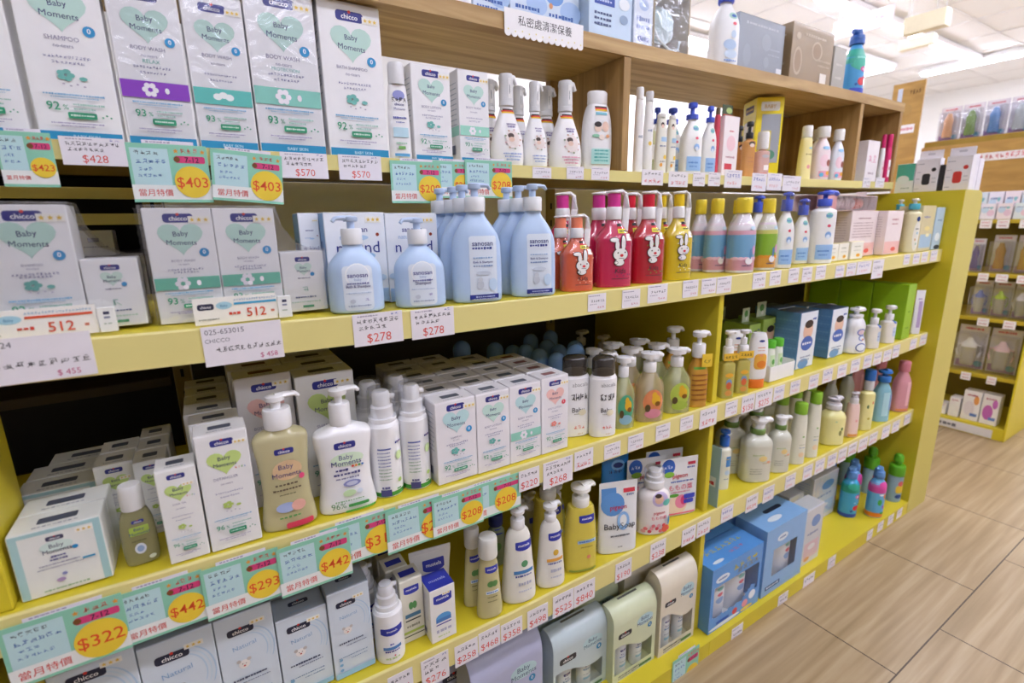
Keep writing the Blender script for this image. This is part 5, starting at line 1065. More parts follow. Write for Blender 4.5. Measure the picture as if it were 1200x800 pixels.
DB = [(715, 741.5, 503, 418, 'green tub', '#4aa07a', '#8ab4c8', CLR, None, 'clear duck bottle with green tub picture beside the dark-capped bottle'), (741.5, 775, 499, 413, 'orange', '#e08a5a', '#d88a9a', CLO, None, 'clear duck bottle with coral picture, second from the dark-capped bottle'), (773, 806, 489, 408, 'lime', '#b4c850', '#a8c048', CLR, None, 'clear lime duck bottle, third from the dark-capped bottle')]
for l, r, pb, pt, wd, c1, c2, m, y, lab in DB:
    t, w, d, h = bottle('duck_wash_bottle', lab, 'C', l, r, pb, pt, y, .72, 'slope', 3, m, duck_art(c1, c2), .72, lock_pump, group='clear duck bottles')
    for i in (1, 2): dup(t, (t.location.x - .004 * i, t.location.y + (d + .012) * i, t.location.z), ('clear duck bottle one row behind the %s one', 'clear duck bottle two rows behind the %s one')[i - 1] % {'green tub': 'green tub picture', 'orange': 'coral picture', 'lime': 'lime'}[wd], 'clear duck bottles')
HON = mat('#d9a040', .12, .85, coat=.5)
t, w, d, h = bottle('honey_wash_bottle', 'amber honey-striped bottle with green band and yellow tag beside the divider', 'C', 802.5, 826, 483, 388, None, .75, 'slope', 3, HON, lines_art([('r', 0, .80, .9, .05, '#6aa832')] + [('r', 0, .66 - .1 * i, .86, .03, '#9a5c14') for i in range(6)]), .66, lambda t, z, w, h: pump(t, z, w * .32, h * .52, h * .48, WPL, .1, w * .55, w * .34))
dup(t, (t.location.x - .01, t.location.y + .075, t.location.z), 'amber honey-striped bottle behind the one with a yellow tag')
b = MB(); b.box(-.014, .014, -.0006, .0006, -.034, 0, mat('#f0cc3c', .5), .0002); a = Art(); a.hand(0, -.02, .02, .009, mat('#2a2a20', .5), 2); b.art(a, front(-.0006)); o = b.build('hang_tag', None, (t.location.x + .012, t.location.y - d / 2 - .006, t.location.z + h * .72)); tag(o, 'yellow hang tag on the honey-striped bottle', 'tag')
o.parent = t; o.location = (.012, -d / 2 - .003, h * .72)
for k in ('label', 'category'): del o[k]
for px, py, y, lab in ((681, 387, 1.12, 'tall olive bottle with cream pump at the back beside the slotted upright'), (706, 393, 1.06, 'tall olive bottle with cream pump behind the dark-capped bottles')):
    x = at_y(px, py + 20, y).x; z = zs('C', x) + .0015; H = z_row(x, y, py) - z; W = .062
    t = thing('pump_bottle', lab, 'bottle', (x, y, z), group='olive pump bottles'); body(t, W, .05, H * .72, 'slope', 3, mat('#4e4a22', .15, .85, coat=.4), None); pump(t, H * .72 + .0004, W * .22, H * .14, H * .13, mat('#cfc8b4', .35), .1, W * .42, W * .26)
# right bay of C
YO = mat('#d2c86a', .1, .75, coat=.4)
def lion(a, w, h): a.ell(0, h * .62, w * .3, h * .06, mat('#e8b030', .5)); a.ell(0, h * .42, w * .22, h * .1, mat('#7a9ac0', .5)); a.ell(0, h * .34, w * .2, h * .1, mat('#d8683a', .5)); a.ell(0, h * .14, w * .26, h * .08, mat('#d89a4a', .5))
for l, r, pb, pt, lab in ((840, 857.5, 473, 387, 'small amber oil bottle with yellow neck tag touching the divider'), (857.5, 875, 465, 386, 'small amber oil bottle with yellow neck tag beside the orange bottle')):
    t, w, d, h = bottle('baby_oil_bottle', lab, 'C', l, r, pb, pt, None, .8, 'sq', 4, YO, lion, .56, lambda t, z, w, h: (cap(t, z, w * .36, h * .45, WPL, 'collar'), pump(t, z + h * .45 + .0004, w * .22, h * .25, h * .28, WPL, .1, w * .5, w * .3)), group='tagged oil bottles')
    b = MB(); b.box(-w * .55, w * .55, -.0006, .0006, 0, .02, mat('#eec23a', .5), .0002); a = Art(); a.hand(0, .01, w * .9, .009, mat('#3a2a10', .5), 4); b.art(a, front(-.0006)); b.build('neck_tag', t, (0, -d / 2 - .0015, h * .57))
OR = lines_art([('e', .0, .84, .3, .05, '#2c3c8a'), ('d', 0, .70, .4, .03, '#e0a080', 6), ('d', 0, .64, .4, .02, '#e0a080', 6), ('R', 0, .40, .66, .34, '#f0b448'), ('e', .05, .34, .5, .16, '#e8862c'), ('e', .0, .54, .2, .06, '#f0a070')])
t, w, d, h = bottle('sunscreen_bottle', 'white upside-down squeeze bottle standing on an orange cap', 'C', 872, 895.5, 462, 390, None, .6, 'oval', 2.4, WPL, None, .98, lambda t, z, w, h: None)
for c in list(t.children): bpy.data.objects.remove(c)
cap(t, 0, w * .46, h * .16, mat('#ec7a2a', .35), 'orange_cap', sy=.6)
o = body(t, w, d, h * .84, 'pouch' if 0 else 'oval', 2.4, WPL, OR, label='label')
for c in t.children:
    if c.name.startswith(('bottle_body', 'label')): c.location.z = h * .16 + .0004
dup(t, (t.location.x - .02, t.location.y + .06, t.location.z), 'white squeeze bottle hidden behind the orange-capped one and the oil bottles')
# white tray with little green bottles
xl, xr = at_y(897, 452, .80).x, at_y(926, 440, .80).x; zt = zs('C', xr) + .0012; W = xr - xl
t = thing('display_tray', 'white card tray holding little green-capped bottles', 'tray', ((xl + xr) / 2, .84, zt)); wt = mat('#f2f2f2', .45); b = MB(); Hh = .045
b.box(-W / 2, W / 2, -.05, .05, 0, .002, wt, .0004); b.box(-W / 2, W / 2, -.05, -.048, .0021, Hh, wt, .0004); b.box(-W / 2, W / 2, .048, .05, .0021, Hh * 1.3, wt, .0004); b.box(-W / 2, -W / 2 + .002, -.0478, .0478, .0021, Hh * 1.1, wt, .0004); b.box(W / 2 - .002, W / 2, -.0478, .0478, .0021, Hh * 1.1, wt, .0004); b.build('tray_body', t)
for i, lab in enumerate(('little green-capped bottle in the white tray, next to the orange-capped bottle', 'little green-capped bottle in the middle of the white tray', 'little green-capped bottle in the white tray, nearest the blue cartons')):
    t2 = thing('mini_bottle', lab, 'bottle', ((xl + xr) / 2 - W * .33 + W * .33 * i, .835, zt + .0026), group='little green-capped bottles'); ww = W * .27
    body(t2, ww, ww * .8, .085, 'tall', 2.4, mat('#eef2e2', .35), lines_art([('r', 0, .5, .7, .5, '#d4e6b4'), ('e', 0, .5, .4, .2, '#6ab04a')]), label='label', seg=20); cap(t2, .0854, ww * .42, .024, mat('#66c83a', .35))
# baby-face cartons
def face_art(bg, hair='#3a2a22'):
    def f(a, w, h): a.ell(0, h * .66, w * .28, h * .17, mat('#e8bfa4', .5)); a.ell(w * .02, h * .78, w * .24, h * .07, mat(hair, .5)); a.ell(0, h * .44, w * .34, h * .13, mat(bg, .5)); a.dash(0, h * .44, w * .5, h * .05, mat('#f2f4fa', .5), 4); a.dash(0, h * .2, w * .6, h * .03, mat('#8a98b8', .5), 7); a.dash(0, h * .14, w * .5, h * .03, mat('#8a98b8', .5), 6); a.dash(w * .3, h * .86, w * .2, h * .04, mat('#3a5aa8', .5), 2)
    return f
def wave_side(a, d, h):
    for i in range(10): a.dash(0, h * (.85 - .08 * i), d * .9, h * .035, mat(('#6f9fc8', '#5a8ab8')[i % 2], .5), 7)
for l, r, pb, pt, dd, lab, bg in ((931, 951, 431, 365, .08, 'deep blue baby carton next to the green baby cartons', '#4a6ab8'), (969, 987, 418, 361, .08, 'deep blue baby carton beside the figure-shaped bottle', '#4a6ab8')):
    t, w, d, h = P('baby_carton', 'carton', lab, 'C', l, r, pb, pt, None, dd, group='deep blue baby cartons'); carton(t, w, d, h, '#5f90c0', lambda a, w, h: (a.rect(-w / 2 + .0014, .0014, w / 2 - .0014, h - .0014, mat('#e4eaf2', .4)), a.ell(-w * .1, h * .08, w * .3, h * .09, mat('#6a9ad0', .5)), face_art(bg)(a, w, h)), wave_side, topcol='#39506e'); dup(t, (t.location.x - .002, t.location.y + .084, t.location.z), lab.replace('deep blue baby carton', 'deep blue carton in the second row, behind the one'), 'deep blue baby cartons')
for l, r, pb, pt, y, dd, lab in ((880, 893, 432, 378, .90, .09, 'lime green baby carton behind the orange-capped bottle'), (896, 913, 428, 375, .865, .09, 'lime green baby carton next to the deep blue ones'), (854, 868, 440, 380, .95, .09, 'lime green baby carton behind the tagged oil bottles')):
    t, w, d, h = P('baby_carton', 'carton', lab, 'C', l, r, pb, pt, y, dd, group='lime green baby cartons'); carton(t, w, d, h, '#a3c455', lambda a, w, h: (a.rect(-w / 2 + .0014, .0014, w / 2 - .0014, h - .0014, mat('#b8d46a', .4)), face_art('#e8f0d0')(a, w, h)), side_lines('#88a848'), topcol='#7e9c40')
    p = MB(); p.box(-w * .3, w * .3, -.001, .001, 0, h * .3, mat('#cdd8c0', .5), .0004); a = Art(); lines_art([('e', 0, .6, .5, .5, '#5a9a4a'), ('e', .1, .25, .3, .3, '#f0f0e8')])(a, w * .6, h * .3); p.art(a, front(-.001)); p.build('card_crest', t, (0, -dd * .1, h + .0006))
fig = lines_art([('e', .1, .60, .4, .2, '#5a78c8'), ('e', .1, .60, .32, .15, '#f0d8e0'), ('e', .1, .18, .5, .24, '#4a68b8'), ('e', .1, .18, .42, .19, '#eef2f8'), ('e', .12, .44, .3, .16, '#6a88d0'), ('e', .12, .44, .22, .11, '#eef2f8'), ('e', .16, .4, .1, .06, '#e8a060')])
pt_, _, _, _ = bottle('foam_bottle', 'plump white waisted foam bottle with blue round badges', 'C', 981, 1013, 422, 361, None, .75, 'waist', 2.2, WPL, fig, .80, c_pump(WPL, .26, .3, .1, .34, .26))
dup(pt_, (pt_.location.x - .02, pt_.location.y + .085, pt_.location.z), 'plump white foam bottle standing behind its twin with round badges')
for l, r, pb, pt, lab in ((1011, 1029, 413, 362, 'slim white foam pump bottle with tiny blue tag, next to the plump one'), (1027.5, 1047, 408, 358, 'slim white foam pump bottle with blue tag beside the lime carton')):
    bottle('foam_bottle', lab, 'C', l, r, pb, pt, None, .8, 'sq', 2.6, mat('#eeeae2', .35), lines_art([('R', .24, .5, .3, .4, '#c4d4ea'), ('d', .2, .5, .2, .04, '#5a78b8', 3), ('e', .2, .95, .24, .2, '#3a6ab8')]), .62, c_pump(WPL, .28, .4, .1, .45, .3), group='slim foam pump bottles')
t, w, d, h = P('nappy_carton', 'carton', 'bright lime carton, the nearest of three to the shelf edge', 'C', 1055.5, 1064.5, 402, 333, .776, .115, group='bright lime cartons')
carton(t, w, d, h, '#97c41e', lines_art([('d', 0, .5, .3, .04, '#6a9a10', 2), ('d', 0, .2, .4, .03, '#6a9a10', 3)]), lines_art([('r', 0, .8, .4, .002, '#7aa414')]), topcol='#86b01c')
for i, lab in ((1, 'bright lime carton, the middle of three'), (2, 'bright lime carton, the hindmost of three')): dup(t, (t.location.x - .004 * i, t.location.y + .118 * i, t.location.z), lab, 'bright lime cartons')
t, w, d, h = P('wipes_pouch', 'pouch', 'white and lilac pouch beside the lime cartons at the shelf end', 'C', 1065.5, 1077, 398, 340, .776, .3, True); body(t, w, d, h, 'pouch', 2.6, mat('#eceaf0', .35, coat=.3), lines_art([('r', .1, .45, .4, .6, '#b9a4cc'), ('d', 0, .8, .4, .05, '#a890c0', 3)]), 'pouch_body')
# ================================================================== shelf D
GN = 'pale blue bath cartons'
ND = [(72, 170, 860, 772, .80, 'pale blue bath carton at the near shelf end, cut off by the frame', 1), (171, 256, 830, 752, .80, 'pale blue bath carton, second from the near end under the promo cards', 1), (260, 325, 808, 721, .80, 'pale blue bath carton, third from the near end, front one', 2), (325, 383, 790, 722, .80, 'pale blue bath carton with bear face beside the taller one, front', 3), (386, 433.5, 789, 690, None, 'taller pale blue bath carton next to the foam pump bottle, front one', 2)]
for l, r, pb, pt, y, lab, n in ND:
    t, w, d, h = P('bath_carton', 'carton', lab, 'D', l, r, pb, pt, y, .058, group=GN); carton(t, w - .001, d, h, '#d5e0ea', natural, side_lines('#8fa8c4'), lambda a, w, d: (logo(a, 0, 0, w * .4, col='#2b3046'), a.dash(0, -d * .36, w * .4, d * .08, mat('#9ab0c4', .5), 8)), sticker=(.22, .88, w * .26, w * .09), topcol='#a9b4c0')
    for i in range(1, n + 0): dup(t, (t.location.x - .003 * i, t.location.y + .063 * i, t.location.z), lab.replace('front one', '').replace('front', '').rstrip(', ') + ', ' + ORD[i] + ' row', GN)
MUB = '#2f3aa8'
def must(a, cx, cy, w, h, c=MUB): 
    a.rrect(cx - w / 2, cy - h / 2, cx + w / 2, cy + h / 2, h * .12, mat(c, .45)); a.ell(cx, cy - h * .42, w * .47, h * .3, mat(c, .45)); a.text('mustela', cx, cy + h * .02, h * .36, mat('#ffffff', .5), w * .84, .02)
def must_foam(a, w, h): must(a, w * .02, h * .66, w * .72, h * .12); a.dash(0, h * .40, w * .16, h * .03, mat(MUB, .5), 2); a.rect(-w * .3, h * .29, w * .3, h * .35, mat('#5a8ac4', .5)); a.dash(0, h * .26, w * .5, h * .035, mat('#3a3a9a', .5), 8); a.ell(w * .06, h * .17, w * .03, h * .015, mat('#d84a5a', .5)); a.dash(0, h * .12, w * .5, h * .05, mat('#c8d8a8', .5), 5)
CREAMW = mat('#eceadf', .35, coat=.2)
t, w, d, h = bottle('foam_bottle', 'white foam pump bottle with royal blue crest and clear overcap, on shelf edge', 'D', 443, 476.5, 778, 680, None, 1, 'cyl', 2, WPL, must_foam, .68, c_foam(WPL, .40, .2, True, .3)); 
dup(t, (t.location.x - .035, t.location.y + .07, t.location.z), 'white foam pump bottle with royal blue crest standing one row back')
def must_box(a, w, h): must(a, 0, h * .84, w * .66, h * .1); a.ell(-w * .06, h * .58, w * .1, h * .06, mat('#5a9a5a', .5)); a.ell(w * .1, h * .58, w * .1, h * .06, mat('#5a9a5a', .5)); a.rect(-w * .34, h * .40, w * .34, h * .46, mat('#4a7a9a', .5)); a.rect(-w * .34, h * .345, w * .34, h * .365, mat('#26302a', .5)); a.dash(0, h * .26, w * .6, h * .05, mat('#8a8a7a', .5), 6); a.rect(-w * .46, h * .15, w * .46, h * .19, mat('#a8bc5a', .5)); a.rect(-w * .46, h * .1, w * .46, h * .115, mat('#2a3a2a', .5))
lab = 'cream carton with royal blue crest and green leaves, {} of its file'
t, w, d, h = P('cream_carton', 'carton', lab.format('front'), 'D', 471, 497, 757, 684, None, .042, group='cream crest cartons'); carton(t, w, d, h, '#dedbcb', must_box, side_lines('#a8a894'), lambda a, w, d: a.rect(-w * .34, -d * .2, w * .34, d * .2, mat(MUB, .5))); rows(t, 4, .047, lab, 'cream crest cartons', -.004)
def must_box2(a, w, h): must(a, 0, h * .80, w * .72, h * .14); a.ell(0, h * .44, w * .3, h * .08, mat('#5aa0d8', .5)); a.rect(-w * .3, h * .36, w * .3, h * .43, mat('#4a80c4', .5)); a.rect(-w * .3, h * .31, w * .3, h * .33, mat('#3a2a9a', .5)); a.dash(0, h * .2, w * .6, h * .07, mat('#b8b8cc', .5), 4); a.dash(0, h * .1, w * .5, h * .03, mat('#c8d8a8', .5), 5)
t, w, d, h = P('cream_carton', 'carton', 'white carton with royal blue lid on the shelf edge before the tube', 'D', 501, 530, 752, 690, None, .05); carton(t, w, d, h, '#efeeea', must_box2, side_lines('#8a8ab8'), lambda a, w, d: (a.rect(-w / 2 + .001, -d / 2 + .001, w / 2 - .001, d / 2 - .001, mat(MUB, .45)), a.text('mustela', 0, 0, d * .16, mat('#c8d0f4', .5), w * .7)), topcol=MUB, sticker=(.14, .87, w * .3, w * .12)); bx = t
bottle('cream_tube', 'upright white cream tube with royal blue crest behind the blue-lidded carton', 'D', 484, 531, 735, 642, bx.location.y + .036, .5, 'tube', 2.2, mat('#e8e6e0', .35, coat=.2), lambda a, w, h: (must(a, w * .05, h * .78, w * .52, h * .14), a.ell(w * .0, h * .48, w * .08, h * .06, mat('#5a9a6a', .5)), a.ell(w * .12, h * .48, w * .08, h * .06, mat('#5a9a6a', .5)), a.dash(w * .05, h * .36, w * .4, h * .04, mat('#4a7ac0', .5))), .999, lambda t, z, w, h: None, 'tube')
MO = mat('#d8cf9c', .12, .8, coat=.4)
def must_oil(a, w, h): must(a, w * .06, h * .82, w * .5, h * .09); a.ell(0, h * .58, w * .14, h * .05, mat('#5a8a4a', .5)); a.ell(w * .16, h * .58, w * .12, h * .05, mat('#5a8a4a', .5)); a.rect(-w * .2, h * .42, w * .3, h * .47, mat('#dfe8ee', .5)); a.dash(w * .05, h * .445, w * .44, h * .03, mat('#4a7ac0', .5), 6); a.dash(w * .05, h * .37, w * .4, h * .02, mat('#6a6a3a', .5), 8); a.dash(w * .05, h * .3, w * .4, h * .02, mat('#7a7a4a', .5), 8)
for l, r, pb, pt, y, lab in ((544, 567, 712, 617, None, 'amber oil bottle with white cap, half behind its front twin'), (559, 588.5, 727, 628, None, 'amber oil bottle with white cap on the shelf edge')):
    bottle('baby_oil_bottle', lab, 'D', l, r, pb, pt, y, .62, 'flare', 2.2, MO, must_oil, .76, c_cap(mat('#e4e3dc', .35), .36), group='white-capped oil bottles')
bottle('body_milk_bottle', 'clear green-tinted bottle with blue cap behind the oil bottles', 'D', 572, 592, 693, 602, .91, .7, 'round', 2, mat('#9aa88a', .12, .85), lines_art([('r', .1, .86, .5, .12, MUB), ('e', 0, .5, .4, .2, '#5a8a4a')]), .80, c_cap(mat('#2c3478', .35), .4))
def must_milk(ac, ac2):
    def f(a, w, h): must(a, w * .1, h * .80, w * .5, h * .1); a.ell(w * .1, h * .55, w * .1, h * .045, mat(ac, .5)); a.rect(-w * .22, h * .42, w * .36, h * .465, mat(ac2, .5)); a.dash(w * .07, h * .39, w * .5, h * .025, mat('#3a4a9a', .5), 8); a.dash(w * .1, h * .28, w * .4, h * .05, mat('#b8bcd0', .5), 5); a.dash(w * .1, h * .18, w * .4, h * .03, mat('#c8ccd8', .5), 6)
    return f
bottle('body_milk_bottle', 'white body milk bottle with soft green dotted base on the shelf edge', 'D', 588, 627, 709, 596, None, .62, 'flare', 2.2, mat('#eeece2', .35, coat=.25), must_milk('#5a9a6a', '#4a86c0'), .80, c_pump(WPL, .2, .5, .3, .32, .2))
bottle('body_milk_bottle', 'white pump bottle with orange-gold label band beside the yellow gel', 'D', 628, 661, 692, 590, None, .62, 'flare', 2.2, mat('#efede6', .35, coat=.25), must_milk('#e0b440', '#e8a848'), .80, c_pump(WPL, .2, .4, .35, .4, .24))
YG = mat('#f2e060', .1, .72, coat=.5)
t, w, d, h = bottle('gel_bottle', 'clear yellow gel pump bottle with royal blue crest, front one', 'D', 660.5, 697, 672, 568, None, .6, 'tall', 3, YG, lambda a, w, h: (must(a, w * .1, h * .84, w * .5, h * .1), a.rect(-w * .2, h * .46, w * .4, h * .51, mat('#a8c4d8', .5)), a.dash(w * .1, h * .485, w * .5, h * .03, mat('#4a7ac0', .5), 7), a.dash(w * .1, h * .40, w * .4, h * .02, mat('#8a7a20', .5), 7), a.ell(w * .16, h * .24, w * .06, h * .03, mat('#e08a6a', .5)), a.rect(-w * .44, h * .02, w * .44, h * .05, mat('#8a9a3a', .5))), .77, c_pump(mat('#f0efe8', .35), .26, .45, .35, .5, .3))
dup(t, (t.location.x - .045, t.location.y + .07, t.location.z), 'clear yellow gel pump bottle with royal blue crest, one row back')
for px, py, y, c, lab in ((652, 568, .93, '#a8a860', 'olive pump bottle with cream pump behind the yellow gel bottles'), (622, 583, .90, '#b8b08a', 'beige pump bottle behind the white pump bottle with the gold band'), (610, 590, .95, '#d8d4c0', 'cream pump bottle standing in the shade behind the body milk'), (640, 578, 1.0, '#c8c090', 'shaded pump bottle at the back of the royal blue crest group')):
    x = at_y(px, py + 30, y).x; z = zs('D', x) + .0015; H = z_row(x, y, py) - z; W = .055
    t = thing('pump_bottle', lab, 'bottle', (x, y, z)); body(t, W, .04, H * .74, 'flare', 2.4, mat(c, .2, .9, coat=.3), lines_art([('r', .1, .8, .5, .12, MUB)])); pump(t, H * .74 + .0004, W * .22, H * .12, H * .14, mat('#d8d4c8', .35), .35, W * .42, W * .26)
# pouches and the foam bottle
PGR = '#c8304a'
def pouch1(a, w, h):
    a.rect(-w * .44, h * .72, -w * .06, h * .92, mat('#5a94d4', .45)); a.ell(-w * .16, h * .70, w * .3, h * .16, mat('#5f98d8', .45)); a.rect(w * .12, h * .84, w * .42, h * .895, mat('#d83a4a', .5)); a.dash(w * .3, h * .81, w * .2, h * .03, mat('#7a8ab0', .5), 4)
    a.text('pigeon', -w * .02, h * .66, h * .065, mat('#c83048', .5), w * .5, .015); a.text('BabySoap', w * .02, h * .40, h * .085, mat('#4a4e58', .5), w * .80, -.005); a.ell(w * .1, h * .46, w * .16, h * .13, mat('#8fbcec', .45)); a.ell(w * .1, h * .47, w * .09, h * .08, mat('#eef2f4', .45)); a.text('BabySoap', w * .02, h * .40, h * .085, mat('#4a4e58', .5), w * .80, -.005)
    a.dash(w * .02, h * .26, w * .5, h * .03, mat('#6a6e78', .5), 11); a.dash(w * .02, h * .1, w * .12, h * .02, mat('#8a8e98', .5), 4)
PW = mat('#e9ebec', .3, coat=.35)
t, w, d, h = P('refill_pouch', 'pouch', 'white and blue soap refill pouch on the shelf edge beside the yellow gel', 'D', 699, 744, 652, 564, None, .30, True, 'refill pouches'); body(t, w, d, h, 'pouch', 2.6, PW, pouch1, 'pouch_body')
p0 = t
t, w, d, h = P('refill_pouch', 'pouch', 'deep blue refill pouch with spout showing above the white soap pouch', 'D', 706, 738, 632, 533, .87, .36, True, 'refill pouches'); body(t, w, d, h * .96, 'pouch', 2.6, mat('#2f86d4', .3, coat=.35), lines_art([('e', .1, .84, .5, .16, '#7ab4e8'), ('e', .1, .84, .36, .08, '#2a3a7a'), ('h', 0, .75, .5, .06, '#2a2a5a'), ('r', 0, .3, .8, .5, '#e4e8f0')]), 'pouch_body'); b = MB(); b.lathe([(w * .1, h * .93), (w * .1, h)], mat('#2f86d4', .35), cx=-w * .3, n=12, sy=.5); b.build('spout', t)
def peach(a, w, h):
    a.ell(-w * .28, h * .86, w * .17, h * .13, mat('#2a5fb8', .45)); a.ell(-w * .26, h * .73, w * .13, h * .05, mat('#8ac040', .45)); a.hand(-w * .28, h * .86, w * .24, h * .06, mat('#e4eef8', .5), 3); a.rect(w * .22, h * .86, w * .42, h * .91, mat('#c8304a', .5)); a.dash(w * .3, h * .82, w * .2, h * .03, mat('#4a5ab0', .5), 5)
    a.text('pigeon', w * .02, h * .70, h * .075, mat('#c8283e', .5), w * .4, .02); a.dash(w * .08, h * .60, w * .6, h * .03, mat('#4a6ab8', .5), 12); a.text('ももの葉', w * .04, h * .50, h * .10, mat('#d83a5e', .5), w * .62, .025); a.dash(w * .04, h * .42, w * .5, h * .025, mat('#d88aa0', .5), 12)
    a.ell(-w * .04, h * .20, w * .26, h * .17, mat('#f0d8c0', .45)); a.ell(w * .06, h * .25, w * .16, h * .12, mat('#ec8aa8', .45)); a.ell(w * .12, h * .27, w * .08, h * .08, mat('#e0407a', .45)); a.ell(-w * .14, h * .37, w * .13, h * .03, mat('#5aa83a', .45)); a.rrect(w * .12, h * .29, w * .42, h * .37, h * .02, mat('#3a4ac0', .45)); a.rrect(w * .12, h * .21, w * .38, h * .28, h * .02, mat('#3a4ac0', .45)); a.rect(-w * .44, .006, w * .44, h * .06, mat('#e86a8a', .45))
t, w, d, h = P('refill_pouch', 'pouch', 'white refill pouch with big pink peach picture touching the divider', 'D', 769, 814, 606, 536, .797, .13, True, 'refill pouches', -.3); body(t, w, d, h, 'pouch', 2.6, PW, peach, 'pouch_body'); p1 = t
dup(t, (t.location.x - .075, t.location.y + .05, t.location.z), 'white refill pouch with blue round mark behind the foam bottle', 'refill pouches')
dup(p1, (p1.location.x + .004, p1.location.y + .055, p1.location.z), 'white refill pouch hidden behind the one with the pink peach', 'refill pouches')
def berry(a, w, h):
    a.ell(w * .08, h * .78, w * .26, h * .15, mat('#c8b8dc', .45)); a.ell(w * .04, h * .79, w * .14, h * .1, mat('#e8bfa4', .45)); a.ell(w * .02, h * .86, w * .11, h * .04, mat('#3a2a22', .45)); a.ell(w * .3, h * .70, w * .14, h * .07, mat('#6ac4b8', .45)); a.text('pigeon', w * .06, h * .5, h * .07, mat('#c8283e', .5), w * .4, .02); a.text('ももの葉', w * .06, h * .38, h * .07, mat('#d83a5e', .5), w * .5, .02)
    for i in range(16): a.ell(w * (-.4 + .055 * i), h * (.1 + .06 * (i % 3)), w * .06, h * .04, mat(('#f0a8b0', '#e87a84', '#f8e4e4', '#d8485a')[i % 4], .45), 9)
    a.ell(w * .26, h * .14, w * .13, h * .08, mat('#e0604a', .45)); a.ell(w * .38, h * .3, w * .05, h * .1, mat('#3a8ac0', .45))
bottle('foam_bottle', 'pink and white foam pump bottle with peach pattern before the refill pouches', 'D', 744, 782, 628, 548, .777, .62, 'round', 2.4, mat('#f3ecea', .35, coat=.3), berry, .72, c_foam(WPL, .30, .4, True, .3))
# right bay of D
t = thing('shelf_card', 'thin pale blue card leaning beside the divider', 'card', (at_y(834, 580, .79).x, .80, zs('D', 1.12) + .0012)); b = MB(); b.box(-.001, .001, -.03, .03, 0, z_row(t.location.x, .78, 524) - t.location.z, mat('#9fc0cc', .4), .0004); a = Art(); a.rect(-.02, .06, .02, .09, mat('#dfe8ec', .5)); a.dash(0, .07, .03, .012, mat('#c83a4a', .5), 3); b.art(a, side(-.001)); b.build('card', t)
PC = lines_art([('e', .05, .52, .3, .12, '#f0d890'), ('d', -.1, .6, .4, .03, '#b8c890', 6), ('d', .2, .42, .3, .03, '#c8b890', 5), ('e', .26, .44, .14, .05, '#f0b08a'), ('d', -.15, .3, .4, .02, '#a8a898', 8), ('d', -.15, .25, .4, .02, '#a8a898', 8), ('d', -.15, .2, .4, .02, '#a8a898', 8)])
def ring_pump(t, z, w, h):
    m = mat('#6f8f4a', .4); cap(t, z, w * .24, h * .36, m, 'green_collar'); b = MB(); b.lathe([(w * .2, z + h * .36 + .0004), (w * .21, z + h * .6), (w * .16, z + h * .72), (w * .26, z + h * .76), (w * .27, z + h * .95), (w * .2, z + h)], WPL, n=18); b.tube([(0, 0, z + h * .86), (w * .4, 0, z + h * .86), (w * .46, 0, z + h * .76)], [w * .12, w * .1, w * .08], WPL); b.build('pump_head', t)
IV = mat('#e8e8d6', .35, coat=.2)
GR = 'ivory pump bottles with green collars'
t1, w, d, h = bottle('baby_wash_bottle', 'ivory pump bottle with green collar nearest the shelf edge, film-wrapped', 'D', 864, 901.5, 572, 490, None, .72, 'round', 2.6, IV, PC, .76, ring_pump, group=GR, film=True)
t2, w2, d2, h2 = bottle('baby_wash_bottle', 'ivory pump bottle with green collar beside the tall lime-capped bottles', 'D', 895, 923, 562, 487, None, .72, 'round', 2.6, IV, PC, .76, ring_pump, group=GR, film=True)
for (px, y, lab) in ((857, t1.location.y + .075, 'ivory pump bottle with green collar behind the blue-capped bottle'), (883, t1.location.y + .085, 'ivory pump bottle with green collar between the two front ones, one row back'), (868, t1.location.y + .16, 'ivory pump bottle with green collar in the back row near the divider'), (893, t1.location.y + .17, 'ivory pump bottle with green collar in the back row near the lime caps')):
    x = at_y(px, 520, y).x; dup(t1, (x, y, zs('D', x) + .0015), lab, GR)
bottle('lotion_bottle', 'white bottle with bright blue pump cap between divider and ivory bottles', 'D', 836, 853, 574, 504, None, .8, 'sq', 2.6, IV, lines_art([('r', .2, .66, .4, .24, '#4a8ac8'), ('e', .15, .4, .4, .12, '#c8dcec'), ('d', .1, .25, .4, .03, '#8a98a8'), ('d', .1, .72, .3, .03, '#e8c84a', 4)]), .74, c_pump(mat('#2f6fd0', .35), .34, .6, .2, .3, .34))
LC = mat('#93c83c', .35)
GLC = 'tall lime-capped bottles'
lc = lines_art([('e', .12, .56, .16, .03, '#7ab04a'), ('d', .1, .4, .4, .02, '#a8b498'), ('d', .1, .34, .4, .02, '#9ab0c8'), ('e', .08, .2, .4, .1, '#f0d8b0')])
t1, w, d, h = bottle('lotion_bottle', 'tall white lime-capped bottle on the shelf edge beside the ivory pumps', 'D', 921, 941.5, 552, 472, None, .75, 'tall', 2.4, IV, lc, .83, c_cap(LC, .38), group=GLC)
t2, w2, d2, h2 = bottle('lotion_bottle', 'tall white lime-capped bottle on the shelf edge beside the pineapple bottle', 'D', 938.5, 957, 544, 459, None, .75, 'tall', 2.4, IV, lc, .83, c_cap(LC, .38), group=GLC)
for px, y, lab in ((914, t1.location.y + .08, 'tall white lime-capped bottle behind the ivory pump bottle'), (929, t1.location.y + .09, 'tall white lime-capped bottle between the two front lime caps, one row back'), (944, t1.location.y + .1, 'tall white lime-capped bottle behind the pineapple bottle')):
    x = at_y(px, 500, y).x; dup(t1, (x, y, zs('D', x) + .0015), lab, GLC)
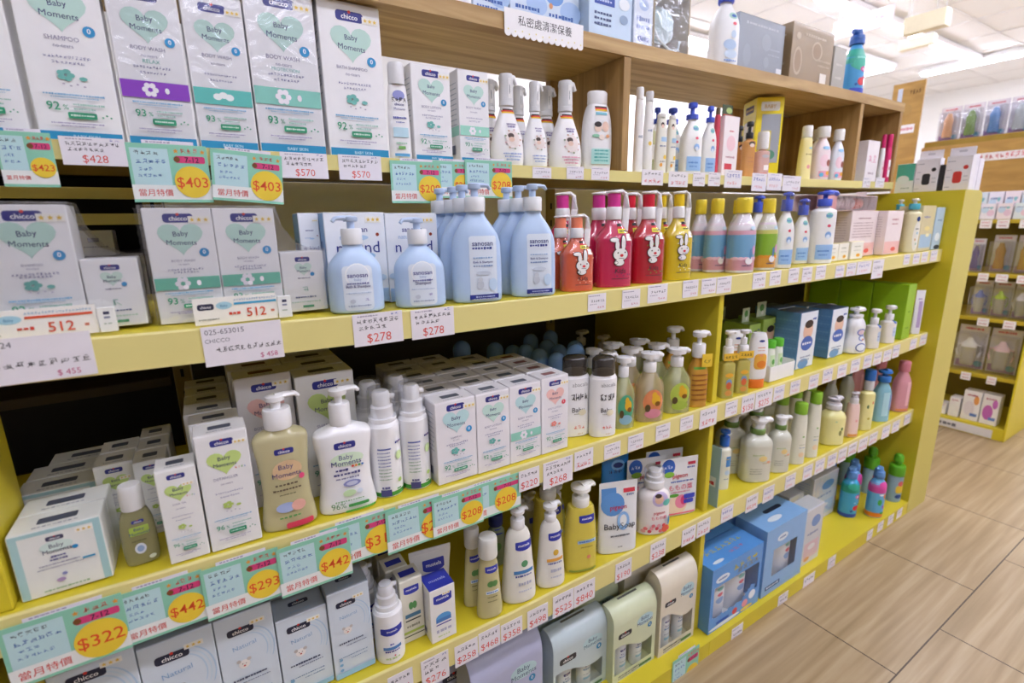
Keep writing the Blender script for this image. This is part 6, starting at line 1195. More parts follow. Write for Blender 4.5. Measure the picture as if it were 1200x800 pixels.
def ring_cap(t, z, w, h): cap(t, z, w * .3, h * .5, mat('#e4e2e6', .3), 'collar'); pump(t, z + h * .5 + .0004, w * .22, h * .2, h * .3, mat('#d8d4dc', .3), .2, w * .4, w * .26)
YLW = mat('#efe9a0', .3, coat=.3)
bottle('body_wash_bottle', 'wide pale yellow bottle with tiny pineapple picture', 'D', 955, 987, 530, 466, None, .8, 'round', 2.6, YLW, lines_art([('e', .14, .36, .14, .16, '#8a8a4a'), ('e', .2, .48, .1, .1, '#4a7a3a'), ('e', -.1, .7, .1, .05, '#c8d8a0')]), .76, ring_cap)
bottle('body_wash_bottle', 'narrow pale pink bottle between the two pale yellow ones', 'D', 986, 1004, 520, 460, None, .8, 'tall', 2.6, mat('#f2d4cc', .3, coat=.3), lines_art([('e', .1, .5, .2, .08, '#e8a8a0'), ('r', 0, .06, .8, .08, '#e8a05a')]), .76, ring_cap)
bottle('body_wash_bottle', 'pale yellow bottle with bright blue cap beside the aqua bottle', 'D', 1001, 1020, 509, 432, None, .8, 'sq', 2.6, YLW, lines_art([('e', -.15, .6, .16, .1, '#5a7a4a'), ('e', .2, .7, .12, .08, '#d87a5a'), ('e', 0, .3, .2, .06, '#c8b848')]), .66, lambda t, z, w, h: (cap(t, z, w * .32, h * .45, mat('#e0e0e0', .3, .9), 'collar'), cap(t, z + h * .45 + .0004, w * .36, h * .5, mat('#2f6fc0', .35))))
AQ = mat('#8fc4d4', .2, .95, coat=.4)
bottle('body_wash_bottle', 'aqua blue bottle with royal blue pump cap before the rose pink ones', 'D', 1017, 1040, 502, 434, None, .7, 'slope', 3, AQ, lines_art([('r', .05, .45, .4, .6, '#b4dce4'), ('r', .32, .5, .16, .4, '#7a9ac8')]), .78, c_pump(mat('#2f78c8', .35), .34, .5, .1, .36, .36))
dup(bpy.data.objects['lotion_bottle'], (at_y(1005, 450, .95).x, .95, zs('D', 2.0) + .0015), 'dark-shadowed bottle behind the yellow blue-capped one') if 0 else None
PK = mat('#dc9aa4', .22, .96, coat=.4)
GPK = 'rose pink bottles'
t1, w, d, h = bottle('conditioner_bottle', 'rose pink bottle on the shelf edge beside the yellow end column', 'D', 1040, 1063, 489, 423, .776, .7, 'slope', 3, PK, lines_art([('r', .2, .45, .2, .6, '#ecb8be'), ('r', 0, .05, .8, .05, '#e08a4a')]), .80, c_cap(mat('#d88490', .35), .3), group=GPK)
for dx, dy, lab in ((-.012, .078, 'rose pink bottle behind the aqua one'), (-.03, .156, 'rose pink bottle in the shade at the back of the end bay')):
    dup(t1, (t1.location.x + dx, t1.location.y + dy, t1.location.z), lab, GPK)
for px, y, lab, c in ((990, .93, 'frosted pump bottle with dark teal cap behind the pineapple bottle', '#2a5a5a'), (972, .92, 'frosted bottle with clear overcap behind the pineapple bottle', '#c8c4cc')):
    x = at_y(px, 470, y).x; z = zs('D', x) + .0015; t = thing('body_wash_bottle', lab, 'bottle', (x, y, z)); body(t, .06, .045, .15, 'slope', 3, mat('#c8ccc4', .2, .9), None); pump(t, .1505, .014, .025, .03, mat(c, .35), .2, .03, .018)
# ================================================================== base shelf E
def gift_box(lab, l, r, pb, pt, yf, d, col, logo_col, wave=.5, group='handled gift boxes', inner='#b9c4cc', loc=None):
    t, w, d, h = P('gift_box', 'gift box', lab, 'E', l, r, pb, pt, yf, d, group=group)
    m = mat(col, .35, coat=.3); dk = mat('#8a7a68', .5)
    def roof(k=0.):                       # y,z outline of the curved top
        o = [(-d / 2 + k, h * .80)]
        for i in range(1, 9):
            a = PI / 2 * i / 8; o.append((-d / 2 + k + (d * .42) * (1 - math.cos(a)), h * .80 + (h * .20 - k) * math.sin(a)))
        o += [(d * .10, h - k), (d / 2 - k, h * .72)]
        return o
    pr = [(-d / 2, 0)] + roof() + [(d / 2, 0)]
    b = MB()
    for x0, x1 in ((-w / 2, -w / 2 + .0015), (w / 2 - .0015, w / 2)):
        n = len(pr); b.loft([[(x0, y, z) for y, z in pr], [(x1, y, z) for y, z in pr]], m, smooth=False)
    rf = roof()
    vs = [(x, y, z) for y, z in rf for x in (-w / 2, w / 2)]; b.put(vs, [(2 * i, 2 * i + 1, 2 * i + 3, 2 * i + 2) for i in range(len(rf) - 1)], m, True)
    b.box(-w / 2 + .0016, w / 2 - .0016, d / 2 - .0015, d / 2, 0, h * .72, m, .0003); b.box(-w / 2 + .0016, w / 2 - .0016, -d / 2 + .0005, d / 2 - .0016, 0, .0015, m, .0003)
    # front sheet with a wavy window
    zb, n = h * .115, 24; xs = [-w / 2 + w * i / n for i in range(n + 1)]
    def top_(u): return h * (.44 + .10 * math.cos(u * 5.2 + 1.9) * wave * 1.4)
    xa, xb = -w * .42, w * .40
    P0 = lambda x, z: (x, -d / 2, z)
    for a_, c_ in zip(xs, xs[1:]):
        if c_ <= xa + 1e-6 or a_ >= xb - 1e-6: b.put([P0(a_, 0), P0(c_, 0), P0(c_, h * .80), P0(a_, h * .80)], [(0, 1, 2, 3)], m)
        else:
            b.put([P0(a_, 0), P0(c_, 0), P0(c_, zb), P0(a_, zb)], [(0, 1, 2, 3)], m); b.put([P0(a_, top_(a_ / w)), P0(c_, top_(c_ / w)), P0(c_, h * .80), P0(a_, h * .80)], [(0, 1, 2, 3)], m)
    A = Art(); logo(A, -w * .24, h * .64, w * .30, .1, col=logo_col); A.ell(w * .22, h * .70, w * .19, h * .075, mat('#bcd8dc', .5)); A.text('Baby', w * .22, h * .725, h * .052, mat('#3a4a70', .5)); A.text('Moments', w * .22, h * .665, h * .052, mat('#3a4a70', .5), w * .36); A.ell(w * .34, h * .58, w * .05, w * .05, mat('#2f86b8', .5)); A.text('0', w * .34, h * .582, w * .05, mat('#ffffff', .5))
    A.dash(-w * .12, h * .07, w * .5, h * .022, mat('#6a6a6a', .5), 16); A.dash(-w * .12, h * .04, w * .5, h * .018, mat('#8a8a8a', .5), 18); A.rrect(w * .12, h * .03, w * .42, h * .07, h * .012, mat('#4a7a4a', .5)); b.art(A, front(-d / 2)); b.build('carton', t)
    s = MB(); a2, c2 = rf[8], rf[9]; s.box(-w * .22, w * .22, a2[0] + .002, a2[0] + .008, h + .0002, h + .0012, mat('#5a5a50', .5), .0003); s.build('handle_slot', t)
    for k, (cx, ww, nm) in enumerate(((-.2, .26, 0), (.18, .24, 1))):
        q = MB(); q.lathe([(w * ww * .48, .002), (w * ww * .5, .006), (w * ww * .5, h * .42), (w * ww * .3, h * .47), (w * ww * .28, h * .55)], mat('#e2e6e8', .3, coat=.3), cx=w * cx, cy=-d / 2 + w * ww * .55 + .004, n=22, sy=.8)
        Q = Art(True); logo(Q, 0, h * .36, w * .12); Q.text('Baby', 0, h * .31, h * .025, mat(NAVY, .5)); Q.dash(0, h * .27, w * .14, h * .02, mat('#5a8ab8', .5), 4); Q.dash(0, h * .2, w * .14, h * .012, mat('#8a98a8', .5), 6); Q.rect(-w * .07, h * .13, w * .07, h * .16, mat('#8fc4d8', .5))
        R_ = w * ww * .5; q.art(Q, lambda u, v, e, R_=R_, cx=cx, ww=ww: (w * cx + u, -d / 2 + w * ww * .55 + .004 - .8 * math.sqrt(max(R_ * R_ - u * u, 0)) - e, v)); q.build('inner_bottle', t)
    wn = MB(); wn.put([(xa, -d / 2 + .0006, zb), (xb, -d / 2 + .0006, zb), (xb, -d / 2 + .0006, h * .54), (xa, -d / 2 + .0006, h * .54)], [(0, 1, 2, 3)], film_mat(.03, .35)); wn.build('window', t)
    return t, w, d, h
GI = [(556, 636, 852, 762, .80, '#b8bcd8', '#2c3050', 'lilac handled gift box at the near end, cut off by the frame', 'slate-blue handled gift box behind the lilac one'),
      (648, 709, 815, 732, None, '#c4d4d8', '#2c2c34', 'pale blue-green handled gift box, second from the divider but one', 'grey-blue handled gift box lying behind the pale blue-green one'),
      (717, 766, 788, 706, None, '#d4dcb8', '#26262c', 'pale green handled gift box between the blue-green and cream ones', 'sage green handled gift box behind the pale green one'),
      (771, 812, 758, 667, None, '#e4dcc8', '#26262c', 'cream handled gift box standing against the divider', 'white handled gift box behind the cream one')]
for l, r, pb, pt, yf, col, lc_, lab, lab2 in GI:
    t, w, d, h = gift_box(lab, l, r, pb, pt, yf, .075, col, lc_)
    dup(t, (t.location.x - .05, t.location.y + .09, t.location.z), lab2, 'handled gift boxes')
# blue gift cartons
def blue_gift(lab, l, r, pb, pt, yf, d, col, kind, group):
    t, w, d, h = P('gift_carton', 'gift carton', lab, 'E', l, r, pb, pt, yf, d, group=group); m = mat(col, .35, coat=.3); b = MB(); k = .0016
    b.box(-w / 2, -w / 2 + k, -d / 2, d / 2, 0, h, m, .0003); b.box(w / 2 - k, w / 2, -d / 2, d / 2, 0, h, m, .0003); b.box(-w / 2 + k, w / 2 - k, d / 2 - k, d / 2, 0, h, m, .0003); b.box(-w / 2 + k, w / 2 - k, -d / 2, d / 2 - k, h - k, h, m, .0003); b.box(-w / 2 + k, w / 2 - k, -d / 2, d / 2 - k, 0, k, m, .0003)
    n = 20; xs = [-w / 2 + k + (w - 2 * k) * i / n for i in range(n + 1)]; y = -d / 2
    for a_, c_ in zip(xs, xs[1:]):
        u = (a_ + c_) / 2 / w
        if kind == 0: lo, hi = h * (.22 + (.16 * math.exp(-((u - .32) / .12) ** 2)) + .015 * math.sin(u * 40)), h * .70
        else: lo, hi = h * .26, h * .66
        if (kind == 1 and (u < -.28 or u > .30)) or abs(u) > .46: lo = hi = h * .5
        b.put([(a_, y, k), (c_, y, k), (c_, y, lo), (a_, y, lo)], [(0, 1, 2, 3)], m); b.put([(a_, y, hi), (c_, y, hi), (c_, y, h - k), (a_, y, h - k)], [(0, 1, 2, 3)], m)
    A = Art(); A.ell(-w * .3 if kind == 0 else -w * .1, h * .80, w * .13, h * .055, mat('#dfe8f0', .5)); A.dash(-w * .3 if kind == 0 else -w * .1, h * .80, w * .16, h * .03, mat('#5a78b0', .5), 5)
    if kind == 0:
        A.hand(w * .14, h * .86, w * .5, h * .10, mat('#c9bc3a', .5), 4); A.hand(w * .2, h * .78, w * .44, h * .08, mat('#8a7a2a', .5), 4)
        A.ell(w * .0, h * .12, w * .05, h * .05, mat('#d84a4a', .5)); A.ell(w * .2, h * .14, w * .06, h * .06, mat('#f0a0a8', .5)); A.rect(-w * .36, h * .09, -w * .12, h * .13, mat('#2a5ab8', .5)); A.ell(w * .34, h * .22, w * .07, h * .07, mat('#e8eef4', .5)); A.ell(-w * .2, h * .05, w * .3, h * .03, mat('#e4ecf4', .5)); A.ell(w * .24, h * .05, w * .12, h * .03, mat('#e8d060', .5))
    else: A.rect(-w * .42, h * .08, -w * .06, h * .14, mat('#23407c', .5)); A.dash(-w * .24, h * .11, w * .3, h * .03, mat('#c8d8f0', .5), 6); [A.rect(w * (-.48 + .045 * i), .001, w * (-.465 + .045 * i), h * .05, mat('#a8c4e8', .5)) for i in range(22)]
    b.art(A, front(-d / 2)); A = Art()
    if kind == 0: A.hand(0, d * .12, w * .7, d * .2, mat('#c9bc3a', .5), 7); A.hand(w * .1, -d * .2, w * .3, d * .12, mat('#d05a80', .5), 3); A.ell(-w * .3, -d * .3, w * .1, d * .06, mat('#dfe8f0', .5))
    else: A.ell(-w * .1, -d * .2, w * .16, d * .1, mat('#dfe8f0', .5)); A.rrect(-w * .12, d * .05, w * .3, d * .2, .01, mat('#1d2a44', .5))
    b.art(A, top(h)); b.build('carton', t)
    ib = MB(); ib.box(-w / 2 + .0024, w / 2 - .0024, d / 2 - .0036, d / 2 - .0022, .003, h - .003, mat('#e9ecf0', .4), .0003); ib.box(-w / 2 + .0024, w / 2 - .0024, -d / 2 + .006, d / 2 - .004, .0022, .0030, mat('#e9ecf0', .4), .0003); ib.build('brightening_liner', t)  # white back and floor sheets added to brighten the dark carton inside
    for cx, ww in ((-.22, .40), (.20, .40)):
        q = MB(); q.lathe([(w * ww * .47, .003), (w * ww * .5, .008), (w * ww * .5, h * .5), (w * ww * .4, h * .58), (w * ww * .2, h * .63), (w * ww * .2, h * .7)], mat('#e8eaec', .35), cx=w * cx, cy=-d / 2 + w * ww * .5 + .006, n=22, sy=.8)
        Q = Art(True); Q.ell(0, h * .45, w * .05, h * .03, mat('#e06a7a', .5)); Q.ell(0, h * .36, w * .07, h * .05, mat('#8fb4e0', .5)); Q.ell(0, h * .54, w * .06, h * .03, mat('#8fd0c4', .5)); R_ = w * ww * .5
        q.art(Q, lambda u, v, e, R_=R_, cx=cx, ww=ww: (w * cx + u, -d / 2 + w * ww * .5 + .006 - .8 * math.sqrt(max(R_ * R_ - u * u, 0)) - e, v)); q.build('inner_bottle', t)
    wn = MB(); wn.put([(-w * .46, y + .0008, h * .2), (w * .46, y + .0008, h * .2), (w * .46, y + .0008, h * .72), (-w * .46, y + .0008, h * .72)], [(0, 1, 2, 3)], film_mat(.03, .35)); wn.build('window', t)
    return t, w, d, h
t, w, d, h = blue_gift('blue gift carton with wavy window beside the divider, front one', 828, 886.5, 726, 652, .746, .095, '#5a9ade', 0, 'blue window gift cartons'); dup(t, (t.location.x, t.location.y + .1, t.location.z), 'blue gift carton with wavy window, second row from the front', 'blue window gift cartons')
t, w, d, h = blue_gift('pale blue gift carton with square window and dark tray, front one', 891, 937, 688, 610, .746, .11, '#86b4e4', 1, 'blue window gift cartons'); dup(t, (t.location.x - .02, t.location.y + .125, t.location.z), 'pale blue gift carton with dark handle hole, second row', 'blue window gift cartons')
for l, r, pb, pt, yf, lab, dd in ((937, 958, 659, 594, None, 'white and rose carton beside the pale blue gift carton, front one', .06), (921, 938, 640, 580, .90, 'clear-wrapped white and blue gift set behind the pale blue gift carton', .09), (950, 978, 640, 554, .87, 'tall clear-wrapped gift set with blue triangles beside the squirt bottles', .09)):
    t, w, d, h = P('gift_set', 'gift set', lab, 'E', l, r, pb, pt, yf, dd, group='wrapped gift sets'); carton(t, w, d, h, '#dfe2e6', lines_art([('e', .1, .75, .5, .2, '#6a9ad8'), ('d', 0, .55, .6, .05, '#8a9ac0', 5), ('r', 0, .25, .8, .3, '#e8c8d0' if 'rose' in lab else '#b8d0ec'), ('e', 0, .3, .4, .1, '#f4f0f0'), ('e', -.2, .1, .3, .08, '#e89a6a')]), side_lines('#8ab0dc')); film_box(t, w, d, h, .002)
SEA = lines_art([('e', .2, .56, .3, .1, '#d84a9a'), ('e', .2, .56, .15, .05, '#f4d8ec'), ('e', .16, .26, .4, .14, '#d8343e'), ('e', .05, .4, .14, .04, '#8ad4ec'), ('e', -.1, .18, .16, .06, '#2a5aa8'), ('r', 0, .05, .9, .1, '#2a48b8'), ('e', -.1, .82, .6, .16, '#3ab49a')])
SEA2 = lines_art([('e', -.05, .42, .26, .16, '#4ab04a'), ('e', .22, .58, .16, .14, '#e8903a'), ('e', .0, .62, .3, .05, '#f0f4f8'), ('r', 0, .07, .9, .14, '#f08a2a'), ('e', .2, .3, .16, .1, '#a050c0'), ('e', .1, .86, .6, .16, '#e050a8'), ('e', .16, .14, .3, .06, '#4ab04a')])
GSQ = 'squirt foam bottles on the base shelf'
TURQ = mat('#3fa8d8', .3, coat=.3); TEALB = mat('#2aa08c', .3, coat=.3)
def sq_blue(t, z, w, h): squirt(t, z, w, h, '#5f93d0')
t1, w, d, h = bottle('bubble_bath_bottle', 'teal and blue squirt bottle with red fish on the base shelf edge', 'E', 979, 1004, 606, 547, None, .9, 'round', 2, TURQ, SEA, .78, sq_blue, group=GSQ, bands=((0.0, .10, mat('#2a48b8', .35)), (.66, .9, mat('#2a9c84', .35))))
t2, w2, d2, h2 = bottle('bubble_bath_bottle', 'pink-topped squirt bottle with orange seabed on the base shelf edge', 'E', 1010, 1035, 607, 547, None, .9, 'round', 2, mat('#66b4e4', .3, coat=.3), SEA2, .78, sq_blue, group=GSQ, bands=((0.0, .13, mat('#f08a2a', .35)), (.66, .9, mat('#d850a8', .35))))
dup(t1, (t1.location.x - .01, t1.location.y + .085, t1.location.z), 'teal squirt bottle standing behind the one with the red fish', GSQ)
dup(t2, (t2.location.x - .01, t2.location.y + .085, t2.location.z), 'pink-topped squirt bottle standing behind the one with orange seabed', GSQ)
def green_top(t, z, w, h): 
    m = mat('#63b428', .35); cap(t, z, w * .48, h * .5, m, 'green_cap'); b = MB(); b.lathe([(w * .2, z + h * .5 + .0004), (w * .2, z + h * .62), (w * .3, z + h * .66), (w * .28, z + h * .9), (w * .18, z + h)], m, n=16); b.build('green_knob', t)
t3, w, d, h = bottle('bubble_bath_bottle', 'grey-blue bottle with big green cap beside the end column', 'E', 1034, 1056, 591, 532, .752, .8, 'cyl', 2, mat('#8fb0c4', .3, coat=.3), lines_art([('R', .1, .5, .6, .3, '#e8c83a'), ('e', .1, .72, .4, .2, '#e06a6a'), ('e', .06, .22, .5, .16, '#2a4a8a')]), .56, green_top, group='green-capped bottles')
for dx, dy, lab in ((-.015, .09, 'green-capped bottle behind the pink-topped squirt bottle'), (-.03, .18, 'green-capped bottle in the shade at the back of the base shelf')):
    dup(t3, (t3.location.x + dx, t3.location.y + dy, t3.location.z), lab, 'green-capped bottles')
# ================================================================== keep neighbours apart: nudge things on the shelves until no two footprints overlap
def hull(pts):
    pts = sorted(set((round(x, 5), round(y, 5)) for x, y in pts))
    def half(p):
        o = []
        for q in p:
            while len(o) > 1 and (o[-1][0] - o[-2][0]) * (q[1] - o[-2][1]) - (o[-1][1] - o[-2][1]) * (q[0] - o[-2][0]) <= 0: o.pop()
            o.append(q)
        return o
    a, b = half(pts), half(pts[::-1]); return a[:-1] + b[:-1]
def mtv(A, B):                     # smallest move of B out of A, None when apart
    best = None
    for P_, s in ((A, 1), (B, 1)):
        for i in range(len(P_)):
            x0, y0 = P_[i]; x1, y1 = P_[(i + 1) % len(P_)]; nx, ny = y1 - y0, x0 - x1; L = math.hypot(nx, ny)
            if L < 1e-6: continue
            nx /= L; ny /= L
            a = [x * nx + y * ny for x, y in A]; b = [x * nx + y * ny for x, y in B]
            o1, o2 = max(a) - min(b), max(b) - min(a)
            if o1 <= 0 or o2 <= 0: return None
            d, sg = (o1, 1) if o1 < o2 else (o2, -1)
            if best is None or d < best[0]: best = (d, nx * sg, ny * sg)
    return best
def settle(rounds=160):
    bpy.context.view_layer.update()
    skip = ('shelving_unit', 'wooden_hutch', 'rear_shelving', 'ceiling_light', 'price_talker', 'display_tray', 'mini_bottle', 'shelf_card', 'rear_carton')
    it = []
    for o in [o for o in bpy.data.objects if o.parent is None and o.type == 'EMPTY' and not o.name.startswith(skip)]:
        v = []; zz = []
        for c in o.children_recursive:
            if c.type != 'MESH': continue
            mw = c.matrix_world; q = [mw @ p.co for p in c.data.vertices]; zz += [min(p.z for p in q), max(p.z for p in q)]
            if not c.name.startswith(('pump_head', 'pump_spout', 'hang_card', 'card_crest')): v += [(p.x, p.y) for p in q]
        H = hull(v); it.append([o, H, min(zz), max(zz), [0., 0.], min(h[0] for h in H), max(h[0] for h in H), min(h[1] for h in H), max(h[1] for h in H)])
    fixed = []
    def fx(x0, x1, y0, y1, z0, z1): fixed.append(([(x0, y0), (x1, y0), (x1, y1), (x0, y1)], z0, z1))
    g = .0008
    fx(XD - .0095 - g, XD + .0095 + g, YS + .01, 1.4, .06, 1.05); fx(-.272 - g, -.252 + g, YS + .01, .9 + g, .06, 1.05); fx(XR - g, 3, .5, 1.8, .02, 1.4); fx(-2, 3, YB - .003, 2, .02, 1.8)
    for x0, x1 in ((.934, .957), (2.100, 2.123), (2.417, 2.440)): fx(x0 - g, x1 + g, YA, 1.3, 1.36, 1.6)
    fx(2.46, 3, .5, 2, 1.3, 1.6)
    for n_ in ('display_tray',):
        o = bpy.data.objects[n_]; P_ = [c.matrix_world @ v.co for c in o.children for v in c.data.vertices]; fixed.append((hull([(p.x, p.y) for p in P_]), min(p.z for p in P_), .9))
    for o in bpy.data.objects:
        if o.name.startswith('shelf_card') and o.parent is None:
            P_ = [c.matrix_world @ v.co for c in o.children for v in c.data.vertices]; fixed.append((hull([(p.x, p.y) for p in P_]), min(p.z for p in P_), max(p.z for p in P_)))
    def mv(a, dx, dy):
        tier_front = YE + .004 if a[2] < .3 else (YA + .003 if a[2] > 1.3 else YS + .0065)
        fy = min(p[1] for p in a[1]) + dy
        if fy < tier_front: dy += tier_front - fy
        a[1] = [(x + dx, y + dy) for x, y in a[1]]; a[4][0] += dx; a[4][1] += dy
        a[5] += dx; a[6] += dx; a[7] += dy; a[8] += dy
    for r in range(rounds):
        n = 0
        for i, a in enumerate(it):
            for b in it[i + 1:]:
                if a[3] <= b[2] or b[3] <= a[2] or a[5] >= b[6] or b[5] >= a[6] or a[7] >= b[8] or b[7] >= a[8]: continue
                m = mtv(a[1], b[1])
                if not m: continue
                n += 1; d, nx, ny = m; d += .0006
                ca = sum(p[1] for p in a[1]) / len(a[1]); cb = sum(p[1] for p in b[1]) / len(b[1])
                if d < .006 or abs(ca - cb) < .012:
                    k = min(d, .006); mv(a, -nx * k * .5, -ny * k * .5); mv(b, nx * k * .5, ny * k * .5)
                else:
                    q = b if cb >= ca else a; x, y = sum(p[0] for p in q[1]) / len(q[1]), max(ca, cb); L = math.hypot(x, y)
                    s = 1 if q is b else -1
                    mv(q, .003 * x / L * .6 + s * nx * .0012, .003 * y / L * .8 + s * ny * .0012)
            for F, z0, z1 in fixed:
                if a[3] <= z0 or z1 <= a[2]: continue
                m = mtv(F, a[1])
                if m: n += 1; mv(a, m[1] * (m[0] + .0006), m[2] * (m[0] + .0006))
        if not n: break
    mx = 0
    for a in it:
        dx, dy = a[4]
        if abs(dx) + abs(dy) > 1e-6:
            o = a[0]; t_ = 'E' if a[2] < .3 else 'D' if a[2] < .7 else 'C' if a[2] < 1.0 else 'B' if a[2] < 1.3 else 'A' if a[2] < 1.6 else 'T'
            hx = (max(p[0] for p in a[1]) - min(p[0] for p in a[1])) / 2
            f = lambda x: max(zs(t_, x - hx), zs(t_, x + hx), zs(t_, x))
            dz = f(o.location.x + dx) - f(o.location.x)
            o.location.x += dx; o.location.y += dy; o.location.z += dz
            if math.hypot(dx, dy) > .02: print('nudged', o.name, round(dx, 3), round(dy, 3))
    print('settle rounds', r, 'left', n)
settle()
# ================================================================== price tags and promo cards clipped to the shelf lips
LIPY = {'A': YA, 'B': YS, 'C': YS, 'D': YS, 'E': YE}
TI = [0]
def tag_frame(tier, l, r, pt, pb, off=0.):
    y = LIPY[tier] - .0009 - off; c = (l + r) / 2; x0 = at_y(c, (pt + pb) / 2, y).x; zt, zb = z_row(x0, y, pt), z_row(x0, y, pb); zm = (zt + zb) / 2
    a, b = x_col(l, y, zm), x_col(r, y, zm)
    return (a + b) / 2, y, zm, b - a, zt - zb
def promo(lab, tier, l, r, pt, pb, price, roll=0., off=0., hide=0.):
    x, y, z, w, h = tag_frame(tier, l, r, pt, pb, off)
    t = thing('shelf_promo_card', lab, 'promo card', (x, y, z), group='mint green promo cards'); t.rotation_euler.y = math.radians(roll)
    b = MB(); b.box(-w / 2, w / 2, -.0004, .0004, -h / 2, h / 2, mat('#8fd0b4', .42, coat=.3), .0001); a = Art(); blue = mat('#bfe0e2', .45)
    a.rect(-w / 2, -h * .47, w / 2, -h * .20, mat('#eef0ec', .45)); a.rect(-w * .46, -h * .20, w * .0, h * .42, blue); a.rect(-w / 2, -h / 2, w / 2, -h * .45, mat('#8fd0b4', .45))
    a.hand(-w * .27, h * .34, w * .3, h * .07, mat('#1d2430', .5)); a.hand(-w * .22, h * .2, w * .38, h * .08, mat('#3a68b0', .5)); a.hand(-w * .3, h * .07, w * .18, h * .06, mat('#5a86c0', .5)); a.hand(-w * .26, -h * .04, w * .3, h * .06, mat('#5a86c0', .5))
    a.text('當月特價', -w * .22, -h * .335, h * .15, mat('#d8382e', .5), w * .42, .02, 0, .84)
    a.hand(w * .27, h * .40, w * .22, h * .09, mat('#e0605a', .5), 3); star(a, w * .10, h * .39, h * .045, mat('#e8a040', .5)); star(a, w * .44, h * .39, h * .045, mat('#e8a040', .5))
    a.rrect(w * .08, h * .19, w * .46, h * .31, h * .03, mat('#d8407a', .5)); a.ell(w * .10, h * .25, h * .05, h * .05, mat('#7a4a20', .5), 10); a.text('7-12', w * .29, h * .25, h * .09, mat('#2a1a3a', .5), w * .22, .03)
    b.art(a, front(-.0004), .00008); b.build('card', t)
    d = MB(); a = Art(); R_ = min(w * .23, h * .34); cx = w * .26
    d.loft([[(cx + R_ * math.cos(2 * PI * k / 28), yy, -h * .14 + R_ * math.sin(2 * PI * k / 28)) for k in range(28)] for yy in (-.0012, -.0014)][::-1], mat('#f0cf3c', .45), smooth=False); a.text(price, cx - (R_ * .28 if len(price) < 4 else 0), -h * .14, h * .25, mat('#e8542a', .5), R_ * 1.75, .004); d.art(a, front(-.0014), .00008); d.build('price_disc', t)
    g = MB(); g.box(-w * .3, w * .34, .0005, .0008, h * .1, h * .56, mat('#e9e4ee', .5), .0001); a = Art(); a.dash(-w * .1, h * .53, w * .3, h * .03, mat('#a8a0b8', .5), 7); g.art(a, front(.0005), .00005); g.build('backing_label', t)
def card(lab, tier, l, r, pt, pb, kind, text='', off=0., roll=0., group='small white price tags', name='shelf_price_tag'):
    x, y, z, w, h = tag_frame(tier, l, r, pt, pb, off)
    b = MB(); b.box(-w / 2, w / 2, -.0004, .0004, -h / 2, h / 2, mat('#ece8ee' if kind != 'pink' else '#f0e2e2', .45, coat=.25), .0001); a = Art()
    if kind == 'hand':       # handwritten: black heading, red price
        a.dash(-w * .2, h * .42, w * .4, h * .05, mat('#a8a0b4', .5), 8); a.hand(0, h * .26, w * .86, h * .15, mat('#26242c', .5)); a.hand(-w * .12, h * .06, w * .56, h * .14, mat('#26242c', .5)); a.hand(w * .34, h * .42, w * .16, h * .08, mat('#3a4ab0', .5), 2); a.text(text, 0, -h * .26, h * .28, mat('#dc4a3c', .5), w * .74, -.004)
    elif kind == 'typed':    # printed label with code, maker, name and price
        a.text(text[0], -w * .22, h * .36, h * .13, mat('#5a5864', .5), w * .48); a.text(text[1], -w * .32, h * .14, h * .13, mat('#6a6874', .5), w * .3); a.hand(w * .06, -h * .10, w * .84, h * .14, mat('#2a2830', .5), 11); a.text(text[2], w * .3, -h * .36, h * .13, mat('#c0407a', .5), w * .3)
    elif kind == 'mini':
        a.dash(-w * .15, h * .38, w * .6, h * .06, mat('#9a94aa', .5), 8); a.hand(w * .04, h * .08, w * .76, h * .16, mat('#3a3848', .5), 6); a.dash(-w * .2, -h * .1, w * .4, h * .05, mat('#b0a8ba', .5), 4); a.hand(w * .2, -h * .30, w * .4, h * .14, mat('#c8606a', .5), 3)
    elif kind == 'blue':
        a.hand(0, h * .16, w * .8, h * .22, mat('#4a5cb4', .5), 5); a.hand(-w * .06, -h * .24, w * .6, h * .2, mat('#e08a88', .5), 4); a.dash(0, h * .4, w * .6, h * .05, mat('#b0acc4', .5), 6)
    elif kind == 'red':
        a.hand(0, h * .24, w * .8, h * .18, mat('#2a2a3c', .5), 5); a.text(text, 0, -h * .2, h * .36, mat('#dc4a44', .5), w * .8, -.004) if text else a.hand(0, -h * .22, w * .8, h * .26, mat('#dc4a44', .5), 4)
    b.art(a, front(-.0004), .00008)
    o = b.build(name, None, (x, y, z)); o.rotation_euler.y = math.radians(roll); tag(o, lab, 'price tag', group)
# ledge
promo('mint promo card reading $423 at the near end of the ledge', 'A', -2, 65, 154, 219, '$423')
card('white handwritten price card reading $428 under the 92% shampoo carton', 'A', 71, 148, 161, 194, 'hand', '$428', off=.003, group='white handwritten cards')
promo('mint promo card reading $403 hanging under the purple-banded carton', 'A', 152, 246, 169, 237, '$403')
promo('tilted mint promo card reading $403 under the turquoise-banded carton', 'A', 248, 331, 178, 237, '$403', 4, .003)
card('white handwritten price card reading $570 under the protection body wash carton', 'A', 329, 384, 179, 209, 'hand', '$570', group='white handwritten cards')
card('white handwritten price card reading $570 under the bath shampoo carton', 'A', 397, 447, 182, 211, 'hand', '$570', group='white handwritten cards')
promo('mint promo card under the small white lotion bottle', 'A', 458, 517, 189, 238, '$208', 0, .003)
promo('mint promo card under the leaf-dotted small carton, between its two like', 'A', 506, 553, 189, 232, '$208')
promo('mint promo card before the flag bottles, last of the three on the ledge', 'A', 545, 600, 188, 232, '$208', 0, .003)
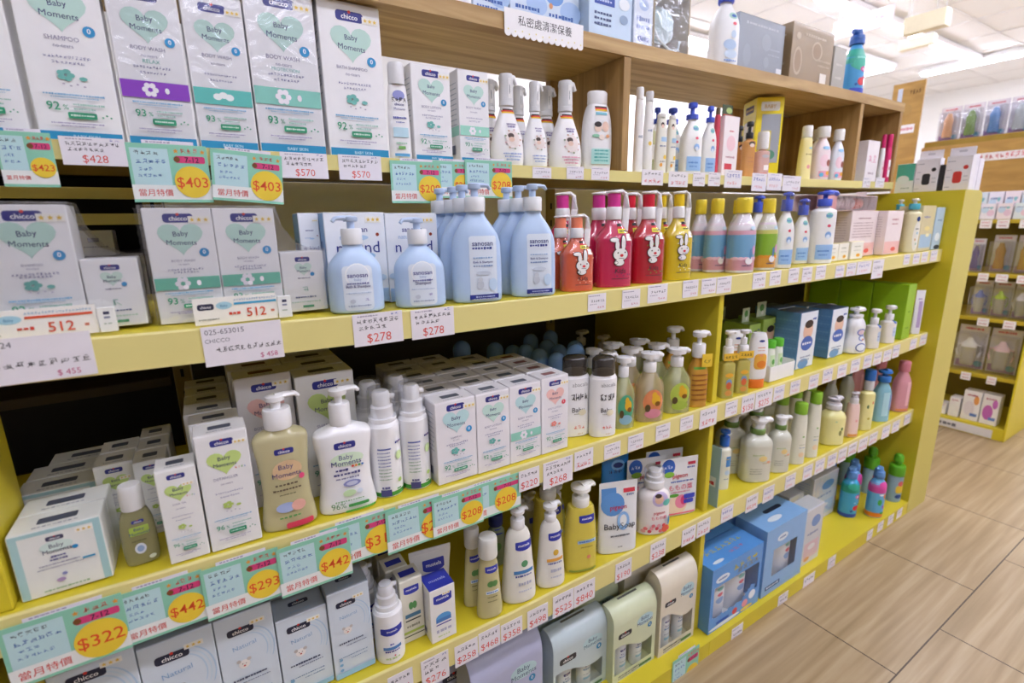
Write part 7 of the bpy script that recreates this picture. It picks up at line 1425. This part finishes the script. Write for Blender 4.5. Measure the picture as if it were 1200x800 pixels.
for l, r, a_, b_, k, lab in ((624, 646, 196, 209, 'mini', 'small white tag under the second flag-collared bottle'), (664, 684, 195, 210, 'mini', 'small white tag under the pink-lettered flag bottle'), (693, 714, 196, 211, 'mini', 'small white tag under the flip-cap flag bottle'), (752, 777, 199, 217, 'red', 'white tag with red price under the first daisy bottle'), (783.5, 806, 201, 219, 'red', 'white tag with red price under the larger blue-pump bottle on the ledge'), (812, 826, 202, 218, 'mini', 'small white tag under the second blue-pump bottle on the ledge'), (830, 844, 202, 218, 'mini', 'small white tag under the thin raspberry tube'), (849, 869, 199, 220, 'blue', 'blue-written tag under the pink carton with hanging card'), (881, 898, 203, 224, 'blue', 'blue-written tag under the small clear pink bottle'), (899, 916, 203, 223, 'blue', 'blue-written tag under the yellow window carton'), (917, 938, 206, 224, 'mini', 'plain white tag under the slim yellow bottle'), (1011, 1020, 208, 220, 'mini', 'tiny white tag under the pink scrollwork carton'), (1026, 1036, 208, 220, 'mini', 'tiny white tag under the magenta tubes')):
    card(lab, 'A', l, r, a_, b_, k)
# middle shelf
card('big printed price label at the near end of the middle shelf reading $455', 'B', -70, 110, 396, 449, 'typed', ('025-653024', 'CHICCO', '$ 455'), group='big printed price labels')
card('big printed price label under the mint-banded pair reading $458', 'B', 238, 331, 379, 424, 'typed', ('025-653015', 'CHICCO', '$ 458'), group='big printed price labels')
card('white handwritten card reading $278 under the pale blue bottle with badge', 'B', 414, 472, 366, 403, 'hand', '$278', group='white handwritten cards')
card('white handwritten card reading $278 beside the one-litre pump bottles', 'B', 482, 532, 361, 395, 'hand', '$278', group='white handwritten cards')
for l, r, a_, b_, k, lab in ((689, 710, 344, 364, 'mini', 'small white tag under the small orange kids bottle'), (729, 750, 339, 360, 'mini', 'small white tag under the gap of the raspberry and red kids bottles'), (759, 782, 333, 354, 'mini', 'small white tag under the big red kids bottle'), (800, 818, 328, 348, 'mini', 'small white tag under the big yellow kids bottle'), (822, 839, 326, 344, 'mini', 'small white tag under the middle sky-blue bottle'), (840, 857, 324, 343, 'mini', 'small white tag right above the divider'), (882, 897, 319, 338, 'mini', 'small white tag under the lime-green pastel bottle'), (902, 915, 317, 334, 'mini', 'small white tag under the first film-wrapped blue-pump bottle'), (924, 936, 314, 331, 'mini', 'small white tag under the shorter film-wrapped bottle'), (940, 951.5, 313, 330, 'mini', 'small white tag under the wide blue pump head bottle'), (956, 967.5, 311, 327, 'mini', 'small white tag just before the daisy cartons'), (979, 989, 311, 325, 'blue', 'blue-written tag under the middle daisy carton'), (992, 1003, 308, 323, 'blue', 'blue-written tag under the last daisy carton'), (1004, 1021, 306, 321, 'blue', 'wide blue-written tag under the wide pale pink carton'), (1022, 1035, 304, 326, 'mini', 'white tag hanging low under the narrow pale pink carton'), (1059, 1066, 298, 310, 'blue', 'tiny blue tag under the teal-pump bottle'), (1070, 1077.5, 297, 309, 'blue', 'tiny blue tag under the beige carton'), (1080, 1087, 295, 307, 'blue', 'tiny blue tag under the pale blue carton'), (1090.5, 1098, 293, 306, 'blue', 'tiny blue tag, the last on the middle shelf before the end column')):
    card(lab, 'B', l, r, a_, b_, k)
# shelf C
for i, (l, r, a_, b_, p, lab) in enumerate(((5, 149, 717, 783, '$322', 'mint promo card reading $322 under the wide teal-bordered carton'), (140, 241, 683, 741, '$442', 'mint promo card reading $442 under the short olive oil bottle'), (239, 329, 655, 712, '$293', 'mint promo card reading $293 under the detangler carton'), (327, 411, 631, 686, '$442', 'mint promo card reading $442 under the amber pump bottle'), (377, 465, 608, 656, '$31', 'mint promo card reading $31 partly covered, under the white lotion pump'), (453, 527, 589, 637, '$25', 'mint promo card reading $25 partly covered, under the foam bottles'), (507, 566, 577, 621, '$208', 'mint promo card reading $208 under the mint-heart file of cartons'), (533, 610, 565, 606, '$208', 'mint promo card reading $208 under the pale-leaf file of cartons'))):
    off = {0: .003, 1: 0, 2: .003, 3: .006, 4: 0, 5: .003, 6: .006, 7: .003}[i]
    promo(lab, 'C', l, r, a_, b_, p, 0, off)
card('white price card reading $220 under the mint-banded small cartons', 'C', 608, 632, 549, 573, 'red', '$220', off=.006, group='white handwritten cards')
card('white handwritten card reading $268 under the pink-heart small cartons', 'C', 636.5, 671, 538, 568, 'hand', '$268', group='white handwritten cards')
for l, r, a_, b_, k, tx, lab in ((673, 695, 527, 549, 'red', '', 'white tag with red price under the nearer dark-capped bottle'), (708, 727, 519, 536, 'mini', '', 'small white tag under the second dark-capped bottle'), (736, 754, 509, 527, 'mini', '', 'small white tag under the green tub duck bottle'), (768.5, 785, 497, 515, 'mini', '', 'small white tag under the coral duck bottle'), (797, 812, 488, 504, 'mini', '', 'small white tag under the honey-striped bottle'), (820, 840, 478, 500, 'red', '', 'white tag with blue and red writing right at the divider on the second shelf'), (850, 864, 470, 487, 'mini', '', 'small white tag under the tagged oil bottle by the divider'), (869, 884, 463, 483, 'red', '$150', 'white tag reading $150 under the orange-capped bottle'), (885, 905, 457, 477, 'red', '$275', 'white tag reading $275 before the white tray'), (906.5, 919, 452, 469, 'blue', '', 'blue-written tag under the white card tray'), (926, 937.5, 446, 461, 'blue', '', 'blue-written tag under the first deep blue baby carton'), (948, 959, 439, 455, 'blue', '', 'blue-written tag between the two deep blue baby cartons'), (964, 975.5, 432, 448, 'blue', '', 'blue-written tag under the second deep blue baby carton'), (981.5, 992, 427, 442, 'blue', '', 'blue-written tag under the plump figure foam bottle'), (997, 1007.5, 421, 436, 'blue', '', 'blue-written tag where plump and slim foam bottles meet'), (1012, 1021.5, 416, 431, 'blue', '', 'blue-written tag under the first slim foam pump'), (1023.5, 1033, 413, 427, 'blue', '', 'blue-written tag under the second slim foam pump'), (1035, 1044.5, 410, 423, 'blue', '', 'blue-written tag just before the lime carton'), (1046, 1054, 404, 419, 'blue', '', 'blue-written tag under the lime carton'), (1066.5, 1074, 397, 409, 'blue', '', 'tiny blue tag under the white and lilac pouch'), (1078, 1086, 392, 404, 'blue', '', 'tiny blue tag, last on the second shelf before the end column')):
    card(lab, 'C', l, r, a_, b_, k, tx)
# shelf D
card('white and green price card under the blue crest foam pump bottle', 'D', 455, 484, 788, 812, 'red', '', group='white handwritten cards')
card('pinkish price card reading $276 under the cream crest cartons', 'D', 494, 526, 768, 800, 'hand', '$276', group='white handwritten cards')
for l, r, a_, b_, tx, lab in ((533, 560, 752, 776, '$258', 'white card reading $258 under the empty gap on the third shelf'), (561, 586, 737, 761, '$468', 'white card reading $468 under the front oil bottle'), (587, 612, 727, 748, '$358', 'white card reading $358 just after the front oil bottle'), (618, 642, 711, 733, '$498', 'white card reading $498 under the body milk bottles'), (648, 672, 694, 719, '$525', 'white card reading $525 under the white pump with gold band'), (672.5, 697, 682, 706, '$840', 'white card reading $840 under the yellow gel bottle'), (721, 740, 657, 679, '$190', 'white card reading $190 under the soap refill pouch'), (762, 780, 634, 655, '$238', 'white card reading $238 under the peach foam bottle')):
    card(lab, 'D', l, r, a_, b_, 'red', tx, group='white handwritten cards')
for l, r, a_, b_, k, lab in ((799, 815, 618, 637, 'red', 'white tag under the peach refill pouch on the third shelf'), (816.5, 832, 609, 627, 'red', 'white tag right at the divider on the third shelf'), (845, 859, 593, 610, 'blue', 'white tag just past the divider on the third shelf'), (874, 888, 580, 598, 'red', 'white tag under the front ivory pump bottle'), (894, 907, 570, 587, 'blue', 'white tag under the second front ivory pump bottle'), (920, 932, 556, 572, 'blue', 'white tag under the first lime-capped bottle'), (941, 952, 545, 561, 'blue', 'white tag under the second lime-capped bottle'), (955, 966, 538, 554, 'blue', 'white tag before the pineapple bottle on the third shelf'), (969.5, 980, 532, 547, 'blue', 'white tag under the pineapple bottle'), (982, 992, 525, 541, 'red', 'pink-written tag under the pale pink bottle'), (994, 1004, 519, 533, 'red', 'pink-written tag under the blue-capped yellow bottle'), (1006, 1016.5, 513, 528, 'red', 'pink-written tag where the yellow and aqua bottles meet'), (1018.5, 1028, 507, 520, 'red', 'pink-written tag under the aqua bottle'), (1033.5, 1042.5, 499, 513, 'blue', 'blue-written tag before the rose pink bottle'), (1045.5, 1054, 493, 506, 'blue', 'blue-written tag under the rose pink bottle'), (1059.5, 1067, 485, 497, 'blue', 'tiny tag, last on the third shelf before the end column')):
    card(lab, 'D', l, r, a_, b_, k)
# base
promo('mint promo card low on the base edge beside the divider foot', 'E', 787, 818, 765, 806, '$540')
for l, r, a_, b_, k, lab in ((857, 870, 733, 752, 'mini', 'small tag on the base edge under the wavy-window blue carton'), (911.5, 923, 695, 711, 'mini', 'small tag on the base edge under the square-window blue carton'), (941, 954, 673, 691, 'red', 'white tag on the base edge under the rose carton'), (970, 979, 652, 665, 'mini', 'small tag on the base edge before the squirt bottles'), (1016, 1022.5, 621, 632, 'mini', 'tiny tag on the base edge under the pink-topped squirt bottle'), (1028.5, 1035, 611, 622, 'mini', 'tiny tag on the base edge between pink-topped and green-capped bottles'), (1040.5, 1047, 603, 614, 'mini', 'tiny tag on the base edge under the green-capped bottle'), (1051, 1057, 596, 606, 'mini', 'tiny tag on the base edge touching the end column')):
    card(lab, 'E', l, r, a_, b_, k)
# ================================================================== boxes on the end column and the unit beyond
XF = 2.478
def col_box(lab, l, r, pt, dx, col, art=None, name='product_carton', x=XF, hang=False, ys=None):
    y0, y1 = ys or (at_x(r, 214, x).y, at_x(l, 214, x).y - .001); zb = 1.3436; yc = (y0 + y1) / 2; h = z_row(x, yc, pt) - zb; W = y1 - y0
    t = thing(name, lab, 'carton', (x + dx / 2, yc, zb), -PI / 2)
    hb = h * (.80 if hang else 1)
    carton(t, W, dx, hb, col, art)
    if hang: b = MB(); b.box(-W * .5, W * .5, -.0006, .0006, hb + .0003, h, mat(col, .4), .0003); a = Art(); a.rrect(-W * .16, hb + (h - hb) * .45, W * .16, hb + (h - hb) * .7, .003, mat('#c8c8d0', .5)); b.art(a, front(-.0006)); b.build('hang_card', t)
tag_art = lambda c: lines_art([('d', -.3, .85, .3, .03, '#9a9aa8', 6), ('R', .0, .38, .34, .34, c), ('e', .28, .66, .2, .12, c), ('d', -.34, .6, .2, .03, '#b0b0bc', 4), ('d', .34, .4, .18, .03, '#b0b0bc', 4), ('d', .34, .28, .18, .03, '#b0b0bc', 4), ('d', -.34, .4, .18, .03, '#b0b0bc', 4), ('d', -.34, .1, .2, .03, '#b0b0bc', 4)])
col_box('teal and white carton on the end column beside the hutch', 1049, 1070, 192, .05, '#e8eef0', lines_art([('r', 0, .7, .98, .58, '#4fb49c'), ('e', -.1, .45, .7, .3, '#e4efee'), ('d', .1, .16, .5, .04, '#9ab0b0', 5)]))
col_box('white hang-top carton with black clip picture on the end column', 1070.5, 1098, 176, .04, '#eceaf0', tag_art('#23232a'), hang=True)
col_box('thin black carton squeezed between the two hang-top cartons', 1098.5, 1104.5, 193, .04, '#22222a')
col_box('white hang-top carton with red toy picture on the end column', 1105, 1135.5, 172, .04, '#eceaf0', tag_art('#d03a34'), hang=True)
for l, r, pt, xx, lab in ((1137, 1144, 181, 2.532, 'slim white carton next to the red toy carton'), (1144.5, 1152, 186, 2.585, 'slim white carton at the outer edge of the end column')):
    col_box(lab, l, r, pt, .045, '#e6e4ee', lines_art([('r', .1, .45, .5, .7, '#c4bccc'), ('d', .1, .5, .3, .2, '#5a5a6a', 3)]), x=xx, ys=(.745, .79))
# far display unit
XD2 = 3.71
f = thing('display_unit', 'yellow display unit facing the aisle end, stocked with blister packs', 'display unit', (0, 0, 0))
b = MB(); b.box(XD2, 4.25, .745, 1.446, .0006, .07, YEL, .002); b.build('plinth', f)
b = MB(); b.box(XD2 - .004, XD2, .79, 1.4, .006, .055, mat('#e2e0e4', .5), .0005); a = Art(); a.dash(-1.1, .03, .3, .02, mat('#6a6a78', .5), 14); b.art(a, side(XD2 - .004)); b.build('label_strip', f)
b = MB(); b.box(XD2 - .002, 4.25, .735, .7445, .0006, 1.22, YEL, .002); b.build('side_panel', f)
b = MB(); b.box(4.2, 4.215, .7455, 1.446, .0705, 1.66, mat('#7a6a1c', .6), .001); b.build('back_panel', f)
FZ = (.362, .686, .935, 1.225)
for z in FZ: b = MB(); b.box(XD2, 4.199, .7455, 1.446, z - .02, z, mat('#b8a024', .5), .001); b.build('shelf', f)
OCH = wood_mat('ochre_board', '#a9803e', '#bf954c', (3, 3, 14))
b = MB(); b.box(3.96, 3.975, .745, 1.44, 1.2255, 1.665, OCH, .001); b.build('backing_board', f)
b = MB(); b.box(3.956, 3.9597, .93, 1.17, 1.555, 1.60, mat('#f0e8ea', .5), .0005); a = Art(); a.text('', 0, 0, .01, mat('#ffffff')) ; a.hand(-1.05, 1.578, .2, .03, mat('#d8606a', .5), 9); b.art(a, side(3.956)); o = b.build('notice_sign'); tag(o, 'white notice strip with pink handwriting on the ochre board', 'notice')
def far_pack(name, lab, cat, group, y0, y1, z0, z1, dx, build, x=XD2 + .03):
    t = thing(name, lab, cat, (x + dx / 2, (y0 + y1) / 2, z0 + .0006), -PI / 2, group); build(t, y1 - y0, dx, z1 - z0 - .0006); return t
def fp(px, z): return at_x(px, proj(XD2 + .03, .95, z)[1], XD2 + .03).y
def plain(col, art=None): return lambda t, w, d, h: carton(t, w, d, h, col, art)
pastel = lines_art([('e', -.2, .6, .5, .4, '#c4d8ea'), ('e', .2, .4, .5, .4, '#e4c8dc'), ('d', 0, .75, .7, .08, '#8a94b8', 5), ('e', .2, .72, .2, .16, '#8ac4c8')])
k = 0
for row, (za, zb, xx) in enumerate(((1.2255, 1.31, XD2 + .01), (1.2255, 1.375, XD2 + .10))):
    for i in range(6):
        y0 = .765 + .068 * i
        far_pack('pastel_pack', 'small pastel pack on the far unit, %s from its corner in the %s row' % (ORD[i].replace('front', 'first'), ('front', 'rear')[row]), 'pack', 'pastel packs on the far unit', y0, y0 + .062, za, zb, .05, plain(('#e9e4ee', '#dfe8ee', '#efe2e8')[i % 3], pastel), xx)
def clear_pack(inner):
    def g(t, w, d, h):
        b = MB(); b.box(-w / 2, w / 2, d / 2 - .002, d / 2, 0, h, mat('#d4cfdc', .45), .0005); a = Art(); lines_art([('r', 0, .92, .9, .14, '#e4dce4'), ('d', 0, .92, .6, .05, '#d0506a', 8), ('r', 0, .1, .9, .16, '#9a6ab8'), ('e', .3, .12, .3, .14, '#58a8d0')])(a, w, h); b.art(a, front(d / 2 - .002)); b.build('backing_card', t)
        inner(t, w, d, h)
        b = MB(); b.box(-w * .46, w * .46, -d / 2, d / 2 - .003, .004, h * .84, film_mat(), .004); b.build('clear_shell', t)
    return g
def inner_cup(c):
    def g(t, w, d, h):
        b = MB(); b.lathe([(w * .2, h * .1), (w * .24, h * .14), (w * .26, h * .5), (w * .24, h * .52)], mat('#b9b4b4', .2, .7), n=20, sy=.6); b.lathe([(w * .26, h * .52), (w * .26, h * .6), (w * .14, h * .66), (w * .08, h * .74)], mat(c, .35), n=20, sy=.6)
        for s in (-1, 1): b.tube([(s * w * .24, 0, h * .58), (s * w * .38, 0, h * .56), (s * w * .41, 0, h * .42), (s * w * .34, 0, h * .3)], w * .035, mat(c, .35), 8)
        b.build('training_cup', t)
    return g
def inner_bot(c):
    def g(t, w, d, h): b = MB(); b.lathe([(w * .24, h * .1), (w * .27, h * .16), (w * .22, h * .4), (w * .25, h * .6), (w * .16, h * .7), (w * .1, h * .8)], mat(c, .25, .9), n=18, sy=.6); b.build('feeding_bottle', t)
    return g
for i, (z0, z1, ys, inn, lab, grp) in enumerate(((.9355, 1.14, ((.78, .875), (.885, .975)), [inner_bot('#a87a4a'), inner_bot('#9a6a4a')], 'clear pack with brown bottle', 'bottle packs'), (.6865, .885, ((.765, .845), (.85, .935), (.94, 1.02)), [inner_cup('#d8d4e4'), inner_cup('#a8c84a'), inner_cup('#5a6ac0')], 'clear handled-cup pack', 'small cup packs'), (.3625, .62, ((.775, .905), (.915, 1.05)), [inner_cup('#e4c4d4'), inner_cup('#e4e2ec')], 'large clear training-cup pack', 'large cup packs'))):
    for j, ((y0, y1), fn) in enumerate(zip(ys, inn)):
        far_pack('blister_pack', '%s on the far unit, %s from its corner' % (lab, ORD[j].replace('front', 'first')), 'pack', grp, y0, y1, z0, z1, .09, clear_pack(fn))
far_pack('lamp_pack', 'blue and violet bottle pack beside the end column on the far unit', 'pack', None, 1.0, 1.06, .9355, 1.12, .06, clear_pack(inner_bot('#5a4a9a')))
for i, (y0, y1, z1, c, lab) in enumerate(((.79, .865, .25, '#c46ac0', 'purple and white carton at the foot of the far unit, nearest its corner'), (.87, .95, .25, '#e4dde6', 'white patterned carton beside the purple one at the foot of the far unit'), (.96, 1.01, .19, '#eeeef0', 'small plain white carton at the foot of the far unit'), (1.02, 1.06, .14, '#eeeef0', 'smallest white carton at the foot of the far unit'))):
    far_pack('wipes_carton', lab, 'carton', 'cartons at the foot of the far unit', y0, y1, .0705, z1, .07, plain('#efecef', lines_art([('e', -.1, .4, .6, .5, c), ('e', .25, .7, .3, .3, '#e8a05a' if i == 1 else c), ('d', 0, .85, .6, .06, '#b04a6a', 6), ('r', .2, .2, .4, .1, '#6a8ad0' if i < 2 else c)])))
n_ = 0
for z, rows_ in ((1.225, ((.78, .86), (.9, .95), (.97, 1.02))), (.935, ((.775, .825), (.86, .91), (.94, .985))), (.686, ((.79, .84), (.90, .95))), (.362, ((.82, .86), (.93, .975)))):
    for j, (y0, y1) in enumerate(rows_):
        b = MB(); b.box(-.0006, 0, -(y1 - y0) / 2, (y1 - y0) / 2, -.045, 0, mat('#ece8ec', .5), .0002); a = Art(); a.hand(0, -.014, (y1 - y0) * .7, .01, mat('#d86a78', .5), 5); a.dash(0, -.032, (y1 - y0) * .7, .008, mat('#c08a94', .5), 6); b.art(a, side(-.0006))
        o = b.build('shelf_price_tag', None, (XD2 - .0006, (y0 + y1) / 2, z - .001)); tag(o, 'white tag on the far unit under its %s, %s from the corner' % ({1.225: 'pastel packs', .935: 'brown bottle packs', .686: 'handled-cup packs', .362: 'large training cups'}[z], ORD[j].replace('front', 'first')), 'price tag', 'tags on the far unit')
# rack behind with packs standing on top, wooden panel, white cabinet
rk = thing('hook_rack', 'ochre rail over the display unit carrying a row of hanging packs', 'rack', (0, 0, 0)); b = MB(); b.box(3.99, 4.19, .745, 1.44, 1.6655, 1.70, mat('#a08228', .5, noise=.2, scale=20), .002); b.build('rail', rk)
for i in range(6):
    y0 = .765 + .108 * i; t = thing('hanging_pack', ['blister pack at the corner end of the rail above the far unit', 'second blister pack along the rail from the corner end', 'third blister pack along the rail from the corner end', 'blue-topped blister pack in the middle of the rail', 'green-lined blister pack near the wooden panel', 'blister pack on the rail touching the wooden panel'][i], 'pack', (4.05, y0 + .05, 1.7006), -PI / 2, 'blister packs on the rail')
    clear_pack(inner_bot(('#a8c8c8', '#c8a8c0', '#b8c0c8', '#5a8ac8', '#7a9a4a', '#e0a878')[i]))(t, .1, .05, .2)
wp = MB(); y0, y1 = 1.452, 1.62; wp.box(3.9, 3.915, y0, y1, 1.20, 2.06, OCH, .001); a = Art(); a.rect(-y1 + .03, 1.95, -y1 + .055, 2.03, mat('#c8d0e0', .5)); a.hand(-y0 - .045, 2.0, .06, .03, mat('#6a4a20', .5), 4); a.ell(-1.53, 1.9, .03, .03, mat('#b08a48', .5)); wp.art(a, side(3.9)); o = wp.build('notice_board'); tag(o, 'upright ochre wooden board with a small white notice behind the hutch end', 'board')
o.location.z = 0
b = MB(); b.box(3.9, 3.915, 1.452, 1.62, .001, 1.1995, OCH, .001); c_ = b.build('panel_foot', o)
b = MB(); b.box(3.896, 3.8995, 1.475, 1.56, 1.76, 1.81, mat('#f2eef0', .5), .0004); a = Art(); a.dash(-1.517, 1.785, .07, .02, mat('#d8808a', .5), 9); b.art(a, side(3.896)); tag(b.build('notice_sign'), 'small white notice card with red print on the wooden panel', 'notice')
wc = thing('white_cabinet', 'white storage cabinet standing behind the end column', 'cabinet', (3.5, 1.75, 0)); b = MB(); b.box(-.2, .2, -.28, .28, .001, 1.70, mat('#e8e9ec', .45), .004); b.build('cabinet_body', wc); b = MB(); b.box(-.208, -.2005, -.27, -.002, .03, 1.68, mat('#eceef0', .4), .003); d1 = b.build('door', wc); b = MB(); b.box(-.208, -.2005, .002, .27, .03, 1.68, mat('#eceef0', .4), .003); d2 = b.build('door', wc)
b = MB(); b.box(-.222, -.2085, -.03, -.02, .8, .95, mat('#9a9ca0', .3, metal=1), .002); b.build('handle', d1); b = MB(); b.box(-.222, -.2085, .02, .03, .8, .95, mat('#9a9ca0', .3, metal=1), .002); b.build('handle', d2)
# things hung from the ceiling further back
def hung(lab, name, cat, x, y, w, dpt, z0, z1, col, art=None):
    t = thing(name, lab, cat, (x, y, z0)); b = MB(); b.box(-dpt / 2, dpt / 2, -w / 2, w / 2, 0, z1 - z0, mat(col, .6), .004)
    if art: a = Art(); art(a, w, z1 - z0); b.art(a, side(-dpt / 2))
    b.build('board', t)
    for s in (-1, 1): b = MB(); b.lathe([(.003, z1 - z0 + .0005), (.003, HC - .0065 - z0)], mat('#c8c8c8', .5), cy=s * w * .4, n=8); b.build('hanger', t)
def hung_at(lab, name, cat, l, r, pt, pb, x, dpt, col, art=None):
    c = (l + r) / 2; p = at_x(c, (pt + pb) / 2, x); a, b = at_x(r, (pt + pb) / 2, x).y, at_x(l, (pt + pb) / 2, x).y; z0, z1 = at_x(c, pb, x).z, at_x(c, pt, x).z; hung(lab, name, cat, x, (a + b) / 2, b - a, dpt, z0, z1, col, art)
hung_at('beige hanging sign board below the ceiling, the larger one', 'hanging_sign', 'sign', 1062, 1111, 16, 36, 4.5, .08, '#d8ceb0')
hung_at('beige hanging sign board below the ceiling, under the tube light', 'hanging_sign', 'sign', 1056, 1096, 44, 56, 4.9, .06, '#e6dec6')
hung_at('pastel pink and blue hanging banner beyond the bubble bottle', 'hanging_banner', 'banner', 978, 1046, 16, 38, 4.7, .02, '#f0e6ee', lines_art([('h', .1, .6, .6, .4, '#e8a0b8', 5), ('h', 0, .2, .7, .2, '#7ab0dc', 8)]))
